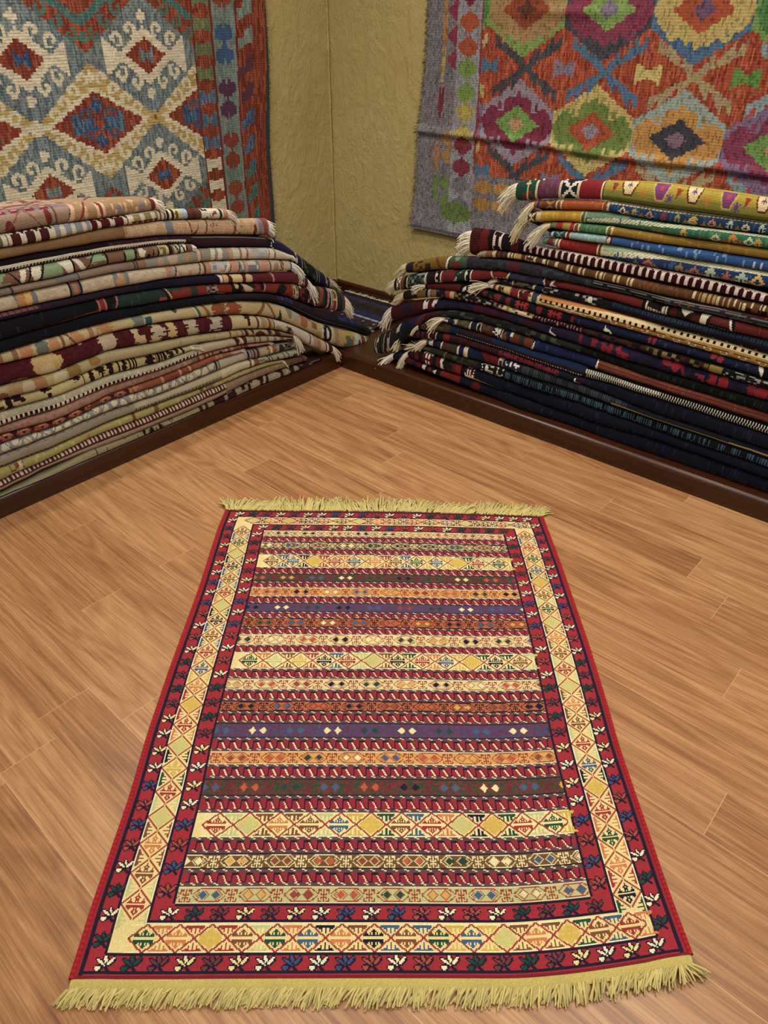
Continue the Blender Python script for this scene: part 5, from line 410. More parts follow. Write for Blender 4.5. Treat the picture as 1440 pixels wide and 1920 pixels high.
RUGS['R6']=('blue folded rug with pale green stripe and red end band,upper right stack',
 [(1.6508,0.7541,0.7327,0.0),(1.6773,0.757,0.7305,0.0),(1.7035,0.7599,0.7283,0.0),(1.7294,0.7625,0.7264,0.0),(1.7551,0.7643,0.7258,0.0),(1.7803,0.7655,0.726,0.0),(1.8054,0.7667,0.7263,0.0),(1.8301,0.7679,0.7265,0.0),(1.8546,0.7691,0.7267,0.0),(1.8788,0.7702,0.7268,0.0),(1.9028,0.7712,0.7267,0.0),(1.9266,0.7715,0.7266,0.0),(1.9502,0.7716,0.7266,0.0),(1.9736,0.7716,0.7265,0.0),(1.9967,0.7716,0.7264,0.0),(2.0196,0.7716,0.7263,0.0),(2.0422,0.7716,0.7263,0.0),(2.0646,0.7716,0.7262,0.0),(2.0867,0.7718,0.7263,0.0),(2.1086,0.7724,0.7267,0.0),(2.1302,0.773,0.7271,0.0),(2.1516,0.7735,0.7275,0.0),(2.1728,0.7741,0.7279,0.0),(2.1937,0.7747,0.7284,0.0),(2.2145,0.7753,0.7288,0.0),(2.235,0.7758,0.7292,0.0),(2.2554,0.7763,0.7296,0.0),(2.2755,0.7767,0.73,0.0),(2.2955,0.7771,0.7304,0.0),(2.3153,0.7774,0.7308,0.0),(2.3349,0.7778,0.7312,0.0),(2.3543,0.7781,0.7316,0.0),(2.3735,0.7785,0.732,0.0),(2.3925,0.7788,0.7323,0.0),(2.4114,0.7792,0.7327,0.0),(2.7714,0.7824,0.7363,0.0)],
 [('F','24487a'),('B',[1.6508,1.702],'5f8a68'),('E',[1.668,1.6935],'7a2a2c',0.5,0.4,3),('B',[1.702,1.7188],'dcd0a4'),('E',[1.7062,1.7146],'8c5030',0.5,0.4,4),('B',[1.7188,1.8589],'8e2626'),('V',[1.7188,1.8589],'a03434',0.1,0,1,5),('B',[1.8589,1.8785],'d4caa4'),('E',[1.8628,1.8745],'7a5030',0.5,0.4,6),('P',[1.8785,1.8785,2.0825,2.4114,2.7714,2.7714,2.4114,2.0825],[0.6,0.0,0.0,0.0,0.0,0.05,0.1,0.16],'a8bc98'),('P',[1.8785,1.8785,2.0825,2.4114,2.7714,2.7714,2.4114,2.0825],[0.72,0.52,0.14,0.04,0.02,0.3,0.34,0.38],'e0dabc',0.013,0.3,'a8aa80'),('V',[1.9153,2.7714],'4a6ca0',0.15,0.42,1,7),('M',[2.0428,2.1935],'diam','c87a50',0.66,0.5),('M',[2.0023,2.0646,2.1697,2.2204,2.2665,2.3149,2.3575],'tri','8f8a54',0.78,0.34),('M',[2.1457],'tree','b08a54',0.66,0.5),('M',[2.2452,2.3387],'tree','b6ccb4',0.62,0.6),('M',[2.2925],'star','c87a64',0.66,0.5),('M',[2.3854],'diam','e0c070',0.62,0.6)],
 None)
RUGS['R7']=('maroon rug with large rolled fringed end and white crenellated edge,right stack',
 [(1.3354,0.7388,0.6334,0.0),(1.3657,0.74,0.6411,0.0),(1.3953,0.7412,0.6531,0.0),(1.4245,0.7425,0.6662,0.0),(1.4535,0.742,0.6759,0.0),(1.4827,0.7384,0.6792,0.0),(1.5117,0.7339,0.6809,0.0),(1.5405,0.7295,0.6825,0.0),(1.5689,0.7251,0.684,0.0),(1.597,0.7209,0.6847,0.0),(1.6248,0.7191,0.6847,0.0),(1.652,0.7201,0.6847,0.0),(1.6789,0.7215,0.6846,0.0),(1.7054,0.7228,0.6846,0.0),(1.7317,0.7241,0.6846,0.0),(1.7578,0.7247,0.6844,0.0),(1.7836,0.7248,0.6842,0.0),(1.8092,0.7249,0.684,0.0),(1.8345,0.725,0.6838,0.0),(1.8595,0.7251,0.6835,0.0),(1.8842,0.7251,0.6833,0.0),(1.9087,0.725,0.6831,0.0),(1.9329,0.7249,0.683,0.0),(1.9569,0.7249,0.683,0.0),(1.9806,0.7248,0.683,0.0),(2.0041,0.7247,0.6831,0.0),(2.0273,0.7247,0.6831,0.0),(2.0503,0.7246,0.6831,0.0),(2.0731,0.7246,0.6831,0.0),(2.0956,0.7245,0.6832,0.0),(2.1179,0.7243,0.6834,0.0),(2.1399,0.7242,0.6837,0.0),(2.1618,0.724,0.6839,0.0),(2.1834,0.7239,0.6842,0.0),(2.2048,0.7237,0.6844,0.0),(2.226,0.7235,0.6847,0.0),(2.247,0.7234,0.6849,0.0),(2.2678,0.7231,0.6851,0.0),(2.2884,0.7223,0.6854,0.0),(2.3089,0.7214,0.6856,0.0),(2.3292,0.7205,0.6858,0.0),(2.3493,0.7196,0.6861,0.0),(2.3692,0.7187,0.6863,0.0),(2.389,0.7178,0.6865,0.0),(2.4085,0.7169,0.6867,0.0),(2.4279,0.716,0.687,0.0),(2.7879,0.7081,0.689,0.0)],
 [('F','260e14'),('B',[1.3354,1.3766],'4c1420'),('V',[1.3354,1.6131],'5a1a22',0.08,0,1,2),('B',[1.3766,1.3909],'241420'),('B',[1.3909,1.4098],'5a1620'),('B',[1.4098,1.4379],'1c1018'),('E',[1.3814,1.4239],'6a1c22',0.6,0.5,3),('B',[1.4426,1.4825],'dcd2c6'),('K',[1.4472,1.4778],0.05,0.95,['2a1016','2a1016','dcd2c6'],0.014,4),('B',[1.4871,1.5221],'20121c'),('B',[1.5221,1.5543],'5c1820'),('B',[1.5543,1.5771],'20121c'),('B',[1.5771,2.7879],'dcc6bc',0.02,0.62),('V',[1.5771,2.7879],'b08a84',0.2,0.02,0.22,5),('D',[1.5771,2.7879],0.26,0.66,'3a0e16',0.026,0.62,0),('D',[1.5771,2.7879],0.18,0.3,'3a0e16',0.026,0.3,0.004),('B',[1.5771,2.7879],'200b10',0.66,1)],
 (100,0.065,1,0.5,0.0,0,'ddd5c0',0.0021))
RUGS['R8']=('brown folded rug with cream broken blocks,under the maroon white edged rug',
 [(1.3981,0.6635,0.6381,0.0),(1.4278,0.6697,0.6426,0.0),(1.4572,0.6748,0.647,0.0),(1.4863,0.6772,0.6514,0.0),(1.5151,0.6789,0.6553,0.0),(1.5436,0.6806,0.6574,0.0),(1.5719,0.6821,0.6586,0.0),(1.6,0.6828,0.6597,0.0),(1.6277,0.6828,0.6608,0.0),(1.6552,0.6828,0.6606,0.0),(1.6826,0.6828,0.6588,0.0),(1.7097,0.6828,0.6568,0.0),(1.7365,0.6828,0.6548,0.0),(1.7629,0.6826,0.6537,0.0),(1.789,0.6824,0.6533,0.0),(1.8148,0.6822,0.653,0.0),(1.8404,0.682,0.6527,0.0),(1.8656,0.6818,0.6524,0.0),(1.8906,0.6816,0.6521,0.0),(1.9154,0.6814,0.6518,0.0),(1.9399,0.6813,0.6514,0.0),(1.9641,0.6813,0.6509,0.0),(1.9881,0.6813,0.6504,0.0),(2.0118,0.6813,0.6499,0.0),(2.0353,0.6814,0.6494,0.0),(2.0586,0.6814,0.6489,0.0),(2.0816,0.6815,0.6484,0.0),(2.1044,0.6815,0.6481,0.0),(2.1268,0.6818,0.6482,0.0),(2.149,0.682,0.6484,0.0),(2.171,0.6823,0.6486,0.0),(2.1928,0.6825,0.6488,0.0),(2.2143,0.6828,0.649,0.0),(2.2357,0.683,0.6493,0.0),(2.2568,0.6833,0.6495,0.0),(2.2777,0.6835,0.6497,0.0),(2.2984,0.6838,0.6501,0.0),(2.3189,0.684,0.6505,0.0),(2.3392,0.6843,0.6509,0.0),(2.3593,0.6845,0.6513,0.0),(2.3791,0.6847,0.6517,0.0),(2.3988,0.685,0.6521,0.0),(2.4184,0.6852,0.6525,0.0),(2.4377,0.6854,0.6529,0.0),(2.7977,0.6875,0.6564,0.0)],
 [('F','6d4a2c'),('B',[1.3981,1.4196],'9c8c74'),('B',[1.4196,1.4456],'8a5a3c'),('J',[1.4433,1.4668],'cdbc84',0.0,0.8,3),('D',[1.4574,1.5087],0,0.8,'4a2c3c',0.02,0.5,0),('D',[1.511,1.5454],0.05,0.8,'dcd0ac',0.014,0.6,0),('E',[1.5409,1.5682],'c8a860',0.5,0.4,4),('D',[1.5862,1.6309],0.1,0.85,'dcd0ac',0.014,0.62,0),('B',[1.5952,1.6176],'5a3420',0.35,0.6),('D',[1.6553,1.6838],0.2,0.65,'dcd0ac',0.02,0.6,0),('D',[1.6926,1.7401],0.1,0.6,'d0c09c',0.03,0.4,0),('D',[1.7528,1.7865],0.1,0.7,'cbb98c',0.016,0.5,0),('D',[1.8011,1.8341],0.1,0.7,'cbb98c',0.016,0.5,0),('D',[1.8727,1.9047],0.1,0.7,'cbb98c',0.016,0.5,0),('D',[1.9284,1.9597],0.1,0.7,'cbb98c',0.016,0.5,0),('D',[1.9867,2.0172],0.1,0.7,'cbb98c',0.016,0.5,0),('B',[2.0096,2.2089],'6a4526'),('V',[2.0096,2.2089],'7c5434',0.2,0,1,6),('D',[2.2054,2.2227],0.1,0.6,'d4c8a4',0.016,0.55,0),('D',[2.2295,2.2803],0.1,0.95,'b8a068',0.016,0.6,0),('D',[2.2836,2.3068],0.2,0.9,'cdbc90',0.024,0.5,0),('D',[2.3101,2.3265],0,1,'b8a478',0.016,0.5,0),('D',[2.333,2.3524],0.1,0.6,'d4c8a4',0.014,0.5,0),('D',[2.3556,2.3749],0.3,0.9,'d4c8a4',0.014,0.5,0),('D',[2.3876,2.4018],0.1,0.5,'d4c8a4',0.012,0.5,0),('D',[2.4159,2.433],0.1,0.6,'d4c8a4',0.012,0.5,0),('V',[2.3669,2.7977],'1e1410',0.2,0.5,1,7)],
 (30,0.02,1,0.2,0.1,0,'98907c',0.0014))
RUGS['R9']=('charcoal folded rug with mustard yellow end,middle of right stack',
 [(1.0238,0.5455,0.5037,0.0),(1.0588,0.5579,0.5133,0.0),(1.0932,0.5702,0.5246,0.0),(1.127,0.5818,0.5356,0.0),(1.1604,0.5926,0.5446,0.0),(1.1932,0.6029,0.5523,0.0),(1.2256,0.611,0.56,0.0),(1.2577,0.6168,0.5675,0.0),(1.2893,0.6223,0.5746,0.0),(1.3204,0.6277,0.5809,0.0),(1.3512,0.6329,0.5867,0.0),(1.3816,0.6368,0.5918,0.0),(1.4117,0.6396,0.5963,0.0),(1.4414,0.6422,0.6006,0.0),(1.4708,0.6448,0.6048,0.0),(1.4999,0.6471,0.6079,0.0),(1.5287,0.6491,0.6093,0.0),(1.5572,0.6509,0.6104,0.0),(1.5854,0.6527,0.6114,0.0),(1.6132,0.6545,0.6125,0.0),(1.6407,0.656,0.6135,0.0),(1.6681,0.6561,0.6147,0.0),(1.6952,0.6548,0.616,0.0),(1.722,0.6535,0.6174,0.0),(1.7485,0.6524,0.6186,0.0),(1.7747,0.6517,0.6193,0.0),(1.8006,0.6514,0.6197,0.0),(1.8263,0.6512,0.62,0.0),(1.8517,0.6509,0.6204,0.0),(1.8768,0.6506,0.6208,0.0),(1.9017,0.6503,0.6211,0.0),(1.9263,0.65,0.6215,0.0),(1.9506,0.6496,0.6216,0.0),(1.9748,0.6491,0.6215,0.0),(1.9987,0.6486,0.6213,0.0),(2.0224,0.6481,0.6212,0.0),(2.0458,0.6476,0.6211,0.0),(2.069,0.6471,0.621,0.0),(2.0919,0.6466,0.6208,0.0),(2.1146,0.6464,0.6207,0.0),(2.1371,0.6465,0.6207,0.0),(2.1593,0.6467,0.6206,0.0),(2.1812,0.647,0.6206,0.0),(2.203,0.6472,0.6205,0.0),(2.2245,0.6474,0.6205,0.0),(2.2458,0.6476,0.6204,0.0),(2.2669,0.6479,0.6204,0.0),(2.2878,0.6481,0.6203,0.0),(2.3086,0.6485,0.62,0.0),(2.3291,0.6489,0.6198,0.0),(2.3494,0.6493,0.6195,0.0),(2.3695,0.6497,0.6193,0.0),(2.3894,0.6501,0.6191,0.0),(2.4092,0.6505,0.6188,0.0),(2.4287,0.6509,0.6186,0.0),(2.4481,0.6513,0.6183,0.0),(2.8081,0.6549,0.6162,0.0)],
 [('F','2e3038'),('B',[1.0238,1.069],'47202a'),('K',[1.0352,1.069],0.2,0.8,['47202a','2a2438'],0.02,2),('B',[1.069,1.2514],'86681f'),('K',[1.0829,1.1377],0.2,0.8,['86681f','86681f','4c2a1c'],0.014,3),('P',[1.1727,1.186,1.228,1.2176],[0.0,0.0,0.9,1],'7a3a2c'),('B',[1.135,1.162],'3a3420',0.4,0.8),('L',[1.2436],0.012,'ded6cc',-0.02),('L',[1.2514],0.008,'4a1c24',-0.02),('B',[1.2566,1.3351],'44604a'),('B',[1.2643,1.31],'803030',0.4,0.8),('E',[1.2771,1.3025],'7a9a84',0.2,0.2,4),('B',[1.3351,1.8686],'33353e'),('K',[1.3351,1.8686],0,1,['33353e','2c2e36','3d404a','35343c'],0.012,5),('E',[1.5228,1.5735],'5c242c',0.4,0.3,6),('V',[1.6231,2.8081],'4a4c50',0.06,0.3,1,7),('B',[1.8686,2.1283],'1b1d1e',0.1,1),('B',[1.8686,2.8081],'8a8a7c',0.22,0.3),('D',[1.8686,2.8081],0.38,0.44,'74766c',0.08,0.8,0),('D',[1.8686,2.8081],0.6,0.66,'6a6c64',0.08,0.85,0.02),('P',[2.15,2.8081,2.8081,2.15],[0.0,0.0,0.62,0.12],'5a1e2c'),('V',[2.1554,2.8081],'8a4450',0.04,0.0,0.6,8),('B',[2.2172,2.8081],'17181a',0.78,1)],
 (60,0.06,1,0.5,0.0,0.2,'c8bfa4',0.0017))
RUGS['R10']=('brick red folded rug with black and white checked rings near its fringed end',
 [(0.9701,0.4748,0.4176,0.0),(1.0061,0.4881,0.4292,0.0),(1.0414,0.5011,0.445,0.0),(1.0761,0.5139,0.4612,0.0),(1.1103,0.5252,0.4747,0.0),(1.144,0.5346,0.4847,0.0),(1.1772,0.5435,0.4942,0.0),(1.2099,0.5521,0.5033,0.0),(1.2422,0.5596,0.5119,0.0),(1.274,0.5666,0.5202,0.0),(1.3054,0.5735,0.5284,0.0),(1.3363,0.5803,0.5364,0.0),(1.3667,0.5865,0.5444,0.0),(1.3968,0.5915,0.5523,0.0),(1.4265,0.5961,0.5601,0.0),(1.4558,0.6007,0.5678,0.0),(1.4847,0.605,0.575,0.0),(1.5136,0.6077,0.5787,0.0),(1.5423,0.6091,0.5795,0.0),(1.5707,0.6104,0.5802,0.0),(1.5988,0.6116,0.5808,0.0),(1.6266,0.6129,0.5817,0.0),(1.654,0.6142,0.5834,0.0),(1.681,0.6152,0.5854,0.0),(1.7078,0.6159,0.5874,0.0),(1.7343,0.6165,0.5893,0.0),(1.7605,0.6171,0.5908,0.0),(1.7865,0.6176,0.5912,0.0),(1.8123,0.6179,0.5912,0.0),(1.8378,0.6183,0.5913,0.0),(1.863,0.6187,0.5913,0.0),(1.888,0.6191,0.5913,0.0),(1.9127,0.6194,0.5913,0.0),(1.9372,0.6197,0.5913,0.0),(1.9615,0.6198,0.5906,0.0),(1.9856,0.6197,0.5894,0.0),(2.0095,0.6196,0.5882,0.0),(2.0331,0.6195,0.5871,0.0),(2.0566,0.6193,0.5859,0.0),(2.0797,0.6192,0.5848,0.0),(2.1027,0.6191,0.5837,0.0),(2.1254,0.619,0.583,0.0),(2.1478,0.619,0.5828,0.0),(2.1699,0.6189,0.5827,0.0),(2.1919,0.6189,0.5827,0.0),(2.2136,0.6188,0.5826,0.0),(2.2351,0.6188,0.5825,0.0),(2.2564,0.6187,0.5824,0.0),(2.2775,0.6187,0.5824,0.0),(2.2984,0.6186,0.5824,0.0),(2.3191,0.6184,0.5825,0.0),(2.3396,0.6182,0.5826,0.0),(2.3599,0.6179,0.5827,0.0),(2.38,0.6177,0.5829,0.0),(2.3999,0.6174,0.583,0.0),(2.4197,0.6172,0.5831,0.0),(2.4392,0.617,0.5832,0.0),(2.4586,0.6168,0.5834,0.0),(2.8186,0.6147,0.5845,0.0)],
 [('F','6a2322'),('B',[0.9701,0.9878],'241a1a'),('B',[0.9878,1.0083],'d2cabc'),('K',[0.9907,1.0054],0.2,0.8,['4a1c1c','d2cabc'],0.012,2),('B',[1.0083,1.0285],'7a4a30'),('B',[1.0285,1.0429],'1c1c1c'),('L',[1.0457],0.008,'c4c0b0',-0.01),('B',[1.0485,1.1378],'20281f'),('K',[1.0542,1.1323],0.0,0.9,['20281f','3a463c','9aa098','20281f','5a6a68'],0.012,3),('L',[1.1392],0.012,'cfc8b8',-0.01),('B',[1.1434,1.1893],'2b1e26'),('B',[1.1893,1.2186],'d8d0c0'),('K',[1.192,1.2133],0.05,0.95,['1c1818','1c1818','d8d0c0'],0.012,4),('B',[1.2186,1.2837],'7a2622'),('B',[1.2291,1.2683],'d8cfc0',0.0,0.12),('P',[1.2238,1.2553,1.2423],[0.9,0.4,0.9],'443c30'),('B',[1.2837,1.3345],'2c3a30'),('P',[1.2735,1.294,1.2991,1.3143,1.3143,1.3294],[0.8,0.75,0.4,0.3,0.0,0.0],'bac0b4'),('B',[1.3345,1.3644],'d8d0c0'),('K',[1.3395,1.3569],0.05,0.95,['1c1818','1c1818','d8d0c0'],0.012,5),('B',[1.3644,1.5249],'7c2828'),('V',[1.3644,1.5131],'8c3634',0.08,0,1,6),('P',[1.4422,1.4518,1.4707,1.4613],[1,0.6,0.0,0.0],'1c1616'),('L',[1.4566],0.006,'cfc4b0',0.03),('D',[1.4613,1.5225],0.62,0.74,'cfc4b0',0.016,0.5,0),('P',[1.5131,1.5272,1.5413,1.5296],[0,0,1,1],'20181c'),('L',[1.5249],0.008,'cfc4b0',-0.02),('B',[1.5319,1.6774],'363654'),('V',[1.5319,1.673],'46466a',0.08,0,1,7),('B',[1.6752,1.7037],'5a2028'),('L',[1.6774],0.006,'dcd4c8',0.01),('P',[1.7037,1.7102,1.708,1.7253,1.7296,1.708],[0.4,0.2,0.5,0.6,0.75,0.65],'e6e0d4'),('L',[1.708],0.01,'e6e0d4',-0.02),('B',[1.7296,2.0578],'742a24'),('V',[1.7296,2.0578],'86382e',0.1,0,1,8),('L',[2.0597],0.012,'17110f',0),('B',[2.0616,2.3553],'2a241c'),('P',[2.0635,2.0768,2.073,2.1178,2.1252,2.1435,2.1399,2.0654],[0.1,0.1,0.5,0.6,0.3,0.2,0.95,0.8],'d9d0b8'),('D',[2.0635,2.1472],0.0,1,'17130f',0.01,0.3,0),('E',[2.1508,2.1725],'5e2620',0.5,0.3,9),('P',[2.1761,2.2258,2.2152,2.2011,2.1868],[0.0,0.2,0.3,0.55,0.3],'e0d8c0'),('E',[2.2223,2.2537],'5a2a1e',0.6,0.25,10),('P',[2.2502,2.2813,2.2744,2.271,2.2537],[0.1,0.1,0.3,0.9,0.8],'e0d8c0'),('B',[2.283,2.3503],'6a2a24',0.1,0.55),('D',[2.2744,2.3487],0.72,0.82,'e0d8c0',0.01,0.6,0),('L',[2.3528],0.012,'e0d8c8',0.02),('L',[2.3586],0.01,'17110f',0.02),('B',[2.3619,2.8186],'6e2b22'),('V',[2.3619,2.8186],'82392c',0.12,0,1,11)],
 (60,0.05,1,0.6,0.0,0.0,'c9c2ac',0.0016))
RUGS['R11']=('narrow blue black folded rug with white dots,above the gold dashed rug',
 [(1.4688,0.5704,0.5544,0.0),(1.4984,0.5763,0.5558,0.0),(1.5277,0.5812,0.5573,0.0),(1.5569,0.5827,0.5591,0.0),(1.5858,0.5822,0.561,0.0),(1.6143,0.5818,0.5629,0.0),(1.6426,0.5822,0.5634,0.0),(1.6706,0.5838,0.5622,0.0),(1.6983,0.5854,0.5608,0.0),(1.7257,0.587,0.5594,0.0),(1.7528,0.5885,0.5581,0.0),(1.7796,0.5893,0.5575,0.0),(1.8061,0.5894,0.5574,0.0),(1.8323,0.5894,0.5573,0.0),(1.8583,0.5895,0.5573,0.0),(1.8839,0.5895,0.5572,0.0),(1.9093,0.5895,0.5572,0.0),(1.9345,0.5896,0.5571,0.0),(1.9594,0.5891,0.5568,0.0),(1.9842,0.588,0.5561,0.0),(2.0088,0.5868,0.5553,0.0),(2.0331,0.5857,0.5545,0.0),(2.0572,0.5845,0.5537,0.0),(2.081,0.5833,0.553,0.0),(2.1046,0.5822,0.5522,0.0),(2.1279,0.5814,0.5515,0.0),(2.151,0.5811,0.5509,0.0),(2.1737,0.581,0.5504,0.0),(2.1963,0.581,0.5498,0.0),(2.2186,0.5809,0.5493,0.0),(2.2407,0.5808,0.5487,0.0),(2.2626,0.5808,0.5482,0.0),(2.2843,0.5807,0.5476,0.0),(2.3057,0.5807,0.5471,0.0),(2.327,0.5808,0.5464,0.0),(2.348,0.5809,0.5456,0.0),(2.3689,0.5811,0.5449,0.0),(2.3896,0.5812,0.5442,0.0),(2.41,0.5814,0.5435,0.0),(2.4303,0.5815,0.5428,0.0),(2.4504,0.5816,0.5421,0.0),(2.4703,0.5818,0.5414,0.0),(2.8303,0.5829,0.5352,0.0)],
 [('F','16171f'),('B',[1.4688,1.4783],'a89c84'),('B',[1.4783,1.5068],'5a3a30'),('K',[1.4783,1.7649],0.1,0.9,['16171f','16171f','2a2c40','5a584a','1c1c28'],0.016,2),('L',[1.5467],0.008,'b0a890',0),('E',[1.5631,1.5978],'5a563a',0.5,0.4,3),('L',[1.6389],0.008,'c0b490',0),('B',[1.6434,1.6771],'1c2040'),('K',[1.6771,1.9516],0.1,0.8,['16171f','2a2836','a09c90','1c1c28','16171f'],0.014,4),('E',[1.8559,1.8745],'d8d4c0',0.4,0.2,5),('B',[1.9516,2.8303],'1a2038',0.05,0.5),('D',[1.9516,2.8303],0.08,0.4,'2c3f54',0.0105,0.5,0),('B',[1.9516,2.8303],'16101a',0.5,1),('D',[2.2173,2.8303],0.72,0.84,'dcd8d0',0.046,0.13,0),('B',[2.0112,2.1993],'54412c',0.0,0.06)],
 (24,0.04,1,0.4,0.2,0.3,'c4baa2',0.0015))
RUGS['R12']=('gold and cream folded rug with black dashes,middle of right stack',
 [(1.4421,0.5485,0.5282,0.0),(1.4726,0.5508,0.5267,0.0),(1.5028,0.553,0.5234,0.0),(1.5328,0.5549,0.5195,0.0),(1.5624,0.5554,0.5161,0.0),(1.5917,0.5552,0.5145,0.0),(1.6206,0.555,0.5143,0.0),(1.6491,0.5549,0.5141,0.0),(1.6774,0.5548,0.5135,0.0),(1.7053,0.555,0.5124,0.0),(1.733,0.5552,0.5114,0.0),(1.7603,0.5554,0.5103,0.0),(1.7873,0.5555,0.5098,0.0),(1.814,0.5555,0.5098,0.0),(1.8404,0.5555,0.5097,0.0),(1.8666,0.5554,0.5097,0.0),(1.8924,0.5554,0.5096,0.0),(1.918,0.5553,0.5096,0.0),(1.9433,0.5553,0.5095,0.0),(1.9684,0.555,0.5092,0.0),(1.9933,0.5542,0.5084,0.0),(2.018,0.5535,0.5076,0.0),(2.0424,0.5527,0.5068,0.0),(2.0666,0.552,0.506,0.0),(2.0906,0.5512,0.5053,0.0),(2.1143,0.5505,0.5045,0.0),(2.1377,0.5498,0.5038,0.0),(2.161,0.5492,0.5032,0.0),(2.1839,0.5486,0.5027,0.0),(2.2067,0.5481,0.5021,0.0),(2.2292,0.5475,0.5016,0.0),(2.2515,0.547,0.501,0.0),(2.2736,0.5465,0.5005,0.0),(2.2955,0.5459,0.5,0.0),(2.3172,0.5454,0.4995,0.0),(2.3387,0.5447,0.499,0.0),(2.3599,0.544,0.4984,0.0),(2.381,0.5433,0.4979,0.0),(2.4019,0.5425,0.4974,0.0),(2.4226,0.5418,0.4969,0.0),(2.4431,0.5412,0.4965,0.0),(2.4635,0.5405,0.496,0.0),(2.4836,0.5398,0.4955,0.0),(2.8436,0.5337,0.4912,0.0)],
 [('F','b89450'),('B',[1.4421,1.4642],'d0c6ae'),('B',[1.4642,1.4764],'7c3226'),('B',[1.4764,1.5056],'c9b468'),('E',[1.4861,1.5007],'4a3a30',0.5,0.3,2),('P',[1.5007,1.5176,1.5104],[0.3,0.3,0.75],'2a2440'),('B',[1.5104,1.5416],'c9b878'),('B',[1.5416,1.5772],'852a26'),('V',[1.5416,1.5772],'9c403a',0.15,0,1,3),('B',[1.5772,1.6376],'dccfa8'),('K',[1.5796,1.6353],0.1,0.9,['dccfa8','dccfa8','4a2228','a04a2c'],0.014,4),('E',[1.596,1.6216],'6a2a20',0.5,0.35,5),('B',[1.6376,1.6628],'454c58'),('L',[1.6662],0.012,'cfc49c',-0.01),('P',[1.6696,1.6696,2.1356,2.4836,2.8436,2.8436,2.4836,2.1356],[0.5,0.0,0.0,0.0,0.0,0.03,0.05,0.08],'c98848'),('P',[1.6696,1.6696,2.1356,2.4836,2.8436,2.8436,2.4836,2.1356],[0.72,0.46,0.08,0.03,0.03,0.38,0.4,0.44],'ddc898'),('D',[1.6696,2.1356],0.36,0.5,'1c140e',0.022,0.42,0),('D',[2.1356,2.8436],0.24,0.36,'1c140e',0.022,0.42,0),('B',[1.6696,2.8436],'a88440',0.62,1),('D',[1.6832,2.8436],0.5,0.56,'6a4c24',0.07,0.8,0),('M',[1.7935,1.851,1.9092,1.9701,2.0298,2.0842,2.1412,2.1949,2.2474,2.2987,2.3506,2.4098,2.4723],'hook','e6dcc0',0.66,0.26),('T',[1.6696,2.8436],0.86,1,'6a4420',0.046,1)],
 (56,0.085,1,0.35,0.3,0.3,'d6ccb2',0.0016))
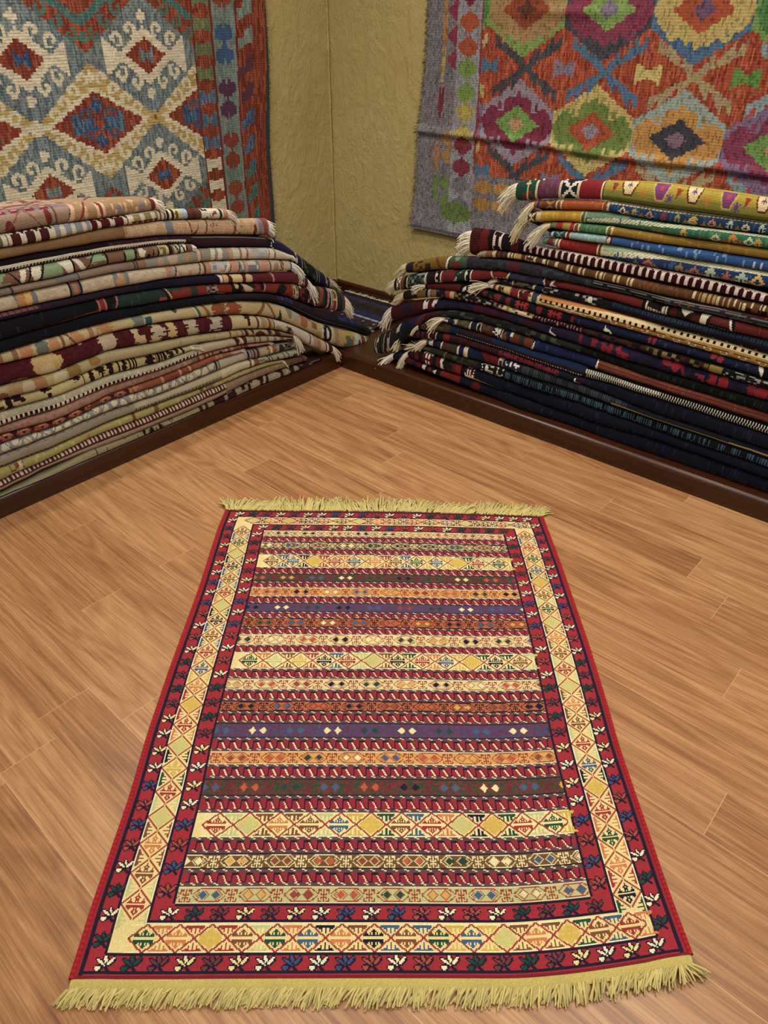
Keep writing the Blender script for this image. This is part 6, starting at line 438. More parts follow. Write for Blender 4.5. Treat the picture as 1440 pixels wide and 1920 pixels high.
RUGS['R13']=('black navy folded rug with red flowers,directly under the gold dashed rug',
 [(1.1313,0.485,0.463,0.0),(1.1654,0.4919,0.4679,0.0),(1.199,0.4988,0.4728,0.0),(1.2321,0.5055,0.4777,0.0),(1.2648,0.5122,0.4824,0.0),(1.2971,0.5174,0.4868,0.0),(1.3292,0.5188,0.4902,0.0),(1.3609,0.5187,0.4932,0.0),(1.3923,0.5184,0.4957,0.0),(1.4235,0.5176,0.4948,0.0),(1.4545,0.5166,0.491,0.0),(1.4852,0.5156,0.487,0.0),(1.5155,0.5145,0.4838,0.0),(1.5455,0.5137,0.4818,0.0),(1.5751,0.5132,0.4799,0.0),(1.6043,0.5129,0.4783,0.0),(1.6332,0.5125,0.4774,0.0),(1.6617,0.5121,0.477,0.0),(1.6899,0.5113,0.4765,0.0),(1.7179,0.5103,0.476,0.0),(1.7455,0.5092,0.4756,0.0),(1.7729,0.5083,0.4751,0.0),(1.7999,0.5079,0.4747,0.0),(1.8266,0.5078,0.4743,0.0),(1.853,0.5078,0.474,0.0),(1.8792,0.5078,0.4736,0.0),(1.905,0.5077,0.4732,0.0),(1.9306,0.5077,0.4728,0.0),(1.9559,0.5076,0.4725,0.0),(1.981,0.5072,0.4722,0.0),(2.0059,0.5065,0.4721,0.0),(2.0305,0.5057,0.472,0.0),(2.0548,0.5049,0.4719,0.0),(2.0789,0.5041,0.4718,0.0),(2.1028,0.5034,0.4717,0.0),(2.1264,0.5026,0.4716,0.0),(2.1498,0.5019,0.4713,0.0),(2.173,0.5014,0.4708,0.0),(2.196,0.5008,0.4702,0.0),(2.2187,0.5003,0.4696,0.0),(2.2413,0.4998,0.469,0.0),(2.2636,0.4993,0.4684,0.0),(2.2857,0.4987,0.4678,0.0),(2.3076,0.4982,0.4672,0.0),(2.3293,0.4977,0.4666,0.0),(2.3507,0.4972,0.4661,0.0),(2.372,0.4967,0.4655,0.0),(2.3931,0.4962,0.4649,0.0),(2.414,0.4957,0.4644,0.0),(2.4347,0.4953,0.4638,0.0),(2.4552,0.4948,0.4633,0.0),(2.4755,0.4943,0.4627,0.0),(2.4956,0.4938,0.4622,0.0),(2.8556,0.4896,0.4574,0.0)],
 [('F','181a22'),('B',[1.1313,1.3134],'5e1a1c'),('B',[1.1313,1.1478],'1c1218'),('B',[1.3134,1.329],'1c1418'),('P',[1.3186,1.3341,1.3392,1.3495,1.3649,1.37,1.3444],[0.9,0.3,0.1,0.6,0.1,0.9,0.5],'cfc8bc'),('B',[1.3751,1.7345],'191b22'),('E',[1.3954,1.4105],'5c1e24',0.4,0.5,3),('E',[1.4206,1.4408],'6a2028',0.4,0.5,4),('E',[1.4508,1.4683],'7a2428',0.75,0.35,5),('E',[1.4732,1.5029],'7a2830',0.3,0.5,6),('E',[1.5273,1.5515],'74262e',0.35,0.5,7),('M',[1.5991],'flower','a02c30',0.45,0.9),('M',[1.739],'flower','a02c30',0.45,0.9),('E',[1.6642,1.6871],'7c2a30',0.35,0.4,8),('E',[1.8029,1.818],'7c2430',0.35,0.4,9),('B',[1.8224,2.8556],'20284a'),('B',[1.8224,2.8556],'171c36',0.5,1),('V',[1.8224,2.8556],'3a4468',0.06,0,0.6,10),('P',[1.936,1.9422,1.9422,1.9626,1.9687,1.9626,1.9606,1.9401],[0.6,0.2,0.4,0.5,0.6,1,0.6,0.62],'e2ddd0'),('E',[2.0994,2.1109],'94303c',0.3,0.3,11),('E',[2.1166,2.1281],'94303c',0.4,0.3,12),('E',[2.3131,2.3323],'a03444',0.3,0.25,13),('E',[2.3341,2.3549],'a03444',0.35,0.25,14),('L',[2.4809],0.014,'e0d8c8',0.03),('B',[2.4842,2.8556],'15141c'),('B',[1.9687,2.4793],'6c604c',0.94,1)],
 (36,0.07,1,0.35,0.2,0.5,'d4cdb8',0.0016))
RUGS['R14']=('narrow multicoloured folded rug,cream black and maroon clutter,right stack',
 [(1.0186,0.4276,0.3908,0.0),(1.0547,0.4411,0.4008,0.0),(1.0901,0.4538,0.4115,0.0),(1.125,0.463,0.422,0.0),(1.1594,0.4696,0.4311,0.0),(1.1934,0.4761,0.4391,0.0),(1.227,0.4809,0.4452,0.0),(1.2603,0.4835,0.4487,0.0),(1.2932,0.4856,0.4516,0.0),(1.3256,0.4876,0.4546,0.0),(1.3577,0.4896,0.4575,0.0),(1.3895,0.4899,0.4592,0.0),(1.4211,0.4881,0.4594,0.0),(1.4523,0.486,0.4594,0.0),(1.4832,0.4839,0.4594,0.0),(1.5138,0.4819,0.4591,0.0),(1.5441,0.48,0.4582,0.0),(1.574,0.4782,0.4571,0.0),(1.6037,0.4765,0.456,0.0),(1.6329,0.4755,0.4554,0.0),(1.6617,0.475,0.455,0.0),(1.6903,0.4746,0.4547,0.0),(1.7185,0.4741,0.4543,0.0),(1.7464,0.4737,0.454,0.0),(1.774,0.4732,0.4536,0.0),(1.8014,0.4728,0.4528,0.0),(1.8285,0.4725,0.4518,0.0),(1.8553,0.4721,0.4507,0.0),(1.8818,0.4717,0.4496,0.0),(1.908,0.4713,0.4486,0.0),(1.934,0.471,0.4476,0.0),(1.9597,0.4706,0.4465,0.0),(1.9851,0.4704,0.4458,0.0),(2.0102,0.4703,0.4452,0.0),(2.035,0.4702,0.4448,0.0),(2.0596,0.4701,0.4443,0.0),(2.084,0.47,0.4438,0.0),(2.1081,0.4699,0.4433,0.0),(2.1319,0.4698,0.4429,0.0),(2.1555,0.4695,0.4424,0.0),(2.179,0.469,0.4419,0.0),(2.2022,0.4684,0.4415,0.0),(2.2252,0.4678,0.441,0.0),(2.2479,0.4672,0.4405,0.0),(2.2705,0.4666,0.4401,0.0),(2.2928,0.4661,0.4396,0.0),(2.3149,0.4655,0.4392,0.0),(2.3368,0.4649,0.4387,0.0),(2.3585,0.4643,0.438,0.0),(2.38,0.4638,0.4374,0.0),(2.4013,0.4632,0.4367,0.0),(2.4225,0.4627,0.4361,0.0),(2.4434,0.4621,0.4355,0.0),(2.4641,0.4616,0.4348,0.0),(2.4846,0.4611,0.4342,0.0),(2.505,0.4605,0.4336,0.0),(2.865,0.4558,0.4282,0.0)],
 [('F','191314'),('B',[1.0186,1.0244],'2a1c1c'),('B',[1.0244,1.0678],'281a1c'),('K',[1.0678,1.1383],0.1,0.9,['8c8460','2a2018','a09478','2a2018'],0.016,2),('B',[1.0991,1.1383],'7d6034',0.3,0.8),('B',[1.1466,1.166],'a8a098'),('D',[1.1383,1.155],0,1,'20181a',0.02,0.5,0),('B',[1.1687,1.1961],'8c7048'),('K',[1.1961,1.242],0.1,0.9,['191a24','20202c','4a5060'],0.012,3),('E',[1.242,1.2688],'8c3a34',0.5,0.4,4),('B',[1.2661,1.2847],'c8a07c'),('K',[1.29,1.5113],0.0,1,['191a22','191a22','a8a494','24304a','8c6a3c','15202a'],0.012,5),('B',[1.5138,1.6524],'7d6a44'),('K',[1.5138,1.6524],0.0,1,['c8b68c','c8b68c','35242a','a08458','d4c8a8'],0.013,6),('B',[1.6524,1.86],'43121e'),('D',[1.6524,1.86],0.15,0.75,'b08a88',0.013,0.35,0),('V',[1.6524,1.86],'35101a',0.3,0,1,7),('K',[1.86,2.1142],0.1,0.9,['1c1214','1c1214','4a2420','3a342a'],0.016,8),('K',[2.1046,2.3177],0.2,0.85,['2a1c14','74602c','8a7444','4a2018','1c1410'],0.016,9),('B',[2.323,2.3651],'8c7a38',0.15,0.8),('K',[2.3703,2.865],0.2,0.9,['111213','111213','8f9488','111213','3a3c3a'],0.009,10)],
 (60,0.065,1,0.6,0.0,0.1,'c9bf9e',0.0017))
RUGS['R15']=('purple blue folded rug with scattered red patches and white tassels,right stack',
 [(0.9514,0.3544,0.2823,0.0),(0.9889,0.3679,0.2932,0.0),(1.0258,0.381,0.3085,0.0),(1.0619,0.394,0.3251,0.0),(1.0975,0.4063,0.3417,0.0),(1.1324,0.4164,0.3582,0.0),(1.1668,0.4251,0.3739,0.0),(1.2008,0.433,0.386,0.0),(1.2344,0.4385,0.3946,0.0),(1.2676,0.4429,0.4029,0.0),(1.3004,0.4474,0.4101,0.0),(1.3328,0.4517,0.4145,0.0),(1.3648,0.4559,0.4173,0.0),(1.3966,0.458,0.4191,0.0),(1.4281,0.458,0.42,0.0),(1.4593,0.4578,0.4207,0.0),(1.4902,0.4575,0.4214,0.0),(1.5207,0.4573,0.4216,0.0),(1.5509,0.4569,0.4207,0.0),(1.5808,0.4565,0.4197,0.0),(1.6104,0.4561,0.4186,0.0),(1.6397,0.4557,0.4175,0.0),(1.6687,0.4551,0.416,0.0),(1.6974,0.4543,0.4141,0.0),(1.7259,0.4535,0.4122,0.0),(1.754,0.4526,0.4104,0.0),(1.7818,0.4518,0.4086,0.0),(1.8093,0.4508,0.4072,0.0),(1.8366,0.4497,0.4061,0.0),(1.8635,0.4487,0.405,0.0),(1.8902,0.4476,0.4039,0.0),(1.9166,0.4466,0.4028,0.0),(1.9427,0.4456,0.4018,0.0),(1.9686,0.4446,0.4007,0.0),(1.9942,0.4438,0.3995,0.0),(2.0195,0.4433,0.3982,0.0),(2.0445,0.4429,0.397,0.0),(2.0693,0.4424,0.3957,0.0),(2.0939,0.4419,0.3944,0.0),(2.1182,0.4415,0.3932,0.0),(2.1423,0.441,0.3919,0.0),(2.1661,0.4406,0.3911,0.0),(2.1896,0.4401,0.3909,0.0),(2.2128,0.4396,0.3909,0.0),(2.2358,0.4392,0.3909,0.0),(2.2586,0.4387,0.3909,0.0),(2.2812,0.4383,0.3909,0.0),(2.3035,0.4378,0.3909,0.0),(2.3256,0.4374,0.3909,0.0),(2.3476,0.4369,0.3909,0.0),(2.3693,0.4363,0.3909,0.0),(2.3908,0.4356,0.3909,0.0),(2.4121,0.435,0.3909,0.0),(2.4332,0.4344,0.3909,0.0),(2.4542,0.4337,0.3909,0.0),(2.4749,0.4331,0.3909,0.0),(2.4954,0.4325,0.391,0.0),(2.5158,0.4319,0.391,0.0),(2.8758,0.4266,0.391,0.0)],
 [('F','262244'),('B',[0.9514,1.1356],'4c121c'),('V',[0.9666,1.1412],'5e1c26',0.1,0,1,2),('E',[1.0117,1.0703],'2c2034',0.4,0.35,3),('L',[1.0789],0.008,'3a2440',0.03),('B',[1.13,1.1523],'e0d6cc',0.0,0.6),('B',[1.1384,1.1495],'5c141c',0.05,0.3),('B',[1.1523,1.1745],'5c141c'),('B',[1.1745,1.1965],'e0d6cc',0.0,0.4),('B',[1.169,1.1855],'5c141c',0.2,1),('P',[1.1772,1.1965,1.1855,1.1745],[0.0,0.0,0.6,0.5],'e0d6cc'),('B',[1.2614,1.3169],'74222c',0.05,0.85),('K',[1.2019,2.8758],0,1,['262244','2b274c','231f3e','2d2240'],0.014,4),('E',[1.3817,1.4378],'54203a',0.5,0.4,5),('E',[1.4201,1.4954],'4a1c34',0.4,0.4,6),('E',[1.4954,1.5567],'401c34',0.6,0.4,7),('E',[1.6048,1.6986],'3c1c34',0.6,0.4,8),('P',[1.7285,1.7399,1.7308,1.7558,1.7512,1.7467,1.7444,1.7262],[0.5,0.0,0.5,0.62,0.9,1,0.72,0.6],'ece6da'),('L',[1.8555],0.012,'7c2234',0.01),('J',[1.8943,1.9241],'8a2430',0.1,0.6,9),('J',[1.9368,1.962],'8a2430',0.25,0.9,10),('J',[1.962,1.9869],'8a2430',0.1,0.7,11),('J',[1.9951,2.0197],'942832',0.1,0.6,12),('J',[2.0115,2.048],'942832',0.4,1,13),('E',[2.1621,2.1962],'a8303c',0.2,0.3,14),('E',[2.1962,2.2299],'a8303c',0.3,0.3,15),('P',[2.2261,2.2373,2.2557,2.2483],[0.2,0.2,0.9,0.95],'8a2834'),('K',[2.274,2.3137],0.4,0.9,['262244','8a3040'],0.012,16),('J',[2.3244,2.3598],'9c2830',0.3,0.9,17),('E',[2.3598,2.3912],'9c2830',0.5,0.4,18),('J',[2.4493,2.4794],'8c2830',0.2,0.9,19),('E',[2.4761,2.5158],'9c2c34',0.5,0.45,20),('J',[2.5158,2.8758],'8c2a38',0.2,0.8,21)],
 (56,0.085,0.8,1.2,0.1,0.5,'dcd8cc',0.0019))
RUGS['R16']=('dark charcoal rug whose navy end flops down over the platform corner',
 [(0.8512,0.1745,0.0963,0.0),(0.8912,0.2051,0.108,0.0),(0.9303,0.2316,0.1246,0.0),(0.9687,0.2575,0.1467,0.0),(1.006,0.2831,0.182,0.0),(1.0423,0.3071,0.2277,0.0),(1.0779,0.3293,0.2672,0.0),(1.1129,0.3486,0.298,0.0),(1.1473,0.3635,0.3251,0.0),(1.1812,0.377,0.3483,0.0),(1.2148,0.3881,0.3632,0.0),(1.2483,0.3963,0.3683,0.0),(1.2814,0.4038,0.3718,0.0),(1.314,0.4097,0.3753,0.0),(1.3464,0.4132,0.3791,0.0),(1.3783,0.4158,0.3828,0.0),(1.4099,0.4173,0.386,0.0),(1.4413,0.4181,0.387,0.0),(1.4724,0.4188,0.3867,0.0),(1.5031,0.4195,0.3864,0.0),(1.5336,0.4194,0.3858,0.0),(1.5638,0.4184,0.3849,0.0),(1.5936,0.4173,0.3841,0.0),(1.6232,0.4163,0.3832,0.0),(1.6524,0.4151,0.3824,0.0),(1.6813,0.4135,0.3818,0.0),(1.7099,0.4117,0.3813,0.0),(1.7383,0.4098,0.3809,0.0),(1.7663,0.408,0.3805,0.0),(1.794,0.4063,0.3799,0.0),(1.8215,0.405,0.3788,0.0),(1.8487,0.4039,0.3776,0.0),(1.8756,0.4028,0.3764,0.0),(1.9022,0.4018,0.3751,0.0),(1.9285,0.4007,0.3739,0.0),(1.9546,0.3997,0.3728,0.0),(1.9805,0.3986,0.3716,0.0),(2.0061,0.3974,0.3702,0.0),(2.0314,0.3961,0.3688,0.0),(2.0566,0.3949,0.3674,0.0),(2.0814,0.3936,0.366,0.0),(2.1061,0.3924,0.3647,0.0),(2.1305,0.3911,0.3633,0.0),(2.1546,0.3899,0.362,0.0),(2.1785,0.3892,0.361,0.0),(2.2019,0.3891,0.3606,0.0),(2.2251,0.3891,0.3603,0.0),(2.2481,0.3891,0.36,0.0),(2.2709,0.3891,0.3597,0.0),(2.2934,0.3891,0.3594,0.0),(2.3157,0.3891,0.3591,0.0),(2.3378,0.3891,0.3588,0.0),(2.3597,0.3891,0.3585,0.0),(2.3814,0.3892,0.358,0.0),(2.4029,0.3892,0.3575,0.0),(2.4242,0.3892,0.357,0.0),(2.4453,0.3892,0.3565,0.0),(2.4662,0.3892,0.3561,0.0),(2.4869,0.3892,0.3556,0.0),(2.5074,0.3892,0.3551,0.0),(2.5277,0.3892,0.3546,0.0),(2.8877,0.3893,0.3505,0.0)],
 [('F','1e2222'),('B',[0.8512,0.9126],'10151f'),('K',[0.861,0.8837],0,1,['cfcabc','22262a','22262a'],0.012,2),('B',[0.9126,0.9629],'3a1828'),('L',[0.8707],0.007,'8c8c80',-0.02),('L',[0.9158],0.006,'8c8c80',-0.02),('K',[0.9285,0.9504],0.1,0.9,['a09c90','3a1828','3a1828'],0.012,13),('D',[0.8837,0.9094],0,1,'3a3c38',0.02,0.5,0),('B',[0.9629,0.9934],'30202a'),('K',[0.9904,1.0115],0,1,['b4b0a4','20242c','20242c'],0.012,3),('B',[1.0145,1.0643],'191d30'),('B',[1.0643,1.1438],'23264a'),('P',[1.0873,1.1438,1.1438,1.1157],[0.5,0.0,0.4,0.8],'5c3034'),('B',[1.1438,1.1988],'4a161e'),('B',[1.1988,2.8877],'212524'),('K',[1.2043,1.8623],0.05,0.7,['212524','212524','4c524c','282c2c'],0.022,4),('B',[1.1988,2.8877],'7c8078',0.8,0.87),('B',[1.8623,2.8877],'0f1213',0.0,0.75),('D',[1.7732,2.8877],0.78,0.86,'5c6a66',0.012,0.5,0),('V',[1.8623,2.8877],'24302c',0.15,0.3,0.8,5)],
 None)
RUGS['R17']=('terracotta and navy folded rug with patterned ringed end,lower right stack',
 [(1.2305,0.3649,0.3469,0.0),(1.2647,0.3681,0.3453,0.0),(1.2985,0.3713,0.3439,0.0),(1.3319,0.3748,0.3434,0.0),(1.3647,0.3787,0.3435,0.0),(1.3972,0.3824,0.3436,0.0),(1.4294,0.3846,0.3433,0.0),(1.4613,0.3847,0.3424,0.0),(1.4929,0.3844,0.3415,0.0),(1.5241,0.384,0.3405,0.0),(1.5551,0.3832,0.3395,0.0),(1.5856,0.3824,0.3386,0.0),(1.6159,0.3815,0.3377,0.0),(1.6458,0.3806,0.3369,0.0),(1.6753,0.3799,0.3365,0.0),(1.7044,0.3795,0.3366,0.0),(1.7333,0.379,0.3368,0.0),(1.7617,0.3786,0.3371,0.0),(1.7899,0.3781,0.3372,0.0),(1.8179,0.3772,0.3371,0.0),(1.8456,0.376,0.3366,0.0),(1.873,0.3748,0.3361,0.0),(1.9002,0.3736,0.3356,0.0),(1.927,0.3723,0.3352,0.0),(1.9536,0.3711,0.3347,0.0),(1.9799,0.37,0.3342,0.0),(2.006,0.3687,0.3337,0.0),(2.0318,0.3673,0.333,0.0),(2.0574,0.3659,0.3323,0.0),(2.0827,0.3645,0.3316,0.0),(2.1078,0.3631,0.3309,0.0),(2.1326,0.3617,0.3302,0.0),(2.1571,0.3603,0.3295,0.0),(2.1814,0.3593,0.3288,0.0),(2.2054,0.3588,0.3282,0.0),(2.2292,0.3585,0.3276,0.0),(2.2526,0.3582,0.327,0.0),(2.2759,0.3579,0.3264,0.0),(2.2989,0.3576,0.3258,0.0),(2.3218,0.3573,0.3252,0.0),(2.3444,0.3571,0.3246,0.0),(2.3667,0.3567,0.324,0.0),(2.3889,0.3563,0.3234,0.0),(2.4109,0.3558,0.3229,0.0),(2.4327,0.3553,0.3223,0.0),(2.4543,0.3548,0.3218,0.0),(2.4756,0.3543,0.3212,0.0),(2.4968,0.3538,0.3207,0.0),(2.5178,0.3534,0.3201,0.0),(2.5386,0.3529,0.3196,0.0),(2.8986,0.3489,0.3149,0.0)],
 [('F','1c2750'),('B',[1.2305,1.2442],'cfc7ae'),('B',[1.2442,1.2635],'d2ccb8'),('K',[1.2442,1.2635],0.1,0.9,['2a2a34','d2ccb8'],0.01,2),('B',[1.2635,1.288],'20263a'),('B',[1.288,1.3043],'b8ae8c'),('K',[1.288,1.3096],0,1,['b8ae8c','30303a'],0.012,3),('B',[1.3096,1.3681],'615a34'),('K',[1.3096,1.3681],0,1,['615a34','4a4630','6e683c'],0.014,4),('L',[1.3733],0.008,'d0c8b0',-0.01),('B',[1.3786,1.4046],'20263a'),('B',[1.4046,1.4253],'d2ccb8'),('K',[1.4072,1.4227],0.05,0.95,['22242c','d2ccb8'],0.01,5),('B',[1.4253,1.4816],'5c3420'),('K',[1.4305,1.4664],0.1,0.6,['5c3420','54503a'],0.014,6),('B',[1.4816,1.5069],'1f2640'),('K',[1.4816,1.5069],0.0,0.6,['1f2640','d0ccc0'],0.008,7),('B',[1.5069,1.527],'d2ccb8'),('K',[1.5094,1.5245],0.05,0.95,['22242c','d2ccb8'],0.01,8),('B',[1.527,1.5617],'22264a'),('E',[1.5295,1.5494],'8c4a30',0.6,0.3,9),('B',[1.5642,1.5765],'d8d0c0',0.1,0.5),('B',[1.5642,1.6034],'74402a',0.4,1),('B',[1.5765,1.6058],'6a3a26'),('B',[1.6058,1.63],'30403a'),('B',[1.6251,1.6658],'78421f'),('L',[1.6705],0.008,'d8d0c0',-0.03),('B',[1.6753,1.9273],'1e2a58'),('V',[1.6753,1.9273],'34427a',0.06,0,0.6,10),('P',[1.923,1.938,1.9423,1.938,1.9316,1.9359],[0.0,0.0,0.5,0.9,0.9,0.15],'e4dccc'),('B',[1.9423,2.8986],'804634'),('V',[1.9423,2.8986],'945844',0.06,0,1,11),('B',[1.9423,2.8986],'5e3022',0.35,0.42),('B',[1.9423,2.8986],'5e3022',0.6,0.66),('B',[1.9423,2.8986],'3c1c16',0.84,1)],
 (56,0.085,1,0.8,0.3,0.5,'d8cfb4',0.0018))
RUGS['R18']=('dark teal navy folded rug with a line of white dots,lower right stack',
 [(1.1055,0.3071,0.2787,0.0),(1.1412,0.3181,0.283,0.0),(1.1763,0.3286,0.2873,0.0),(1.2109,0.3383,0.2916,0.0),(1.2451,0.3432,0.2957,0.0),(1.2791,0.3425,0.2999,0.0),(1.3128,0.3414,0.3024,0.0),(1.3461,0.3412,0.3025,0.0),(1.379,0.3413,0.3022,0.0),(1.4116,0.3414,0.3019,0.0),(1.4438,0.3409,0.3016,0.0),(1.4756,0.34,0.3014,0.0),(1.5071,0.339,0.3011,0.0),(1.5383,0.3381,0.3009,0.0),(1.5691,0.3371,0.3002,0.0),(1.5996,0.3362,0.299,0.0),(1.6298,0.3354,0.2977,0.0),(1.6596,0.3346,0.2965,0.0),(1.6891,0.3344,0.295,0.0),(1.7183,0.3346,0.2934,0.0),(1.7472,0.3348,0.2918,0.0),(1.7757,0.335,0.2902,0.0),(1.8039,0.3352,0.2887,0.0),(1.8319,0.3349,0.2871,0.0),(1.8596,0.3345,0.2864,0.0),(1.8868,0.334,0.2872,0.0),(1.9136,0.3335,0.2884,0.0),(1.9402,0.3331,0.2895,0.0),(1.9665,0.3326,0.2906,0.0),(1.9926,0.3322,0.2917,0.0),(2.0184,0.3316,0.2924,0.0),(2.044,0.3309,0.2927,0.0),(2.0693,0.3302,0.293,0.0),(2.0944,0.3295,0.2933,0.0),(2.1192,0.3288,0.2936,0.0),(2.1438,0.3282,0.2939,0.0),(2.1681,0.3275,0.2942,0.0),(2.1922,0.3268,0.2941,0.0),(2.2162,0.3262,0.2933,0.0),(2.2399,0.3256,0.2924,0.0),(2.2635,0.325,0.2915,0.0),(2.2868,0.3244,0.2906,0.0),(2.3098,0.3239,0.2897,0.0),(2.3327,0.3233,0.2888,0.0),(2.3553,0.3227,0.288,0.0),(2.3777,0.3222,0.2872,0.0),(2.3999,0.3216,0.2865,0.0),(2.4219,0.321,0.2859,0.0),(2.4437,0.3205,0.2853,0.0),(2.4652,0.3199,0.2847,0.0),(2.4866,0.3194,0.2841,0.0),(2.5078,0.3189,0.2835,0.0),(2.5287,0.3183,0.2829,0.0),(2.5495,0.3178,0.2823,0.0),(2.9095,0.3133,0.2772,0.0)],
 [('F','182440'),('B',[1.1055,1.1055],'4a2a24'),('B',[1.1055,1.1229],'17141c'),('B',[1.1229,1.2854],'4a4228'),('K',[1.1229,1.2799],0.1,0.9,['4a4228','4a4228','322c20','5c5434'],0.018,2),('B',[1.2744,1.3181],'173048'),('B',[1.3181,1.4839],'45201c',0.0,0.4),('D',[1.3018,1.8879],0.62,0.76,'e0dccc',0.0108,0.45,0),('B',[1.3181,1.8988],'1a2f50',0.0,0.0),('B',[1.4839,1.8988],'1c3458',0.0,0.5),('B',[1.4839,1.8988],'3a1420',0.5,0.58),('B',[1.3018,1.8879],'121218',0.76,1),('B',[1.8988,2.9095],'101013'),('D',[1.8988,2.9095],0.3,0.5,'d8d4c8',0.009,0.4,0),('D',[1.8988,2.9095],0.5,0.7,'d8d4c8',0.009,0.4,0.0045),('D',[1.8988,2.9095],0.7,0.85,'b0ac9c',0.009,0.35,0),('B',[1.9633,2.9095],'4c2c24',0.0,0.1)],
 (30,0.055,0.9,0.9,0.3,0.3,'d4ccb2',0.0017))
RUGS['R19']=('dark navy folded rug with maroon flowered end and large tassel,lower right stack',
 [(1.0208,0.2525,0.2207,0.0),(1.0582,0.2628,0.2287,0.0),(1.0949,0.2726,0.2366,0.0),(1.1312,0.2801,0.2439,0.0),(1.167,0.2856,0.2507,0.0),(1.2023,0.2909,0.2573,0.0),(1.2371,0.2955,0.2625,0.0),(1.2716,0.2988,0.2654,0.0),(1.3057,0.3015,0.2677,0.0),(1.3395,0.302,0.2699,0.0),(1.3729,0.3011,0.2719,0.0),(1.406,0.3001,0.2729,0.0),(1.4387,0.2995,0.2724,0.0),(1.471,0.2992,0.2716,0.0),(1.503,0.299,0.2708,0.0),(1.5346,0.2988,0.2701,0.0),(1.5659,0.2983,0.2693,0.0),(1.5969,0.2972,0.2684,0.0),(1.6275,0.2959,0.2674,0.0),(1.6579,0.2946,0.2665,0.0),(1.6879,0.2932,0.2655,0.0),(1.7176,0.2916,0.2643,0.0),(1.747,0.29,0.2632,0.0),(1.776,0.2884,0.2628,0.0),(1.8047,0.2869,0.2629,0.0),(1.8331,0.2853,0.263,0.0),(1.8611,0.2844,0.2625,0.0),(1.8889,0.285,0.2607,0.0),(1.9164,0.2861,0.2583,0.0),(1.9435,0.2873,0.256,0.0),(1.9704,0.2884,0.2537,0.0),(1.997,0.2895,0.2514,0.0),(2.0234,0.2903,0.2493,0.0),(2.0495,0.2907,0.2473,0.0),(2.0754,0.291,0.2453,0.0),(2.101,0.2913,0.2434,0.0),(2.1263,0.2916,0.2415,0.0),(2.1514,0.2919,0.2396,0.0),(2.1763,0.2922,0.2377,0.0),(2.2008,0.2922,0.2364,0.0),(2.2252,0.2915,0.2359,0.0),(2.2492,0.2906,0.2357,0.0),(2.273,0.2897,0.2356,0.0),(2.2966,0.2888,0.2354,0.0),(2.32,0.2879,0.2353,0.0),(2.3431,0.287,0.2351,0.0),(2.3661,0.2862,0.235,0.0),(2.3888,0.2854,0.2348,0.0),(2.4112,0.2847,0.2346,0.0),(2.4334,0.2841,0.2345,0.0),(2.4555,0.2835,0.2343,0.0),(2.4773,0.2829,0.2342,0.0),(2.4989,0.2823,0.2341,0.0),(2.5203,0.2817,0.2339,0.0),(2.5415,0.2811,0.2338,0.0),(2.5625,0.2805,0.2336,0.0),(2.9225,0.2755,0.2324,0.0)],
 [('F','16182e'),('B',[1.0208,1.0688],'4c141e'),('B',[1.0688,1.1651],'1e1620'),('D',[1.0777,1.1651],0.1,0.9,'5c1e24',0.025,0.6,0),('B',[1.1651,1.2077],'dcd4c8'),('E',[1.1708,1.2048],'471520',0.5,0.4,2),('B',[1.2077,1.2441],'1f1a26'),('E',[1.2413,1.2773],'7a2228',0.5,0.5,3),('B',[1.2773,1.3102],'3c1a24'),('B',[1.3102,1.5136],'40141e'),('L',[1.3102],0.008,'241c30',-0.02),('V',[1.3157,1.5136],'501c26',0.1,0,1,4),('M',[1.5465,1.5816,1.6409,1.6749,1.7276,1.7652],'flower','7c2230',0.5,0.8),('B',[1.8614,1.8971],'2c1428',0.2,0.7),('P',[1.8614,1.8704,1.8681,1.8905,1.8882,1.8636],[0.1,0.1,0.6,0.7,0.85,0.8],'e4ddd0'),('V',[1.7699,2.9225],'262848',0.06,0,1,5)],
 (60,0.095,0.7,1.4,0.2,0.4,'d6cdb0',0.0018))
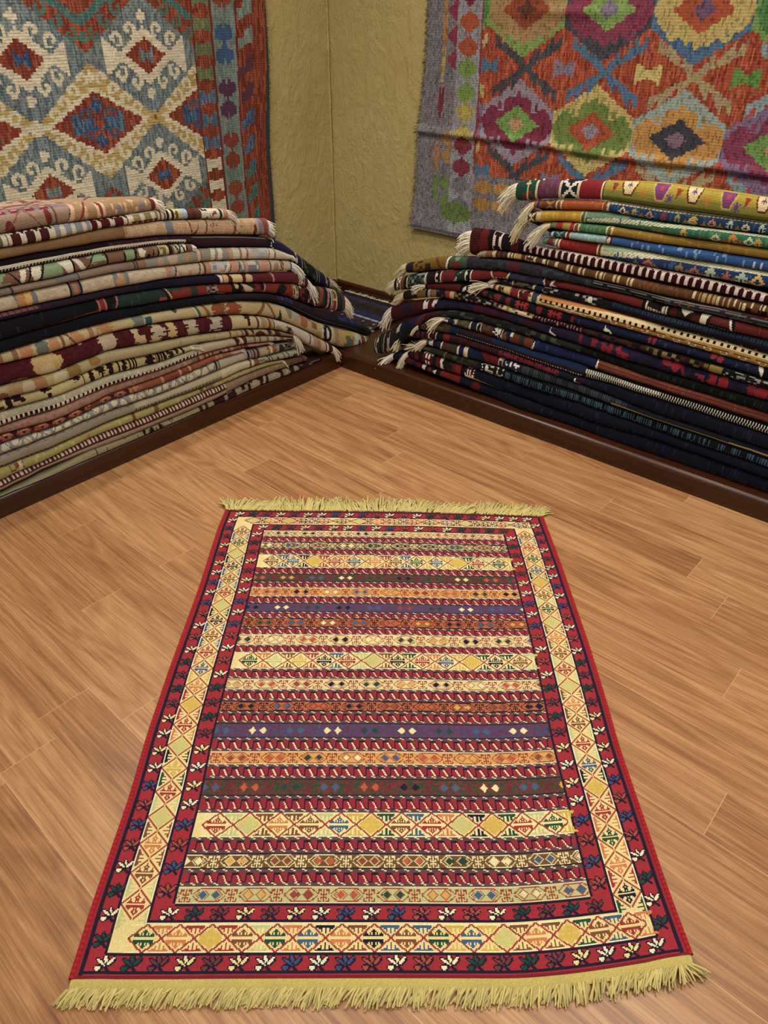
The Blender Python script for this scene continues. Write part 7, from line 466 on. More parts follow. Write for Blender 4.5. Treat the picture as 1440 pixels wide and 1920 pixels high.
RUGS['R20']=('folded rug with olive and blue ringed end and gold cord edge,lower right',
 [(1.1494,0.2461,0.2221,0.0),(1.1851,0.2521,0.2216,0.0),(1.2203,0.2579,0.2211,0.0),(1.255,0.2617,0.2206,0.0),(1.2894,0.2641,0.2201,0.0),(1.3234,0.2663,0.2196,0.0),(1.357,0.2684,0.2195,0.0),(1.3901,0.2701,0.2205,0.0),(1.4229,0.2698,0.222,0.0),(1.4554,0.268,0.2236,0.0),(1.4875,0.2662,0.2251,0.0),(1.5192,0.2645,0.2262,0.0),(1.5506,0.2637,0.2264,0.0),(1.5817,0.2637,0.2261,0.0),(1.6123,0.2638,0.2258,0.0),(1.6427,0.2638,0.2256,0.0),(1.6727,0.2638,0.2253,0.0),(1.7023,0.2635,0.2251,0.0),(1.7317,0.2631,0.2251,0.0),(1.7607,0.2626,0.2251,0.0),(1.7895,0.2622,0.2252,0.0),(1.8179,0.2617,0.2252,0.0),(1.846,0.2613,0.2253,0.0),(1.8739,0.2602,0.2249,0.0),(1.9016,0.258,0.224,0.0),(1.9291,0.2557,0.2229,0.0),(1.9564,0.2534,0.2218,0.0),(1.9833,0.2511,0.2208,0.0),(2.01,0.2489,0.2198,0.0),(2.0364,0.2468,0.2191,0.0),(2.0625,0.2449,0.2187,0.0),(2.0883,0.243,0.2183,0.0),(2.1139,0.2411,0.2179,0.0),(2.1392,0.2392,0.2175,0.0),(2.1643,0.2373,0.2171,0.0),(2.1891,0.2355,0.2167,0.0),(2.2137,0.2343,0.2162,0.0),(2.2379,0.2339,0.2157,0.0),(2.2618,0.2338,0.2151,0.0),(2.2855,0.2336,0.2146,0.0),(2.309,0.2335,0.2141,0.0),(2.3322,0.2333,0.2135,0.0),(2.3552,0.2332,0.213,0.0),(2.378,0.233,0.2125,0.0),(2.4006,0.2329,0.2119,0.0),(2.423,0.2328,0.2112,0.0),(2.4452,0.2326,0.2105,0.0),(2.4672,0.2325,0.2098,0.0),(2.489,0.2323,0.209,0.0),(2.5105,0.2322,0.2083,0.0),(2.5319,0.2321,0.2076,0.0),(2.5531,0.2319,0.2069,0.0),(2.5741,0.2318,0.2062,0.0),(2.9341,0.2307,0.2003,0.0)],
 [('F','1d2230'),('B',[1.1494,1.1668],'46505c'),('B',[1.1668,1.1899],'d8d0c0'),('K',[1.1697,1.1871],0.1,0.9,['28242a','d8d0c0','d8d0c0'],0.012,2),('B',[1.1899,1.2298],'2a1a2c'),('B',[1.2071,1.2298],'20285a'),('L',[1.2341],0.008,'dcd4b8',-0.01),('B',[1.2383,1.3192],'46462c'),('P',[1.2524,1.2916,1.2804],[0.9,0.2,0.9],'6a2424'),('K',[1.2383,1.2692],0.1,0.9,['46462c','5a3430'],0.016,3),('L',[1.3219],0.01,'dcd4b8',-0.01),('B',[1.3274,1.3519],'1d2450'),('B',[1.3519,1.3708],'dcd0b0'),('K',[1.3547,1.3682],0.1,0.9,['2c2620','dcd0b0'],0.012,4),('B',[1.3735,1.4401],'1e2654'),('P',[1.4137,1.5208,1.5208,1.4794],[0.0,0.0,1,0.8],'742428'),('B',[1.4586,1.5234],'6c2226'),('B',[1.5234,1.5438],'d8ccb0'),('K',[1.5259,1.5412],0.1,0.9,['3c2c28','d8ccb0'],0.012,5),('B',[1.5463,1.6264],'262e48'),('K',[1.5565,1.6214],0.1,0.7,['262e48','262e48','dcd8d0'],0.009,6),('D',[1.6264,2.0851],0.1,0.7,'46505c',0.0085,0.5,0),('B',[1.3735,2.9341],'6c5c3c',0.86,0.97),('P',[2.0216,2.0216,2.9341,2.9341],[0.9,0.55,0.5,0.9],'b0a070'),('D',[2.0216,2.9341],0.72,0.95,'1f1a14',0.012,0.5,0)],
 (50,0.07,0.9,0.8,0.3,0.4,'d8d0b8',0.0017))
RUGS['R21']=('black folded rug with light blue ticks along it,third from bottom at right',
 [(1.1305,0.2071,0.1949,0.0),(1.167,0.2139,0.1924,0.0),(1.2032,0.2182,0.1895,0.0),(1.239,0.2185,0.1865,0.0),(1.2744,0.218,0.1852,0.0),(1.3093,0.2175,0.1853,0.0),(1.3438,0.2171,0.1856,0.0),(1.3778,0.2176,0.1859,0.0),(1.4114,0.219,0.1857,0.0),(1.4446,0.2206,0.185,0.0),(1.4774,0.2221,0.1841,0.0),(1.5099,0.2235,0.1832,0.0),(1.542,0.2241,0.1823,0.0),(1.5738,0.224,0.1816,0.0),(1.6052,0.2237,0.181,0.0),(1.6363,0.2235,0.1804,0.0),(1.667,0.2232,0.1799,0.0),(1.6974,0.223,0.1794,0.0),(1.7274,0.2229,0.1795,0.0),(1.757,0.2229,0.1805,0.0),(1.7862,0.223,0.1816,0.0),(1.8151,0.2231,0.1827,0.0),(1.8437,0.2231,0.1838,0.0),(1.872,0.223,0.1844,0.0),(1.9002,0.2222,0.1837,0.0),(1.9282,0.2211,0.1825,0.0),(1.9559,0.2201,0.1813,0.0),(1.9833,0.219,0.18,0.0),(2.0104,0.218,0.1788,0.0),(2.0372,0.2172,0.1779,0.0),(2.0637,0.2167,0.1773,0.0),(2.0899,0.2163,0.1768,0.0),(2.1158,0.2159,0.1764,0.0),(2.1414,0.2155,0.1759,0.0),(2.1668,0.2151,0.1754,0.0),(2.1919,0.2147,0.1749,0.0),(2.2168,0.2143,0.1745,0.0),(2.2414,0.2138,0.1741,0.0),(2.2658,0.2133,0.1738,0.0),(2.29,0.2127,0.1734,0.0),(2.3139,0.2122,0.1731,0.0),(2.3376,0.2117,0.1728,0.0),(2.361,0.2112,0.1724,0.0),(2.3842,0.2106,0.1721,0.0),(2.4072,0.2101,0.1718,0.0),(2.43,0.2094,0.1714,0.0),(2.4526,0.2086,0.1711,0.0),(2.475,0.2079,0.1708,0.0),(2.4972,0.2072,0.1705,0.0),(2.5191,0.2065,0.1702,0.0),(2.5409,0.2058,0.1699,0.0),(2.5625,0.2051,0.1696,0.0),(2.5838,0.2044,0.1693,0.0),(2.9438,0.1986,0.1667,0.0)],
 [('F','15181b'),('B',[1.1305,1.4126],'35331f'),('K',[1.1305,1.4126],0.1,0.9,['35331f','35331f','24241c','4c4a30'],0.02,2),('L',[1.2551],0.008,'6a6a54',-0.01),('L',[1.3447],0.006,'4a4a3c',-0.01),('B',[1.4126,1.4447],'1d1c1a'),('E',[1.3991,1.426],'3a2c24',0.5,0.4,3),('K',[1.442,1.5515],0.15,0.75,['1d1c1a','d0ccc0','1d1c1a','d0ccc0','1d1c1a'],0.008,4),('D',[1.554,2.9438],0.3,0.75,'3f6a80',0.0085,0.5,0),('V',[1.554,2.9438],'15181b',0.25,0.3,0.8,5),('B',[1.554,2.9438],'34506a',0.76,0.82),('B',[1.554,2.9438],'1d1f22',0.0,0.25)],
 (40,0.1,1,0.3,0.0,0.5,'cfc4a4',0.0017))
RUGS['R22']=('navy folded rug with white flower blocks,second from bottom of right stack',
 [(1.051,0.1684,0.1382,0.0),(1.0881,0.1872,0.1339,0.0),(1.125,0.1905,0.1306,0.0),(1.1615,0.1897,0.1289,0.0),(1.1977,0.1878,0.1275,0.0),(1.2334,0.1847,0.1266,0.0),(1.2686,0.1829,0.1271,0.0),(1.3033,0.1829,0.1284,0.0),(1.3376,0.1832,0.1296,0.0),(1.3715,0.1834,0.1302,0.0),(1.405,0.1835,0.1303,0.0),(1.4382,0.1829,0.1303,0.0),(1.471,0.1821,0.1299,0.0),(1.5035,0.1812,0.1292,0.0),(1.5356,0.1804,0.1284,0.0),(1.5674,0.1796,0.1277,0.0),(1.5988,0.1789,0.127,0.0),(1.6298,0.1784,0.1261,0.0),(1.6606,0.1779,0.1252,0.0),(1.691,0.1774,0.1243,0.0),(1.721,0.1771,0.1235,0.0),(1.7506,0.1777,0.1234,0.0),(1.7798,0.1788,0.1236,0.0),(1.8087,0.1799,0.1238,0.0),(1.8372,0.181,0.124,0.0),(1.8655,0.1821,0.1242,0.0),(1.8935,0.1822,0.1244,0.0),(1.9213,0.1811,0.1246,0.0),(1.9489,0.1799,0.1248,0.0),(1.9761,0.1787,0.125,0.0),(2.0031,0.1775,0.1252,0.0),(2.0298,0.1764,0.1255,0.0),(2.0562,0.1756,0.1265,0.0),(2.0821,0.1751,0.1279,0.0),(2.1078,0.1746,0.1294,0.0),(2.1332,0.1742,0.1309,0.0),(2.1584,0.1737,0.1323,0.0),(2.1833,0.1733,0.1337,0.0),(2.2079,0.1728,0.1351,0.0),(2.2324,0.1724,0.1358,0.0),(2.2568,0.1721,0.1356,0.0),(2.2809,0.1717,0.1352,0.0),(2.3048,0.1714,0.1348,0.0),(2.3284,0.1711,0.1344,0.0),(2.3518,0.1707,0.134,0.0),(2.375,0.1704,0.1336,0.0),(2.398,0.1701,0.1332,0.0),(2.4208,0.1698,0.1328,0.0),(2.4433,0.1695,0.1325,0.0),(2.4657,0.1692,0.1321,0.0),(2.4878,0.1689,0.1317,0.0),(2.5097,0.1686,0.1314,0.0),(2.5314,0.1683,0.131,0.0),(2.5529,0.168,0.1306,0.0),(2.5743,0.1677,0.1303,0.0),(2.5954,0.1674,0.1299,0.0),(2.9554,0.1649,0.1269,0.0)],
 [('F','161a30'),('B',[1.051,1.0541],'d8d2c0'),('B',[1.0541,1.0783],'1c2240'),('B',[1.0783,1.1145],'7a241e'),('E',[1.0813,1.0934],'2c1c28',0.5,0.4,2),('B',[1.1145,1.1414],'171b28'),('B',[1.1414,1.1917],'e2dccf'),('M',[1.1652],'flower','5c1620',0.55,0.75),('B',[1.1917,1.2122],'171b28'),('B',[1.2093,1.2355],'6a1c1e'),('P',[1.2297,1.247,1.2441,1.2527,1.2355,1.2326],[0.2,0.1,0.4,0.7,0.7,0.45],'e2dccf'),('L',[1.2613],0.006,'a88c8c',-0.03),('B',[1.2527,1.3151],'27221f'),('K',[1.2699,1.3207],0.2,0.8,['27221f','4c2a22','6a2a22'],0.018,3),('B',[1.3151,1.343],'8a2c20'),('B',[1.343,1.3624],'131724'),('B',[1.3624,1.4117],'e2dccf'),('M',[1.3844],'flower','4c141c',0.3,0.6),('P',[1.4062,1.4062,1.5678,1.9508,1.9508,1.5678],[1,0.62,0.78,0.9,0.97,0.92],'b8ac94'),('B',[1.9057,2.9554],'7a2222',0.86,0.95),('T',[1.9057,2.9554],0.66,0.88,'7a2222',0.024,1),('V',[1.4225,2.9554],'242a48',0.05,0,0.7,4)],
 (60,0.08,0.6,1.3,0.3,0.4,'d8d1ba',0.0018))
RUGS['R23']=('navy bottom rug of the right stack with red blocks and looped white tassel',
 [(0.9645,0.1323,0.1014,0.0),(1.0033,0.1428,0.1031,0.0),(1.0417,0.1405,0.1035,0.0),(1.0798,0.1341,0.1022,0.0),(1.1174,0.1291,0.1006,0.0),(1.1545,0.1268,0.0993,0.0),(1.1912,0.1254,0.0981,0.0),(1.2274,0.1242,0.0968,0.0),(1.2632,0.1244,0.0949,0.0),(1.2986,0.1256,0.0926,0.0),(1.3335,0.1269,0.0903,0.0),(1.3681,0.1277,0.0882,0.0),(1.4022,0.1279,0.0862,0.0),(1.436,0.1279,0.0842,0.0),(1.4694,0.1277,0.0822,0.0),(1.5025,0.127,0.0803,0.0),(1.5352,0.1263,0.0783,0.0),(1.5676,0.1256,0.0764,0.0),(1.5996,0.1248,0.0746,0.0),(1.6312,0.124,0.0736,0.0),(1.6623,0.1231,0.0738,0.0),(1.6932,0.1222,0.0741,0.0),(1.7237,0.1213,0.0743,0.0),(1.7538,0.1211,0.0746,0.0),(1.7835,0.1213,0.0749,0.0),(1.8129,0.1216,0.0751,0.0),(1.842,0.1218,0.0754,0.0),(1.8708,0.122,0.0757,0.0),(1.8993,0.1222,0.0756,0.0),(1.9275,0.1224,0.075,0.0),(1.9554,0.1226,0.0743,0.0),(1.9831,0.1228,0.0736,0.0),(2.0104,0.123,0.0729,0.0),(2.0375,0.1233,0.0723,0.0),(2.0642,0.1242,0.072,0.0),(2.0905,0.1257,0.072,0.0),(2.1165,0.1272,0.0721,0.0),(2.1423,0.1286,0.0721,0.0),(2.1678,0.1301,0.0722,0.0),(2.193,0.1316,0.0722,0.0),(2.2179,0.133,0.0723,0.0),(2.2427,0.1338,0.0724,0.0),(2.2673,0.1336,0.0725,0.0),(2.2917,0.1332,0.0727,0.0),(2.3159,0.1328,0.0728,0.0),(2.3398,0.1324,0.073,0.0),(2.3635,0.132,0.0731,0.0),(2.387,0.1316,0.0733,0.0),(2.4102,0.1313,0.0734,0.0),(2.4333,0.1309,0.0736,0.0),(2.4561,0.1305,0.0737,0.0),(2.4786,0.1302,0.0739,0.0),(2.501,0.1298,0.074,0.0),(2.5231,0.1294,0.0742,0.0),(2.5451,0.1291,0.0743,0.0),(2.5668,0.1287,0.0745,0.0),(2.5884,0.1284,0.0746,0.0),(2.6097,0.1281,0.0747,0.0),(2.9697,0.1252,0.0759,0.0)],
 [('F','15182c'),('B',[0.9645,1.0241],'1a2440'),('B',[1.0241,1.1287],'631a1c'),('E',[1.0799,1.1105],'2a2040',0.4,0.3,2),('B',[1.1287,1.1558],'1a1c28'),('P',[1.1347,1.1528,1.1528,1.1407],[0.2,0.1,0.8,0.9],'d8d2c4'),('B',[1.1558,1.2003],'1c1c28'),('P',[1.1647,1.1796,1.1945,1.1796],[0.5,0.15,0.5,0.85],'7c1c20'),('P',[1.1974,1.2151,1.2151,1.2062],[0.4,0.2,0.8,0.9],'d8d2c4'),('B',[1.2151,1.2385],'161a24'),('B',[1.2385,1.3415],'7c211c'),('V',[1.2385,1.3415],'8c2c24',0.1,0,1,3),('B',[1.3415,1.4083],'181c30'),('E',[1.4028,1.4466],'641c20',0.55,0.45,4),('V',[1.4547,2.9697],'242a4c',0.06,0,0.6,5),('K',[2.0496,2.9697],0.6,0.85,['15182c','15182c','3a1620'],0.02,6)],
 (44,0.1,0.8,1.0,0.35,0.4,'e4decc',0.0026))
CARPET=dict(L=[(1.2204, -1.8408), (1.2285, -1.859), (1.4781, -2.1513), (1.6764, -2.3991), (1.8073, -2.5558), (1.9149, -2.6735), (2.0628, -2.8546), (2.1461, -2.9504)],R=[(2.059, -1.1654), (2.2339, -1.3579), (2.4521, -1.6071), (2.5824, -1.7652), (2.6632, -1.8676), (2.7544, -1.9703), (2.8373, -2.0653), (2.9314, -2.1705), (2.9625, -2.2072)],T=[(1.2204, -1.8408), (1.37, -1.7198), (1.6631, -1.4725), (1.914, -1.2762), (2.059, -1.1654)],B=[(2.1461, -2.9504), (2.2817, -2.8348), (2.4207, -2.7141), (2.5927, -2.5674), (2.751, -2.4331), (2.819, -2.3644), (2.9044, -2.2699), (2.9625, -2.2072)])
BANDS=[0.0, 0.0252, 0.055, 0.0789, 0.1002, 0.122, 0.1443, 0.168, 0.21, 0.2304, 0.2562, 0.2756, 0.301, 0.3218, 0.3482, 0.3649, 0.3908, 0.4102, 0.4375, 0.4573, 0.4959, 0.5205, 0.5449, 0.5709, 0.5938, 0.6181, 0.6469, 0.6726, 0.6959, 0.7226, 0.752, 0.7792, 0.8172, 0.8406, 0.8635, 0.8871, 0.9101, 0.9349, 0.9725, 1.0]
# ------------------------------------------------------------------ folded rugs
FRONT_L, FRONT_R = .68, -.65
def fold_profile(t_n, D, roll):
    """cross-section of a folded rug: (depth behind the front, height share, arc position, kind)"""
    n = min(.5 * t_n + .004, .026); p = 2 / 2.5
    nose = []
    for q in range(25):
        th = math.pi / 2 - math.pi * q / 24
        c, s = math.cos(th), math.sin(th)
        nose.append((n * (1 - abs(c) ** p), .5 + .5 * math.copysign(abs(s) ** p, s)))
    ar = sum(math.dist((a[0], a[1] * t_n), (b[0], b[1] * t_n)) for a, b in zip(nose, nose[1:]))
    top = []
    if roll:
        k = 34
        for q in range(k + 1):
            d = D * (1 - q / k) + n * q / k
            e = max(0., (d - (D - n)) / n)
            sag = (.16 if D < .15 else .02) * math.sin(min(1, (d - n) / (D - n)) * math.pi / 2) ** 2
            top.append((d, max(.02, 1 - sag) * math.sqrt(max(0., 1 - e * e)) if e > 0 else 1 - sag))
        bot = [(D * q / 5 + n * (1 - q / 5), 0.) for q in range(1, 6)]
    else:
        top = [(D, 1.)] + [(n + .05 * (7 - q) / 7, 1.) for q in range(8)]
        bot = [(n + .05, 0.), (D, 0.)]
    pts = top[:-1] + nose + bot
    r = [0.]
    for a, b in zip(pts, pts[1:]): r.append(r[-1] + math.dist((a[0], a[1] * t_n), (b[0], b[1] * t_n)))
    r0 = r[len(top) - 1]
    return np.array(pts), (np.array(r) - r0) / ar, ar

TAPER = {'L1': [(1.56, .30), (1.66, .42), (1.80, .80), (2.1, 1.)], 'L4': [(.43, .12), (.95, .22), (1.2, .8)], 'L9': [(.65, .22), (1.0, .6), (1.2, 1.)],
         'L10': [(.32, .10), (.75, .16), (1.1, .8)], 'L11': [(.50, .14), (.8, .2), (1.1, .8)], 'L12': [(.74, .25), (1.1, .8)], 'L7': [(.96, .4), (1.2, 1.)], 'L8': [(.88, .4), (1.2, 1.)],
         'R16': [(.85, .35), (1.05, .5), (1.3, 1.)], 'R15': [(.95, .5), (1.2, 1.)]}
def build_rug(key):
    label, st, ops, fr = RUGS[key]
    side = key[0]; st = np.array(st)
    s0, s1 = st[0, 0], st[-1, 0]
    ds = .0030 if side == 'R' else .0034; ns = int((s1 - s0) / ds); s = np.linspace(s0, s1, ns + 1)
    zt, zb, off = [np.interp(s, st[:, 0], st[:, i]) for i in (1, 2, 3)]
    kern = np.hanning(19); kern /= kern.sum()
    sm = lambda a: np.convolve(np.pad(a, 9, mode='edge'), kern, 'valid')
    zt, zb, off = sm(zt), sm(zb), sm(off)
    seed = int(key[1:]) + (50 if side == 'R' else 0)
    roll = key in ('L1', 'R1'); D = {'L1': .20, 'R1': .10}.get(key, .46)
    tm = float(np.mean(zt - zb)); prof, rr, arc = fold_profile(tm, D, roll)
    npf = len(prof)
    # ends close up like a soft bolster
    endk = np.clip((s - s0) / .014, 0, 1); endk = .80 + .20 * np.sqrt(1 - (1 - endk) ** 2)
    mid = (zt + zb) / 2; half = (zt - zb) / 2 * endk - .0004
    d0 = prof[None, :, 0]
    if key in TAPER:                     # folded narrower towards the free end
        ts, tf = zip(*TAPER[key]); f = np.interp(s, ts, tf)[:, None]
        d0 = np.where(d0 > .026, .026 + (d0 - .026) * f, d0)
    lump = (vnoise(s * 6., s * 0, seed) - .5) * .010 + (vnoise(s * 21., s * 0, seed + 3) - .5) * .004
    d = d0 + off[:, None] + lump[:, None] + (1 - endk[:, None]) * .02
    z = (mid - half)[:, None] + prof[None, :, 1] * (2 * half)[:, None]
    if roll: z += ((vnoise(s * 5., s * 0, seed + 9) - .5) * .012)[:, None] * (prof[None, :, 1] > .97)
    nose_d = prof[:, 0].min() + .026
    z = .0785 + (z - .0785) * (1 - (0. if roll else .27) * np.clip((d - off[:, None] - nose_d) / .46, 0, 1.1))
    z = np.maximum(z, .0785)
    if side == 'L': X = FRONT_L - d; Y = np.repeat(-s[:, None], npf, 1); X = np.maximum(X, .06)
    else: X = np.repeat(s[:, None], npf, 1); Y = np.minimum(FRONT_R + d, -.06)
    V = np.stack([X, Y, z], -1).reshape(-1, 3)
    Q = grid_quads(ns, npf - 1)
    if side == 'L': Q = Q[:, ::-1]
    sc = (s[1:] + s[:-1]) / 2; rc = (rr[1:] + rr[:-1]) / 2
    S, Rg = np.meshgrid(sc, rc, indexing='ij')
    C = paint_fold(ops, S, Rg, arc).reshape(-1, 3)
    g = C.mean(-1, keepdims=True); C = (C * .86 + g * .14) ** (1.16 if side == 'R' else 1.08)
    rng = np.random.default_rng(seed); C = C * (1 + rng.uniform(-.10, .10, (len(C), 1)))
    uv = np.stack(np.meshgrid(s, rr * arc, indexing='ij'), -1).reshape(-1, 2)
    # the two ends: the cut edges of the folded layers
    V = list(map(tuple, V)); Q = [tuple(q) for q in Q]; Cl = [C]
    uv = list(map(tuple, uv))
    for e, base in ((0, 0), (1, ns * (npf))):
        for i in range((npf - 1) // 2):
            a, b = base + i, base + i + 1; c_, d_ = base + npf - 2 - i, base + npf - 1 - i
            if c_ <= b: break
            Q.append((a, b, c_, d_) if (e == 0) == (side == 'R') else (d_, c_, b, a))
    nend = len(Q) - len(C)
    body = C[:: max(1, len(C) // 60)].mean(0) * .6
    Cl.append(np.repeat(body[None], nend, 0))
    me = quad_mesh('pile', V, Q, True, np.concatenate(Cl), uv)
    V = np.array(V)
    k0 = int(np.argmin(np.abs(rr)))
    t = thing('folded_rug', label, 'rug', tuple(V[(len(s) // 2) * npf + k0 + 12]),
              'folded rugs stacked along the left wall' if side == 'L' else 'folded rugs stacked along the right wall')
    loc = Vector(t.location); me.transform(Matrix.Translation(-loc))
    link('pile', me, M_PILE, t)
    if fr:
        n, ln, outw, drop, swing, gather, colr, rad = fr; n = int(n * 1.6); gather *= .6
        rng = np.random.default_rng(seed + 100)
        # roots spread round the fold of the end, two layers deep
        r_root = rng.uniform(-.35 if not roll else -.45, .96, n)
        end = V[:npf]; rows = [np.interp(r_root, rr, end[:, i]) for i in range(3)]
        P0 = np.stack(rows, -1)
        cen = end[k0:k0 + 24].mean(0); P0 = P0 * .9 + cen * .1 if not roll else P0
        ax = np.array([0., 1., 0.]) if side == 'L' else np.array([-1., 0., 0.])
        fo = np.array([1., 0., 0.]) if side == 'L' else np.array([0., -1., 0.])
        k1 = 14; tilt = (V[:npf].mean(0) - V[k1 * npf:(k1 + 1) * npf].mean(0)); ax = tilt / np.linalg.norm(tilt) * .8 + ax * .2
        D0 = ax[None] * outw + fo[None] * swing + np.array([0, 0, -.15 * drop])[None] + rng.normal(0, .10, (n, 3))
        strands('fringe', P0 - ax * .004 - np.array(loc), D0, ln, drop, rad, colr, t, gather=gather, seed=seed)
    return t
for key in RUGS: build_rug(key)

# ------------------------------------------------------------------ flat rug lying in the corner of the platforms
def corner_rug():
    nx, ny = 150, 110; x0, x1, y0, y1 = .10, .62, -.60, -.04
    u = np.linspace(0, 1, nx + 1); v = np.linspace(0, 1, ny + 1); U, Vv = np.meshgrid(u, v, indexing='ij')
    X = x0 + (x1 - x0) * U; Y = y0 + (y1 - y0) * Vv
    Z = .090 + .004 * vnoise(X * 9, Y * 9, 4) + .012 * (1 - Vv) * (1 - U)
    uc = (u[1:] + u[:-1]) / 2; vc = (v[1:] + v[:-1]) / 2; A, B = np.meshgrid(uc, vc, indexing='ij')
    C = np.zeros(A.shape + (3,)); C[:] = s2l('2e2228')
    n = vnoise(np.floor(A * 60), np.floor(B * 60), 8)
    C *= .7
    C[n > .72] = s2l('2c2022'); C[n < .22] = s2l('171318')
    def band(lo, hi, c, cond=True): C[(B > lo) & (B < hi) & cond] = s2l(c)
    band(.95, 1., '141418'); band(.86, .92, '1c2248'); band(.875, .905, '54484a', np.mod(A * 26, 1) < .35); band(.84, .85, '4a4244')
    band(.58, .66, '1e2654'); band(.60, .64, '54342c', np.mod(A * 9, 1) < .14); band(.56, .58, '151a30'); band(.525, .56, 'b4b0a8', np.mod(A * 40, 1) < .66); band(.49, .525, '1e2654')
    band(.36, .49, '3c2022'); band(.40, .45, '1c1a30', np.mod(A * 10, 1) < .4); band(.455, .485, 'a49a90', np.abs(np.mod(A * 7, 1) - .5) < .06); band(.33, .36, '8c847a', np.mod(A * 40, 1) < .5); band(.0, .33, '1a1c2c'); band(.1, .2, '46282a', np.mod(A * 9, 1) < .5)
    top = np.stack([X, Y, Z], -1).reshape(-1, 3); bot = top - (0, 0, .008)
    N = len(top); Q = grid_quads(nx, ny); Qb = Q[:, ::-1] + N
    i = np.arange(nx); j = np.arange(ny); w = ny + 1
    e = [np.stack([i * w, i * w + N, (i + 1) * w + N, (i + 1) * w], -1), np.stack([(i + 1) * w + ny, (i + 1) * w + ny + N, i * w + ny + N, i * w + ny], -1),
         np.stack([j + 1, j + 1 + N, j + N, j], -1), np.stack([nx * w + j, nx * w + j + N, nx * w + j + 1 + N, nx * w + j + 1], -1)]
    Q2 = np.concatenate([Q, Qb] + e); Cf = np.concatenate([C.reshape(-1, 3)] + [np.repeat(s2l('241c24')[None], len(Q2) - len(Q), 0)])
    uv = np.concatenate([top[:, :2]] * 2)
    t = thing('flat_rug', 'dark brown and navy rug lying flat in the wall corner between both stacks', 'rug', (.36, -.3, .085))
    me = quad_mesh('pile', np.concatenate([top, bot]), Q2, True, Cf, uv); me.transform(Matrix.Translation((-.36, .3, -.085)))
    link('pile', me, M_PILE, t)
    rng = np.random.default_rng(3); n = 190
    P0 = np.stack([rng.uniform(x0, x1, n), np.full(n, y1 - .003), rng.uniform(.088, .094, n)], -1) - (.36, -.3, .085)
    D0 = np.stack([rng.normal(0, .3, n), np.ones(n), rng.uniform(-.05, .35, n)], -1)
    strands('fringe', P0, D0, .028, .3, .0018, 'c9bfa2', t, segs=5, seed=5)
corner_rug()

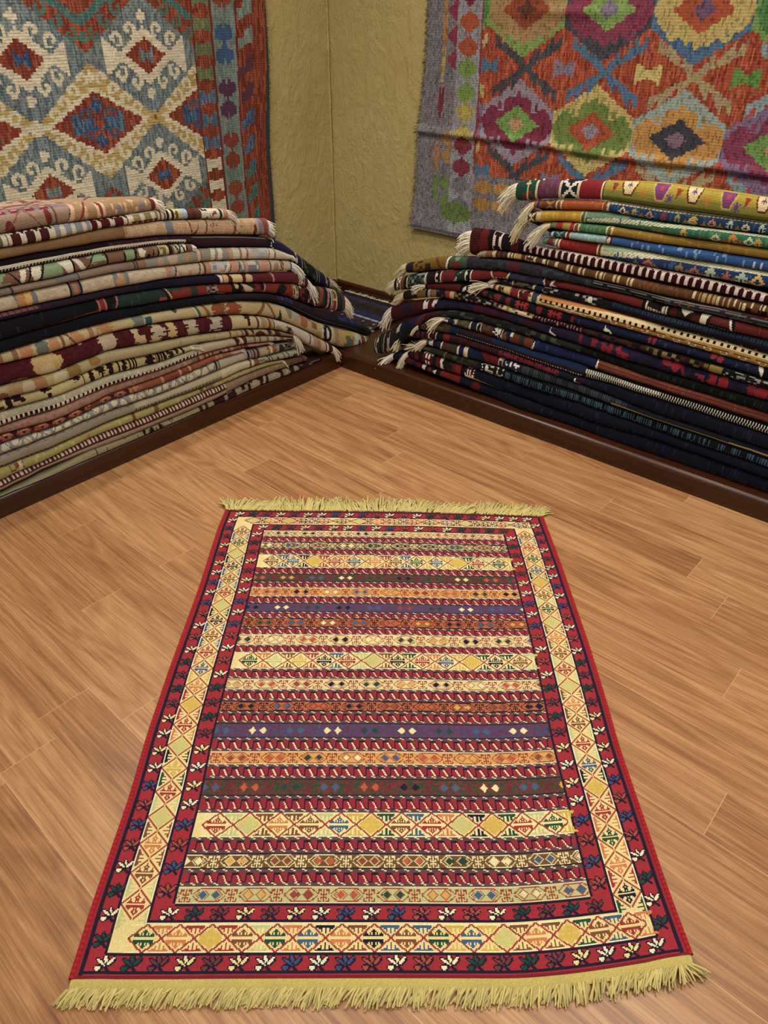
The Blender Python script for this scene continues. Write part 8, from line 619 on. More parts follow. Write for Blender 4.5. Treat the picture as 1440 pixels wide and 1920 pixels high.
# ------------------------------------------------------------------ striped rug on the floor
def carpet():
    E = {k: np.array(v) for k, v in CARPET.items()}
    NU, NV = 440, 580
    def along(P, n):
        d = np.r_[0, np.cumsum(np.linalg.norm(np.diff(P, axis=0), axis=1))]; d /= d[-1]
        q = np.linspace(0, 1, n + 1)
        k = np.hanning(61); k /= k.sum(); out = []
        for i in (0, 1):
            y = np.interp(q, d, P[:, i]); lin = y[0] + (y[-1] - y[0]) * q; dev = np.pad(y - lin, 30)
            sm = np.convolve(dev, k, 'valid') * np.minimum(1, np.minimum(q, 1 - q) * 14)
            out.append(lin + sm)
        return np.stack(out, -1)
    Lc, Rc, Tc, Bc = along(E['L'], NV), along(E['R'], NV), along(E['T'], NU), along(E['B'], NU)
    u = np.linspace(0, 1, NU + 1)[:, None, None]; v = np.linspace(0, 1, NV + 1)[None, :, None]
    P = (1 - u) * Lc[None] + u * Rc[None] + (1 - v) * Tc[:, None] + v * Bc[:, None] - ((1 - u) * (1 - v) * Tc[0] + u * (1 - v) * Tc[-1] + (1 - u) * v * Bc[0] + u * v * Bc[-1])
    X, Y = P[..., 0], P[..., 1]
    U, Vv = np.meshgrid(np.linspace(0, 1, NU + 1), np.linspace(0, 1, NV + 1), indexing='ij')
    Z = .0066 + .0016 * vnoise(X * 7, Y * 7, 2) + .010 * np.clip((U - .86) / .14, 0, 1) ** 2 * np.clip((Vv - .9) / .1, 0, 1) ** 2
    # ---- the design, knot by knot (rows j from the far end to the near end)
    I, J = np.meshgrid(np.arange(NU), np.arange(NV), indexing='ij')
    RED, NAVY, CREAM, IVORY = s2l('9c1f2c'), s2l('231a30'), s2l('e2cc84'), s2l('e6dcb0')
    C = np.zeros((NU, NV, 3)); C[:] = RED
    b = [int(round(x * NV)) for x in BANDS]
    pal8 = ['c9a83c', '1d1f33', '7a4a2c', '9c2a2c', '234a38', '3c5a7c', 'b9c07a', 'c8763c']
    petals = ['e8dcae', '3a4a74', 'e2cf86', '23443a', 'a4452e', 'dcd9b4', '6d3434']
    def glyph(txt): return np.array([list(r) for r in txt])
    FLOWER = glyph(["......kk.......", ".....kaak...kk.", "kkk..kaakk.kaak", "kaakkkaaakkaakk", ".kaaakkaakaaakk", "..kaaakakaaakk.", "...kkaakkaakk..", ".kkkkkkakkkk...", "kaaaakkkkk.....", "kaaaakk.kkk....", ".kaakk...kkk...", "..kk......kk..."])
    COMB = glyph(["........a........", ".......aaa.......", "......aa.aa......", "..a..a.aaa.a..a..", ".aaa.a.a.a.a.aaa.", "aaaaaaaaaaaaaaaaa"])
    TRIG = glyph(['....a....', '..a.a.a..', '..a.a.a..', '.aa.a.aa.', 'aaaaaaaaa'])
    def stamp(g, i0, j0, cmap, flipv=False, rot=False, w=None, h=None):
        g = g[::-1] if flipv else g
        g = g.T if rot else g                       # rows -> v
        h = h or g.shape[0]; w = w or g.shape[1]
        for jj in range(h):
            for ii in range(w):
                ch = g[int(jj * g.shape[0] / h)][int(ii * g.shape[1] / w)]
                if ch != '.' and ch in cmap:
                    a, c = i0 + ii, j0 + jj
                    if 0 <= a < NU and 0 <= c < NV: C[a, c] = cmap[ch]
    rng = random.Random(11)
    wo, wi = int(.046 * NU), int(.098 * NU) ; wf = int(.140 * NU)         # outer border end, cream border end, inner border end
    edge = max(3, int(.011 * NU))
    # side selvedges and guard lines
    C[:edge] = s2l('8e1c28'); C[-edge:] = s2l('8e1c28')
    C[edge:edge + 3] = NAVY; C[-edge - 3:-edge] = NAVY
    C[:, :2] = s2l('7a1824'); C[:, -2:] = s2l('7a1824'); C[edge:-edge, b[-1] - 5:b[-1] - 3] = NAVY; C[edge:-edge, 2:4] = NAVY
    # cream border with lozenges
    C[wo:NU - wo, b[1]:b[-2]] = CREAM; C[wi:NU - wi, b[2]:b[-3]] = RED
    C[wo - 1:NU - wo + 1, b[1] - 1:b[1] + 1] = NAVY; C[wo - 1:NU - wo + 1, b[-2] - 1:b[-2] + 1] = NAVY
    C[wo - 2:wo, b[1]:b[-2]] = NAVY; C[NU - wo:NU - wo + 2, b[1]:b[-2]] = NAVY
    C[wi:NU - wi, b[2]:b[2] + 2] = NAVY; C[wi:NU - wi, b[-3] - 2:b[-3]] = NAVY; C[wi:wi + 2, b[2]:b[-3]] = NAVY; C[NU - wi - 2:NU - wi, b[2]:b[-3]] = NAVY
    C[wf:NU - wf, b[3]:b[-4]] = CREAM
    C[wf - 2:wf, b[3]:b[-4]] = NAVY; C[NU - wf:NU - wf + 2, b[3]:b[-4]] = NAVY; C[wf:NU - wf, b[3] - 2:b[3]] = NAVY; C[wf:NU - wf, b[-4]:b[-4] + 2] = NAVY
    def lozenges_h(i0, i1, j0, j1, per, ground=CREAM):
        C[i0:i1, j0:j1] = ground
        C[i0:i1, j0:j0 + 1] = IVORY; C[i0:i1, j1 - 1:j1] = IVORY
        h = j1 - j0; n = max(1, int((i1 - i0) / per)); per = (i1 - i0) / n; cj = (j0 + j1 - 1) / 2
        line = s2l('94322c'); k = rng.randrange(8)
        for q in range(n):
            c = i0 + per * (q + .5); k += rng.choice((1, 2, 3)); colr = s2l(pal8[k % 8]); pale = pal8[k % 8] in ('c9a83c', 'b9c07a') and rng.random() < .8
            tri = s2l(pal8[(k + 3 + q % 2) % 8])
            for a in range(int(c - per / 2), int(c + per / 2) + 1):
                if not i0 <= a < i1: continue
                t = 1 - abs(a - c) / (per / 2); hh = t * h / 2
                for jj in range(j0, j1):
                    dj = abs(jj - cj)
                    if abs(dj - hh) < .95: C[a, jj] = line
                    elif dj < hh - 2 and pale: C[a, jj] = s2l('d8b850') * .55 + colr * .45
            if h >= 12:
                w = int(per * .66); gh = max(4, int(h * .36)); dim = colr if not pale else colr * .8 + s2l('d8b850') * .2
                stamp(COMB, int(c - w / 2), int(cj - gh), {'a': dim}, w=w, h=gh); stamp(COMB, int(c - w / 2), int(cj + 1.6), {'a': dim}, True, w=w, h=gh)
                w2 = int(per * .62); gh2 = max(3, int(h * .34))
                stamp(TRIG, int(c + per / 2 - w2 / 2), j0 + 1, {'a': tri}, True, w=w2, h=gh2); stamp(TRIG, int(c + per / 2 - w2 / 2), j1 - 1 - gh2, {'a': tri}, w=w2, h=gh2)
    def lozenges_v(i0, i1, j0, j1, per):
        w = i1 - i0; n = int((j1 - j0) / per); per = (j1 - j0) / n; ci = (i0 + i1 - 1) / 2; line = s2l('94322c'); k = rng.randrange(8)
        C[i0:i0 + 1, j0:j1] = IVORY; C[i1 - 1:i1, j0:j1] = IVORY
        for q in range(n):
            c = j0 + per * (q + .5); k += rng.choice((1, 2, 3)); colr = s2l(pal8[k % 8]); pale = pal8[k % 8] in ('c9a83c', 'b9c07a') and rng.random() < .8
            tri = s2l(pal8[(k + 3 + q % 2) % 8])
            for jj in range(int(c - per / 2), int(c + per / 2) + 1):
                if not j0 <= jj < j1: continue
                hw = (1 - abs(jj - c) / (per / 2)) * w / 2
                for a in range(i0, i1):
                    da = abs(a - ci)
                    if abs(da - hw) < .95: C[a, jj] = line
                    elif da < hw - 2 and pale: C[a, jj] = s2l('d8b850') * .55 + colr * .45
            gw = int(w * .62); gh = max(4, int(per * .34)); dim = colr if not pale else colr * .8 + s2l('d8b850') * .2
            stamp(COMB, int(ci - gw / 2), int(c - gh), {'a': dim}, w=gw, h=gh); stamp(COMB, int(ci - gw / 2), int(c + 1.6), {'a': dim}, True, w=gw, h=gh)
            gh3 = int(per * .6); gw3 = max(3, int(w * .3))
            stamp(TRIG, i0 + 1, int(c + per / 2 - gh3 / 2), {'a': tri}, True, True, w=gw3, h=gh3); stamp(TRIG, i1 - 1 - gw3, int(c + per / 2 - gh3 / 2), {'a': tri}, False, True, w=gw3, h=gh3)
    lozenges_v(wo, wi, b[2] + 4, b[-3] - 2, 24); lozenges_v(NU - wi, NU - wo, b[2] + 4, b[-3] - 2, 24)
    lozenges_h(wo + 10, NU - wo - 4, b[1] + 1, b[2] - 1, 24); lozenges_h(wo + 12, NU - wo - 4, b[-3] + 1, b[-2] - 1, 24)
    # flowers on the red borders
    def flowers(points, w, h):
        for q, (i, j) in enumerate(points):
            stamp(FLOWER, int(i - w / 2), int(j - h / 2), {'k': NAVY, 'a': s2l(petals[(q * 3 + q // 4) % 7])}, w=w, h=h)
    fh = lambda n, i0, i1, j: [(i0 + (i1 - i0) * (q + .5) / n, j) for q in range(n)]
    fv = lambda n, j0, j1, i: [(i, j0 + (j1 - j0) * (q + .5) / n) for q in range(n)]
    flowers(fh(22, edge + 8, NU - edge - 8, (b[-2] + b[-1] - 5) / 2), 15, int((b[-1] - b[-2]) * .72))
    flowers(fh(22, edge + 8, NU - edge - 8, (b[0] + b[1]) / 2 + 1), 15, int((b[1] - b[0]) * .78))
    flowers(fh(18, wi + 6, NU - wi - 6, (b[-4] + b[-3]) / 2), 14, int((b[-3] - b[-4]) * .74)); flowers(fh(18, wi + 6, NU - wi - 6, (b[2] + b[3]) / 2), 14, int((b[3] - b[2]) * .8))
    for i in ((edge + 3 + wo) / 2, NU - (edge + 3 + wo) / 2): flowers(fv(30, b[1], b[-2], i), 13, 12)
    for i in ((wi + wf) / 2, NU - (wi + wf) / 2): flowers(fv(26, b[3], b[-4], i), 14, 12)
    # field bands
    kinds = ['cream', 'red', 'olive', 'red', 'wide', 'red', 'green', 'red', 'orange', 'red', 'purple', 'red', 'rust', 'red', 'cream', 'red', 'wide', 'red', 'cream', 'red', 'rust', 'red', 'purple', 'red', 'orange', 'red', 'green', 'red', 'wide', 'red', 'olive', 'red', 'lime']
    spec = {'cream': ('dcc98a', '94382c'), 'olive': ('6e4a2e', 'd9cc92'), 'green': ('2f4634', '7a2a2c'), 'orange': ('d49a4c', '94322a'), 'purple': ('4a4266', '6a2c48'), 'rust': ('b05a34', '3a1c20'), 'lime': ('b9b878', '9a382c')}
    HK = glyph(["aaa.a.aaa", "a...a...a", "a.a.a.a.a", "..aaaaa..", "....a....", "..aaaaa..", "a.a.a.a.a", "a...a...a", "aaa.a.aaa"])
    gems = ['1d1f33', '3c5a7c', '8c4030', 'e0d49a', 'b8512e', '23443a', 'cf9c3c']
    i0, i1 = wf, NU - wf
    for q, kd in enumerate(kinds):
        j0, j1 = b[3 + q], b[4 + q]; h = j1 - j0
        if kd == 'wide': lozenges_h(i0 + 6, i1 - 3, j0, j1, 25, s2l('e6d690')); continue
        if kd == 'red':
            C[i0:i1, j0:j1] = s2l('93202e')
            g = max(2, int(h * .24))
            for (ja, jb) in ((j0, j0 + g), (j1 - g, j1)):
                C[i0:i1, ja:jb] = s2l('5c4044')
                ph = rng.randrange(9)
                for a in range(i0, i1):
                    t = (a + ph) % 9
                    for jj in range(ja, jb):
                        if t < 4 and 0 <= jj - ja - (0 if t < 2 else 1) < max(1, g - 2): C[a, jj] = s2l('dccf9c')
            z0, z1 = j0 + g, j1 - g; zh = max(1, z1 - z0); ph = rng.randrange(11)
            for a in range(i0 + 4, i1 - 3):
                t = (a + ph) % 11
                for jj in range(z0, z1):
                    y = (jj - z0) / zh
                    if t == 0 or (y < .14 and t < 5) or (y > .86 and t > 8): C[a, jj] = NAVY
                    elif abs(t - 3 - y * 4.5) < .62 and .2 < y < .9: C[a, jj] = s2l('e8dcae')
                    elif abs(t - 4.6 - y * 4.5) < .5: C[a, jj] = s2l('5a1824')
            continue
        g, m = spec[kd]; G, Mc = s2l(g), s2l(m)
        C[i0:i1, j0:j1] = G
        if kd in ('green', 'purple'):
            nz = vnoise(I[i0:i1, j0:j1] * .9, J[i0:i1, j0:j1] * .9, q); sub = C[i0:i1, j0:j1]; sub[nz > .58] = Mc; sub[nz < .2] = G * .7 + (s2l('3c5a8c') if kd == 'purple' else G) * .3
        C[i0:i1, j0] = IVORY * .8 if kd in ('cream', 'orange', 'lime') else NAVY
        C[i0:i1, j1 - 1] = IVORY * .8 if kd in ('cream', 'orange', 'lime') else NAVY
        per = 33.5; n = int((i1 - i0) / per); per = (i1 - i0) / n; cj = (j0 + j1 - 1) / 2; hh = (h - 3) / 2; ph = 0 if q % 4 == 0 else 16; k = rng.randrange(7)
        for w in range(-1, n + 1):
            x = i0 + per * w + 2 + ph; k += rng.choice((1, 2, 3, 5))
            if kd not in ('purple',):
                gw = 9
                for jj in range(int(2 * hh)):
                    for ii in range(gw):
                        if HK[int(jj * 9 / max(1, int(2 * hh)))][ii] == 'a':
                            a, c = int(x + ii), j0 + 2 + jj
                            if i0 <= a < i1 and c < j1 - 1: C[a, c] = Mc if kd != 'green' else s2l('6a2430')
            # a six-sided cartouche with two gems
            x0, x1 = x + 10, x + per - 1
            gm = s2l(gems[k % 7])
            for a in range(int(x0), int(x1) + 1):
                if not i0 <= a < i1: continue
                t = min(a - x0, x1 - a); lim = min(hh, 1 + t * .8)
                for jj in range(j0 + 1, j1 - 1):
                    dj = abs(jj - cj)
                    if kd not in ('green', 'purple') and abs(dj - lim) < .6: C[a, jj] = Mc
                    for gx in (x0 + (x1 - x0) * .29, x0 + (x1 - x0) * .71):
                        r = abs(a - gx) / 3.4 + dj / (hh * .62)
                        if r < 1: C[a, jj] = gm
                        elif r < 1.55 and (a + jj) % 2 == 0 and kd != 'purple': C[a, jj] = Mc
    g = C.mean(-1, keepdims=True); C = (C * .88 + g * .12) * .97
    C *= (1 + np.random.default_rng(5).uniform(-.09, .09, (NU, NV, 1)))
    top = np.stack([X, Y, Z], -1).reshape(-1, 3); bot = top.copy(); bot[:, 2] = .0006; N = len(top)
    Q = grid_quads(NU, NV)[:, ::-1]; w = NV + 1
    i = np.arange(NU); j = np.arange(NV)
    e = [np.stack([i * w, (i + 1) * w, (i + 1) * w + N, i * w + N], -1), np.stack([i * w + NV, i * w + NV + N, (i + 1) * w + NV + N, (i + 1) * w + NV], -1),
         np.stack([j, j + N, j + 1 + N, j + 1], -1), np.stack([NU * w + j, NU * w + j + 1, NU * w + j + 1 + N, NU * w + j + N], -1)]
    Q2 = np.concatenate([Q] + e); Cf = np.concatenate([C.reshape(-1, 3), np.repeat(s2l('7a1c26')[None], len(Q2) - len(Q), 0)])
    uvs = np.stack([U * 1.1, Vv * 1.45], -1).reshape(-1, 2)
    ctr = Vector((float(X.mean()), float(Y.mean()), 0.))
    t = thing('striped_floor_rug', 'red and cream striped flat woven rug with yellow fringes lying on the floor', 'rug', ctr)
    me = quad_mesh('woven_field', np.concatenate([top, bot]), Q2, False, Cf, np.concatenate([uvs, uvs])); me.transform(Matrix.Translation(-ctr))
    link('woven_field', me, M_FLAT, t)
    # corded side edges
    for nm, k in (('side_cord', 0), ('side_cord', NU)):
        pth = np.stack([X[k], Y[k], Z[k] - .0015], -1); K = 6; rad = .0052
        Vt, tv = [], np.gradient(pth, axis=0); tv /= np.linalg.norm(tv, axis=1)[:, None]; sd = np.cross(tv, (0, 0, 1))
        for q in range(K): Vt.append(pth + sd * rad * math.cos(q * 2 * math.pi / K) + np.array([0, 0, rad]) * math.sin(q * 2 * math.pi / K))
        Vt = np.stack(Vt, 1).reshape(-1, 3); ii, jj = np.meshgrid(np.arange(NV), np.arange(K), indexing='ij')
        qq = np.stack([ii * K + jj, ii * K + (jj + 1) % K, (ii + 1) * K + (jj + 1) % K, (ii + 1) * K + jj], -1).reshape(-1, 4)
        me = quad_mesh(nm, Vt, qq, True, np.repeat(s2l('a2222c')[None], len(qq), 0) * (.8 + .3 * ((np.arange(len(qq)) // (K * 2)) % 2))[:, None], np.stack([Vt[:, 0], Vt[:, 1]], -1))
        me.transform(Matrix.Translation(-ctr)); link(nm, me, M_FLAT, t)
    # yellow woven strip and fringes
    def strip(row, nxt, width, lift=0.):
        a = np.stack([X[:, row], Y[:, row], Z[:, row] - .0006], -1); o = a - np.stack([X[:, nxt], Y[:, nxt], Z[:, nxt]], -1); o[:, 2] = 0; o /= np.linalg.norm(o, axis=1)[:, None]
        return a, o
    a, o = strip(NV, NV - 12, 0)
    k = 14; rows = np.stack([a + o * (.0185 * q / k) + np.array([0, 0, -.0032 * q / k]) for q in range(k + 1)], 1)
    Vt = rows.reshape(-1, 3); qq = grid_quads(NU, k)[:, ::-1]; cc = np.repeat(s2l('bfae66')[None], len(qq), 0) * np.random.default_rng(8).uniform(.86, 1.1, (len(qq), 1))
    me = quad_mesh('kilim_band', Vt, qq, False, cc, np.stack([np.repeat(np.linspace(0, 1.1, NU + 1), k + 1), np.tile(np.linspace(0, .0185, k + 1), NU + 1)], -1)); me.transform(Matrix.Translation(-ctr)); link('kilim_band', me, M_FLAT, t)
    rng2 = np.random.default_rng(21); n = 760
    f = rng2.uniform(0, NU, n); idx = np.clip(f.astype(int), 0, NU)
    P0 = (a + o * .0165)[idx] + np.stack([rng2.normal(0, .001, n), rng2.normal(0, .001, n), rng2.uniform(-.002, .004, n)], -1)
    side = np.cross(o, (0, 0, 1))
    hook = np.where(vnoise(f / 60., f * 0, 4) > .42, .9, .25)
    D0 = o[idx] + side[idx] * (hook * rng2.uniform(.3, 1., n))[:, None] + np.array([0, 0, .25])
    flare = np.clip((f - NU + 12) / 12, 0, 1)
    D0 = D0 + np.array([X[-1, -1] - X[0, -1], Y[-1, -1] - Y[0, -1], 0.])[None] * flare[:, None] * 2.6
    strands('fringe', P0 - np.array(ctr), D0, .031, .45, .0021, 'c6b677', t, segs=8, wob=.28, floor_z=.0022, seed=31, lay=True)
    a, o = strip(0, 12, 0); n = 780; f = rng2.uniform(0, NU, n); idx = f.astype(int); side = np.cross(o, (0, 0, 1))
    P0 = a[idx] + np.stack([rng2.normal(0, .001, n), rng2.normal(0, .001, n), rng2.uniform(-.001, .003, n)], -1)
    lean = (vnoise(f / 45., f * 0, 9) - .5) * 2.2
    D0 = o[idx] + side[idx] * (lean + rng2.normal(0, .2, n))[:, None] + np.array([0, 0, .6])
    flare = np.clip((f - NU + 26) / 26, 0, 1) - np.clip((26 - f) / 26, 0, 1)
    D0 = D0 + np.array([X[-1, 0] - X[0, 0], Y[-1, 0] - Y[0, 0], 0.])[None] * flare[:, None] * 1.4
    strands('fringe', P0 - np.array(ctr), D0, .060, .42, .0024, 'c6b878', t, segs=8, wob=.3, floor_z=.0022, seed=33, lay=True)
carpet()

# ------------------------------------------------------------------ wall kilims
CURL = np.array([[c == 'a' for c in r] for r in ["..aaa..", ".aaaaa.", "aaa.aaa", "aa...aa", "aa..aaa", "aa..aa.", "aa.....", "aaaa..."]])
def put(C, A, Zc, x, z, w, h, c, g=CURL, fx=False, fz=False):
    u = (A - x) / w + .5; v = (z - Zc) / h + .5
    if fx: u = 1 - u
    if fz: v = 1 - v
    m = (u >= 0) & (u < 1) & (v >= 0) & (v < 1)
    iu = np.clip((u * g.shape[1]).astype(int), 0, g.shape[1] - 1); iv = np.clip((v * g.shape[0]).astype(int), 0, g.shape[0] - 1)
    C[m & g[iv, iu]] = s2l(c)
def streaky(A, Zc, pal, seed, du=.006, dv=.12):
    n = vnoise(np.floor(A / du) * 3.3, Zc / dv + np.floor(A / du) * 1.7, seed); n = np.mod(n * 3.1, 1)
    P = np.array([s2l(c) for c in pal]); return P[np.minimum((n * len(pal)).astype(int), len(pal) - 1)]

def paint_left_kilim(A, Zc):
    """A: distance from the wall corner along the left wall, Zc: height"""
    C = np.zeros(A.shape + (3,))
    q = .014; As, Zs = np.floor(A / .012) * .012 + .006, np.floor(Zc / .009) * .009 + .0045       # stepped outlines
    GREY = streaky(A, Zc, ['5d6a6c', '6b7878', '4d5a60', '748080'], 1); RED = streaky(A, Zc, ['7d2f18', '8c3c1c', '6a2416', '96481f', '742a18'], 2, .006, .3)
    MUST = streaky(A, Zc, ['a98c48', 'b2964f', '9f8444'], 3, .02, .01); CRM = streaky(A, Zc, ['c2b596', 'b8ab8c', 'cabda0'], 4, .03, .008)
    TEAL = streaky(A, Zc, ['3f6660', '4a7068', '355a58'], 5); BLUE = streaky(A, Zc, ['2c4668', '37547a', '263c5c', '4a6a80'], 6)
    C[:] = GREY
    pu, pv, c0, z0 = .518, .436, 1.322, 1.043
    U = (As - c0) / pu; V = (Zs - z0) / pv
    ru = U - np.round(U); 
    for row in range(-4, 5):
        main = row % 2 == 0
        cz = z0 + row * pv; dz = Zs - cz; da = ru * pu
        if not -.3 < 1: continue
        base, body, ctr = (MUST, CRM, RED) if main else (RED, TEAL, RED)
        o = np.abs(da) / .272 + np.abs(dz) / .203
        m = o < 1; C[m] = base[m]
        if main:
            i_ = np.abs(da) / .240 + np.abs(dz) / .124 < 1; C[i_] = body[i_]
            d = np.abs(da) / .204 + np.abs(dz) / .108 < 1; C[d] = ctr[d]
        else:
            i_ = (np.abs(da) / .2 + np.abs(dz) / .125 < 1) & (np.abs(da) / .15 + np.abs(dz) / .09 > 1); C[i_] = body[i_]
        for ci in range(-3, 4):
            x0 = c0 + ci * pu
            hc = 'c2b596' if main else '41685f'
            for sx in (-1, 1):
                for sz in (-1, 1):
                    for tq in (.17, .37, .57, .77) if main else (.2, .42, .64):
                        put(C, A, Zc, x0 + sx * .262 * tq * .90, cz + sz * .196 * (1 - tq) * .93, .050, .044, hc, fx=sx < 0, fz=sz < 0)
            dd = np.abs(As - x0) / .026 + np.abs(np.abs(Zs - cz) - .158) / .024 < 1; C[dd] = (CRM if main else TEAL)[dd]
            if main:
                for dx, dzz in ((0, .062), (0, -.062)): m = np.abs(As - x0 - dx) / .034 + np.abs(Zs - cz - dzz) / .028 < 1; C[m] = BLUE[m]
                m = (np.abs(As - x0) < .085) & (np.abs(Zs - cz) < .022); C[m] = BLUE[m]
                m = (np.abs(np.abs(As - x0) - .10) < .016) & (np.abs(Zs - cz) < .036); C[m] = BLUE[m]
                for sx in (-1, 1):
                    for sz in (-1, 1): put(C, A, Zc, x0 + sx * .055, cz + sz * .036, .05, .036, '304c70', fx=sx < 0, fz=sz < 0)
                m = np.abs(As - x0) / .03 + np.abs(Zs - cz) / .022 < 1; C[m] = RED[m]
                m = np.abs(As - x0 - pu / 2) / .042 + np.abs(Zs - cz) / .03 < 1; C[m] = (MUST if ci % 2 else CRM)[m]
                m = (np.abs(As - x0 - pu / 2) < .008) & (np.abs(Zs - cz) < .012) & (ci % 2 == 1); C[m] = RED[m]
    # grey six-sided medallions between the lozenges
    for row in range(-4, 5):
        cz = z0 + (row + .5) * pv
        for ci in range(-4, 4):
            x0 = c0 + (ci + .5) * pu; da, dz = As - x0, Zs - cz
            m = (np.abs(da) < .205) & (np.abs(da) / .272 * .155 + np.abs(dz) < .165); C[m] = GREY[m]
            m = np.abs(da) / .134 + np.abs(dz) / .098 < 1; C[m] = CRM[m]
            for sx in (-1, 1):
                m = (sx * da > .10) & (sx * da < .182) & (np.abs(dz) < .012 + .048 * np.clip((sx * da - .11) / .07, 0, 1)); C[m] = CRM[m]
                for sz in (-1, 1):
                    for tq, zz in ((.058, .088), (.122, .058)): put(C, A, Zc, x0 + sx * tq, cz + sz * zz, .052, .052, 'c2b596', fx=sx < 0, fz=sz < 0)
            m = np.abs(da) / .024 + np.abs(np.abs(dz) - .128) / .024 < 1; C[m] = CRM[m]
            m = np.abs(da) / .09 + np.abs(dz) / .065 < 1; C[m] = RED[m]
            bow = (np.abs(da) < .032) & (np.abs(dz) < .010 + .55 * np.abs(da)) & (np.abs(dz) < .026); C[bow] = (GREY if (row + ci) % 2 else BLUE)[bow]
    # vertical borders beside the wall corner
    e = .012 * np.sin(Zc * 4.1 + 1.0)
    a0, a1, a2, a3 = .828, .725 , .602, .445
    Bm = A + e * .6 - (1.31 - Zc) * .020
    m = Bm < a0; C[m] = s2l('6b2018')
    m = (Bm < a0 - .008) & (Bm > a1 + .008); C[m] = RED[m]
    zz = np.mod(Zs, .088) / .088 - .5; xm = np.abs(Bm - (a0 + a1) / 2)
    shape = (np.abs(zz) < .20 + xm * 4.5 * .9 - .03) & (np.abs(zz) < .40)
    shape &= ~((np.abs(zz) > .18) & (xm < .009))
    k = Zc
    colr = np.where((k > 1.13)[..., None], streaky(A, Zc, ['5e6a42', '6c7a4c', '566240'], 9), np.where((k > .9)[..., None], streaky(A, Zc, ['44607a', '3a5470', '5a7684'], 10), np.where((k > .58)[..., None], CRM, streaky(A, Zc, ['5e6a42', '6c7a4c'], 12))))
    mm = m & shape; C[mm] = colr[mm]
    m = (Bm < a1) & (Bm > a2); C[m] = streaky(A, Zc, ['66766e', '72827a', '5c6c68', '6e7e70'], 13)[m]
    xm = np.abs(Bm - (a1 + a2) / 2 - .002); per = .205; zz = np.mod(Zs + .04, per) - per / 2; az = np.abs(np.abs(zz) - .042)
    hour = (np.abs(xm) < .046) & (az < .040 - xm * .55) | ((xm < .007) & (np.abs(zz) < .03))
    hour &= ~((xm < .005) & (np.abs(zz) > .055))
    idx = np.floor((Zs + .04) / per).astype(int) % 4
    cc = np.array([s2l(x) for x in ('7d2f1c', '522a48', '31507a', '84381c')])[idx] * (1 + .25 * (vnoise(A / .005, Zc * 9, 14) - .5))[..., None]
    mm = m & hour; C[mm] = cc[mm]
    m = (Bm < a1 + .004) & (Bm > a1 - .004); C[m] = s2l('6b2018'); m = (Bm < a2 + .004) & (Bm > a2 - .004); C[m] = s2l('6b2018')
    m = Bm < a2 - .004; C[m] = RED[m]
    zz = np.mod(Zs, .105) / .105; x = (a2 - .008 - Bm)
    tri = (x > .0) & (x < .075) & (zz > .08 + x * 4.5) & (zz < .60 + x * 5) & (zz < .92) & ~((x < .03) & (zz > .52))
    ct = np.where((Zc > 1.25)[..., None], streaky(A, Zc, ['66766e', '7a8a80'], 15), np.where((Zc > 1.05)[..., None], streaky(A, Zc, ['4a3450', '5a2c34'], 16), np.where((Zc > .8)[..., None], BLUE * 1.2, TEAL)))
    mm = m & tri; C[mm] = ct[mm]
    C[Bm < a3 + .004] = s2l('3c3a34')
    return C

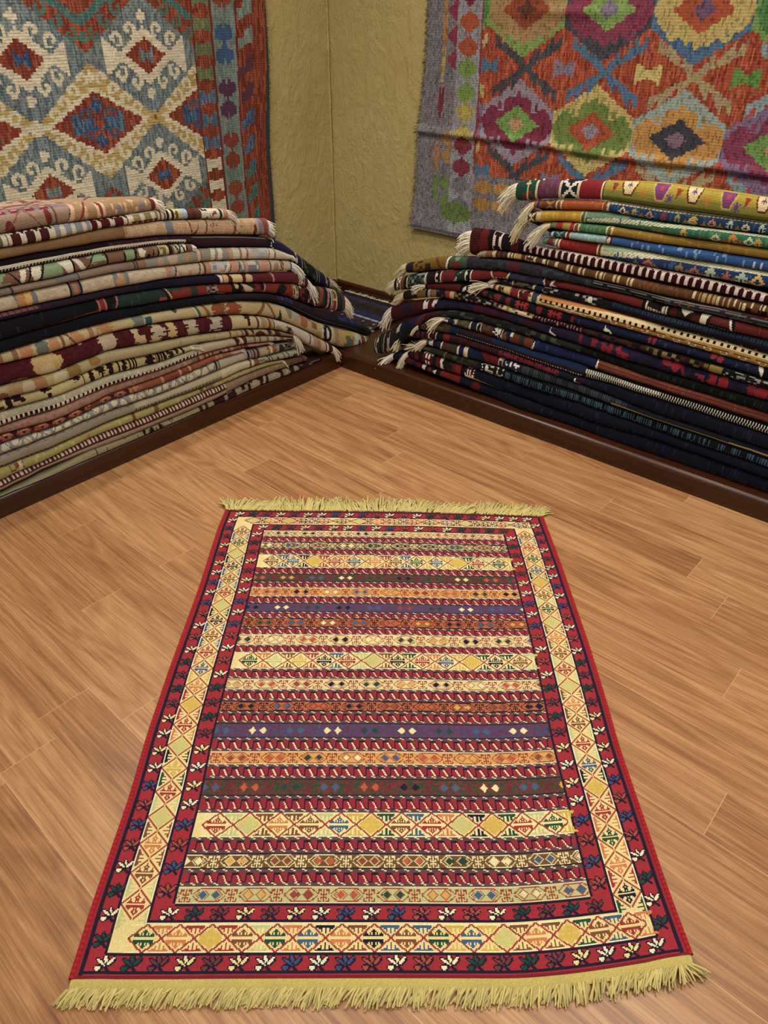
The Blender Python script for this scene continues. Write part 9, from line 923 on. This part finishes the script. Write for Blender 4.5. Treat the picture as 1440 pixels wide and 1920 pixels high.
def paint_right_kilim(A, Zc):
    C = np.zeros(A.shape + (3,))
    As, Zs = np.floor(A / .009) * .009 + .0045, np.floor(Zc / .008) * .008 + .004
    OR = streaky(A, Zc, ['a8451f', '9a3a1a', 'b5552a', '8c3018', 'a04020'], 21, .006, .25)
    C[:] = OR
    pu, c0, z0, pv = .352, 1.112, 1.019, .405
    mot = {}
    mot[0] = [('8a7a8c', '7a2440', '6f9442', 'b08c60'), ('b8a254', '6a8038', 'a8451f', '8a7c90'), ('8c9c94', 'b9822e', '3e3c46', '7c6070'), ('7a5c80', '84304c', '6a9040', 'b08c60')]
    mot[1] = [('7a9448', 'a07c4c', '8c3c1c', '5a3428'), ('46444e', '84304a', '7a9a48', '7a6c84'), ('44688c', 'b8a050', 'a8461f', '6c4a6c'), ('6f9442', '4a7c40', 'b08c60', '7a6c84')]
    mot[-1] = mot[1]; mot[2] = mot[0]
    chain = ['46464e', '45688a', 'a08a60', '7f9294', 'b0a060']
    bowc = ['7d6c86', 'c0ac58', '5f8a38', '7d6c86', '45688a']
    for r in range(-1, 3):
        cz = z0 + r * pv
        for i in range(-1, 5):
            x0 = c0 + i * pu; da, dz = As - x0, Zs - cz
            c1, c2, c3, c4 = mot[r][i % 4]
            lim = .164 - .108 * np.abs(da) / .176
            m = (np.abs(da) < .176) & (np.abs(dz) < lim); C[m] = streaky(A, Zc, [c1, c1, c1], 3)[m] * (1 + .3 * (vnoise(A / .006, Zc / .03, 7 + i) - .5))[m][:, None]
            saw = np.abs(np.mod(da, .044) / .044 - .5) * .030
            m = (np.abs(da) < .160) & (np.abs(dz) < lim * .70 + saw - .008); C[m] = s2l(c2) * (1 + .3 * (vnoise(A / .006, Zc / .03, 17 + i) - .5))[m][:, None]
            for sx in (-1, 1):
                put(C, A, Zc, x0 + sx * .092, cz + .070, .052, .045, c1 if r == 0 else c2, fx=sx < 0)
                put(C, A, Zc, x0 + sx * .092, cz - .070, .052, .045, c1 if r == 0 else c2, fx=sx < 0, fz=True)
                m = np.abs(da - sx * .15) / .030 + np.abs(dz) / .05 < 1; C[m] = s2l(c2)
            m = np.abs(da) / .110 + np.abs(dz) / .070 < 1; C[m] = s2l(c3) * (1 + .3 * (vnoise(A / .006, Zc / .04, 27 + i) - .5))[m][:, None]
            m = np.abs(da) / .042 + np.abs(dz) / .032 < 1; C[m] = s2l(c4)
        # hooked chains crossing between the rows
        zc = cz + pv * .51
        for i in range(-1, 5):
            x0 = c0 + i * pu + .02; da, dz = As - x0, Zs - zc; ad = np.abs(da)
            tooth = np.abs(np.mod(ad, .058) / .058) * .040
            m = (ad < .155) & (np.abs(np.abs(dz) - ad * .56) < .009 + tooth * (np.abs(dz) >= ad * .56)); cc = chain[i % 5]
            C[m] = s2l(cc) * (1 + .35 * (vnoise(A / .006, Zc / .03, 37 + i) - .5))[m][:, None]
            m = (ad < .030) & (np.abs(dz) < .014 + ad * .5); C[m] = s2l(cc)
            xb = x0 + pu / 2; da = As - xb; bow = (np.abs(da) < .046) & (np.abs(dz) < .012 + .42 * np.abs(da)); C[bow] = s2l(bowc[i % 5])
    # borders on the corner side and along the bottom
    GP = streaky(A, Zc, ['6c6a70', '7a7478', '62626a', '74656e', '807c80'], 41, .006, .05); GL = streaky(A, Zc, ['84868a', '92929a', '7a7c80', '8a7e8c'], 42, .006, .05)
    Bm = A + .018 * (Zc - 1.1)
    m = Zs < .802; C[m] = GP[m]
    m = Bm < .912; C[m] = GL[m]
    x = np.abs(Bm - .842)
    for zt, cc in ((1.335, 'a24420'), (1.165, '6d8a3c'), (1.0, 'a8953c'), (.865, '7c2436'), (1.52, '7c2436'), (.70, '6c6a70')):
        for d in (-.045, .045):
            m = (x < .050) & (np.abs(Zs - zt - d) < .042 - x * .62); C[m] = s2l(cc) * (1 + .35 * (vnoise(A / .006, Zc / .02, 43) - .5))[m][:, None]
    m = (Bm > .905) & (Bm < .913) & (Zc > .80); C[m] = s2l('8a2c20')
    m = Bm < .780; C[m] = GP[m]
    x = .776 - Bm
    for zt, cc in ((1.42, '84283c'), (1.33, '84283c'), (1.24, '84283c'), (1.10, '74656e'), (.93, 'a07438'), (.86, 'a07438'), (.74, '66803c'), (.66, '66803c')):
        m = (x > 0) & (x < .05) & (np.abs(Zs - zt) < .042 - x * .7); C[m] = s2l(cc)
    x = np.abs(Bm - .705)
    for zt, cc in ((1.36, 'a8752e'), (1.24, 'ac9640'), (1.09, '7c2436'), (.88, 'ac6c28'), (.73, '66803c'), (1.50, 'a8752e')):
        m = (x < .013) & (np.abs(Zs - zt) < .05) & ~((x < .004) & (Zs > zt + .01)); C[m] = s2l(cc)
        m = (x < .007) & (Zs < zt) & (Zs > zt - .085); C[m] = s2l(cc)
    m = (Bm < .912) & (Bm > .74) & (Zs < .665) & (np.abs(Zs - .62) < .05 - np.abs(Bm - .82) * .35); C[m] = s2l('5f7438') * (1 + .4 * (vnoise(A / .006, Zc / .02, 45) - .5))[m][:, None]
    for x0, cc in ((.975, 'a8742c'), (1.075, 'b07c30'), (1.23, '7c2436'), (1.40, '66803c'), (1.58, 'a8953c')):
        for d in (-.036, .036):
            xx = np.abs(As - x0); m = (Zc < .80) & (xx < .046) & (np.abs(Zs - .715 - d) < .032 - (.046 - xx) * 0 - np.abs(xx - .0) * .45); C[m] = s2l(cc) * (1 + .35 * (vnoise(A / .006, Zc / .02, 46) - .5))[m][:, None]
    C[Zc < .53] = streaky(A, Zc, ['4c4c54', '5a5860'], 47)[Zc < .53]
    # loose open weave: dark warps showing through
    n = vnoise(np.floor(A / .006) * 2.1, np.floor(Zc / .012) * 3.3, 50); C *= np.where(np.mod(n * 5, 1) < .16, .62, 1.)[..., None]
    return C

def wall_kilim(side, label, a_range, z_range, painter, edge):
    cell = .0060; na = int((a_range[1] - a_range[0]) / cell); nz = int((z_range[1] - z_range[0]) / cell)
    a = np.linspace(*a_range, na + 1); z = np.linspace(*z_range, nz + 1); A, Z = np.meshgrid(a, z, indexing='ij')
    ac, zc = (a[1:] + a[:-1]) / 2, (z[1:] + z[:-1]) / 2; Ac, Zc = np.meshgrid(ac, zc, indexing='ij')
    C = painter(Ac, Zc); grey = C.mean(-1, keepdims=True); C = (C * .80 + grey * .20) * 1.06
    C = C * (1 + np.random.default_rng(9).uniform(-.16, .16, (na, nz, 1)))
    # hanging cloth: it never lies quite flat, and its free edge is not quite plumb
    shift = edge(Z) * np.exp(-((A - a_range[0]) / .16) ** 2)
    wave = .008 + .006 * vnoise(A * 3.1, Z * 1.7, 3) + .005 * np.sin(A * 9. + .8 * np.sin(Z * 3)) * .5 + .004 * vnoise(A * 12, Z * 7, 6)
    if side == 'L': wave += .006 * np.exp(-((A - .72) / .03) ** 2) * (1.2 - Z).clip(0, 1) + .004 * np.exp(-((A - .60) / .02) ** 2)
    else:
        zc0 = .948 - .012 * (A - .6) + .004 * np.sin(A * 7)
        wave += .014 * np.exp(-((Z - zc0 - .010) / .016) ** 2) - .004 * np.exp(-((Z - zc0 + .016) / .012) ** 2) + .008 * np.exp(-((A - a_range[0]) / .05) ** 2) * (1.3 - Z).clip(0, 1) + .012 * (.62 - Z).clip(0, .2) / .12
        wave += .010 * np.exp(-((Z - 1.415) / .02) ** 2) * np.exp(-((A - 1.3) / .25) ** 2)
    wave = np.maximum(wave, .004); B_ = A + shift
    P = np.stack([wave, -B_, Z], -1) if side == 'L' else np.stack([B_, -wave, Z], -1)
    top = P.reshape(-1, 3); back = top.copy()
    back[:, 0 if side == 'L' else 1] -= .0034 * (1 if side == 'L' else -1); N = len(top)
    Q = grid_quads(na, nz); Q = Q[:, ::-1] if side == 'L' else Q
    w = nz + 1; i = np.arange(na); j = np.arange(nz)
    e = [np.stack([i * w, (i + 1) * w, (i + 1) * w + N, i * w + N], -1), np.stack([j, j + N, j + 1 + N, j + 1], -1), np.stack([i * w + nz, i * w + nz + N, (i + 1) * w + nz + N, (i + 1) * w + nz], -1), np.stack([na * w + j, na * w + j + 1, na * w + j + 1 + N, na * w + j + N], -1)]
    Q2 = np.concatenate([Q] + e); Cf = np.concatenate([C.reshape(-1, 3), np.repeat(s2l('3a342e')[None], len(Q2) - len(Q), 0)])
    uv = np.stack([Z, A], -1).reshape(-1, 2)[:, ::-1]; uv = np.concatenate([uv, uv])
    ctr = Vector(tuple(top.mean(0))); t = thing('wall_kilim', label, 'kilim', ctr)
    me = quad_mesh('woven_field', np.concatenate([top, back]), Q2, True, Cf, uv); me.transform(Matrix.Translation(-ctr)); link('woven_field', me, M_KILIM, t)
    rng = np.random.default_rng(13); n = 380; jz = rng.integers(2, nz - 2, n); P0 = P[0, jz] - np.array(ctr)
    out = np.array([0., 1., 0.]) if side == 'L' else np.array([-1., 0., 0.]); wo = np.array([1., 0, 0]) if side == 'L' else np.array([0, -1., 0])
    D0 = out[None] + rng.normal(0, .25, (n, 3)) + wo[None] * .15
    strands('fringe', P0, D0, .010 if side == 'L' else .020, .5, .0012, '6a6658' if side == 'L' else '66625e', t, segs=4, wob=.4, seed=41)
wall_kilim('L', 'left wall kilim with big stepped lozenges in rust, cream, mustard and slate', (.440, 2.36), (.34, 2.02), paint_left_kilim, lambda Z: -.030 + (1.45 - Z) * .055 + .006 * np.sin(Z * 9))
wall_kilim('R', 'right wall kilim in orange with multicoloured hexagon medallions and a grey lilac border', (.600, 2.72), (.512, 2.02), paint_right_kilim, lambda Z: .024 - (1.45 - Z) * .066 + .004 * np.sin(Z * 12))

# ------------------------------------------------------------------ room shell
def box_mesh(name, x0, x1, y0, y1, z0, z1, uvname='grain', uvax=0):
    V = [(x, y, z) for x in (x0, x1) for y in (y0, y1) for z in (z0, z1)]
    Q = [(0, 1, 3, 2), (4, 6, 7, 5), (0, 4, 5, 1), (2, 3, 7, 6), (0, 2, 6, 4), (1, 5, 7, 3)]
    uv = [(v[uvax], v[2] + v[1 - uvax] * .7) for v in V]
    return quad_mesh(name, V, Q, False, None, uv, uvname)
structure(link('wall_right', box_mesh('wall_right', -.12, 4.6, 0, .12, 0, 2.75), M_WALL))
structure(link('wall_left', box_mesh('wall_left', -.12, 0, -4.6, 0, 0, 2.75), M_WALL))
# plaster bead left by the trowel where the walls meet
def bead():
    V, Q = [], []; n = 60; K = 6
    for i in range(n + 1):
        z = .08 + 2.5 * i / n; r = .006 + .0022 * math.sin(i * 1.7) * math.sin(i * .6)
        for q in range(K):
            a = -math.pi / 2 + math.pi * q / (K - 1) - math.pi / 4
            V.append((.001 + .002 + r * math.cos(a) * .9, -.010 + r * math.sin(a), z))
    for i in range(n):
        for q in range(K - 1): Q.append((i * K + q, i * K + q + 1, (i + 1) * K + q + 1, (i + 1) * K + q))
    return quad_mesh('trim_1', V, Q, True)
structure(link('trim_1', bead(), M_WALL))
def baseboard(name, along):
    h = .135; V, Q = [], []
    prof = [(0., .0), (.014, .0), (.014, h - .012), (.010, h - .003), (.004, h), (0., h)]
    for s in (0.014, 4.5):
        for d, z in prof: V.append((d, -s, z) if along == 'y' else (s, -d, z))
    n = len(prof)
    for i in range(n - 1): q = (i, i + 1, i + 1 + n, i + n); Q.append(q if along == 'x' else q[::-1])
    return quad_mesh(name, V, Q, False, None, [((-v[1] if along == 'y' else v[0]), v[2]) for v in V], 'grain')
structure(link('baseboard_right', baseboard('baseboard_right', 'x'), M_DARK)); structure(link('baseboard_left', baseboard('baseboard_left', 'y'), M_DARK))

def floor_mesh():
    V, Q, uv, tone = [], [], [], []
    rng = random.Random(4); w = .1315; tilt = math.radians(-1.6); ct, st = math.cos(tilt), math.sin(tilt)
    joints = {0: 1.79, 1: .925, 2: 1.295, 3: 1.42, 4: .85, 5: 1.552, 6: 1.08, 7: .62, 8: 1.66, 9: .785, 10: 1.324, 11: .95, 12: 1.33, 13: .5}
    def rect(xa, xb, ya, yb, tn, ox, oy, z=0.):
        k = len(V)
        for x, y in ((xa, ya), (xb, ya), (xb, yb), (xa, yb)):
            dx, dy = x - 1.5, y + 1.1
            V.append((1.5 + dx * ct - dy * st, -1.1 + dx * st + dy * ct, z)); uv.append((x + ox, y + oy))
        Q.append((k, k + 1, k + 2, k + 3)); tone.append(tn)
    g = .0007
    for r in range(-6, 32):
        y1 = -.727 - r * w; y0 = y1 - w; j = joints.get(r, rng.uniform(0, 1.26)); x = j - 1.26 * 3
        while x < 5:
            rect(x + g, x + 1.26 - g, y0 + g, y1 - g, rng.random(), rng.uniform(0, 40), rng.uniform(0, 40))
            rect(x - g, x + g, y0 + g, y1 - g, 2., 0, 0)
            x += 1.26
        rect(-2.6, 5.2, y0 - g, y0 + g, 2. if rng.random() < .45 else .2, rng.uniform(0, 9), rng.uniform(0, 9))
    me = quad_mesh('floor', V, Q, False, None, uv, 'plank')
    a = me.attributes.new('tone', 'FLOAT', 'FACE'); a.data.foreach_set('value', np.array(tone, np.float32))
    return me
structure(link('floor', floor_mesh(), M_FLOOR))

# ------------------------------------------------------------------ low platforms
def platform(name, label, along, front, s0, s1, mitre):
    h, r = .078, .020
    t = thing(name, label, 'platform', (front / 2, -(s0 + s1) / 2, 0) if along == 'y' else ((s0 + s1) / 2, -front / 2, 0))
    loc = Vector(t.location)
    def sweep(nm, prof):
        V, Q = [], []; n = len(prof); S = (s0, s1)
        for q, s in enumerate(S):
            for d, z in prof:
                ss = s
                if q == 0 and mitre: ss = d           # mitred where the two fronts meet
                V.append((d, -ss, z) if along == 'y' else (ss, -d, z))
        for i in range(n - 1):
            q = (i, i + 1, i + 1 + n, i + n); Q.append(q[::-1] if along == 'y' else q)
        me = quad_mesh(nm, V, Q, True, None, [((-v[1] if along == 'y' else v[0]), v[2] + (v[0] if along == 'y' else -v[1])) for v in V], 'grain')
        me.transform(Matrix.Translation(-loc)); o = link(nm, me, M_DARK, t)
        return o
    arc = [(front - r + r * math.cos(a), h - r + r * math.sin(a)) for a in [math.pi / 2 * q / 10 for q in range(11)]]
    sweep('front_board', [(front - .022, 0.), (front - .0015, 0.), (front, .002), (front, .03)] + arc + [(front - .03, h), (front - .075, h)])
    sweep('deck', [(front - .075, h), (front * .5, h), (.016, h), (.016, .06)])
    return t
platform('display_platform', 'low dark brown wooden platform along the left wall under pale rugs', 'y', .68, .69, 4.2, False)
platform('display_platform', 'low dark brown wooden platform along the right wall with shiny rounded edge', 'x', .69, 0.016, 4.2, False)

# ------------------------------------------------------------------ light
def spot(name, loc, target, watts, ang=100, blend=.6, size=.05, colr=(1., .87, .68)):
    d = bpy.data.lights.new(name, 'SPOT'); d.energy = watts; d.spot_size = math.radians(ang); d.spot_blend = blend; d.shadow_soft_size = size; d.color = colr
    o = bpy.data.objects.new(name, d); col.objects.link(o); o.location = loc
    o.rotation_euler = (Vector(target) - Vector(loc)).to_track_quat('-Z', 'Y').to_euler(); return o
WARM = (1., .925, .80)
spot('wall_fill_spot', (.52, -1.75, 2.66), (.72, -1.7, 0), 80, 130, .8, .035, WARM)
spot('wall_fill_spot', (.95, -.85, 2.66), (.7, -.6, .6), 34, 140, .8, .04, WARM)  # added lamp with no known source, lifts the walls by the corner
spot('wall_fill_spot', (2.0, -.75, 2.66), (1.8, -.7, 0), 40, 130, .8, .04, WARM)
spot('wall_fill_spot', (2.95, -1.35, 2.66), (2.6, -1.3, 0), 80, 120, .8, .04, WARM)
spot('wall_fill_spot', (1.9, -2.3, 2.66), (1.8, -2.2, 0), 46, 120, .8, .05, WARM)
spot('wall_fill_spot', (3.3, -3.0, 2.66), (2.6, -2.5, 0), 92, 120, .8, .05, WARM)
w = bpy.data.worlds.new('World'); scene.world = w; w.use_nodes = True
bg = w.node_tree.nodes['Background']; bg.inputs[0].default_value = (1., .93, .82, 1); bg.inputs[1].default_value = .33

# ------------------------------------------------------------------ camera (about 1.4 m up, tilted 35 degrees down)
cam = bpy.data.cameras.new('Camera'); co = bpy.data.objects.new('Camera', cam); col.objects.link(co)
cam.sensor_fit = 'VERTICAL'; cam.sensor_height = 36.; cam.lens = 36. * 1331 / 1920; cam.clip_start = .02
rt, up, fw = (.76279791, .64659744, .00714836), (-.3753587, .433759, .81912085), (-.52654078, .62750687, -.57357644)
co.matrix_world = Matrix(((rt[0], up[0], -fw[0], 2.91500241), (rt[1], up[1], -fw[1], -3.0213321), (rt[2], up[2], -fw[2], 1.4), (0, 0, 0, 1)))
scene.camera = co
vs = scene.view_settings; vs.view_transform = 'Standard'; vs.look = 'None'; vs.gamma = 1.; vs.use_curve_mapping = False; vs.exposure = .14
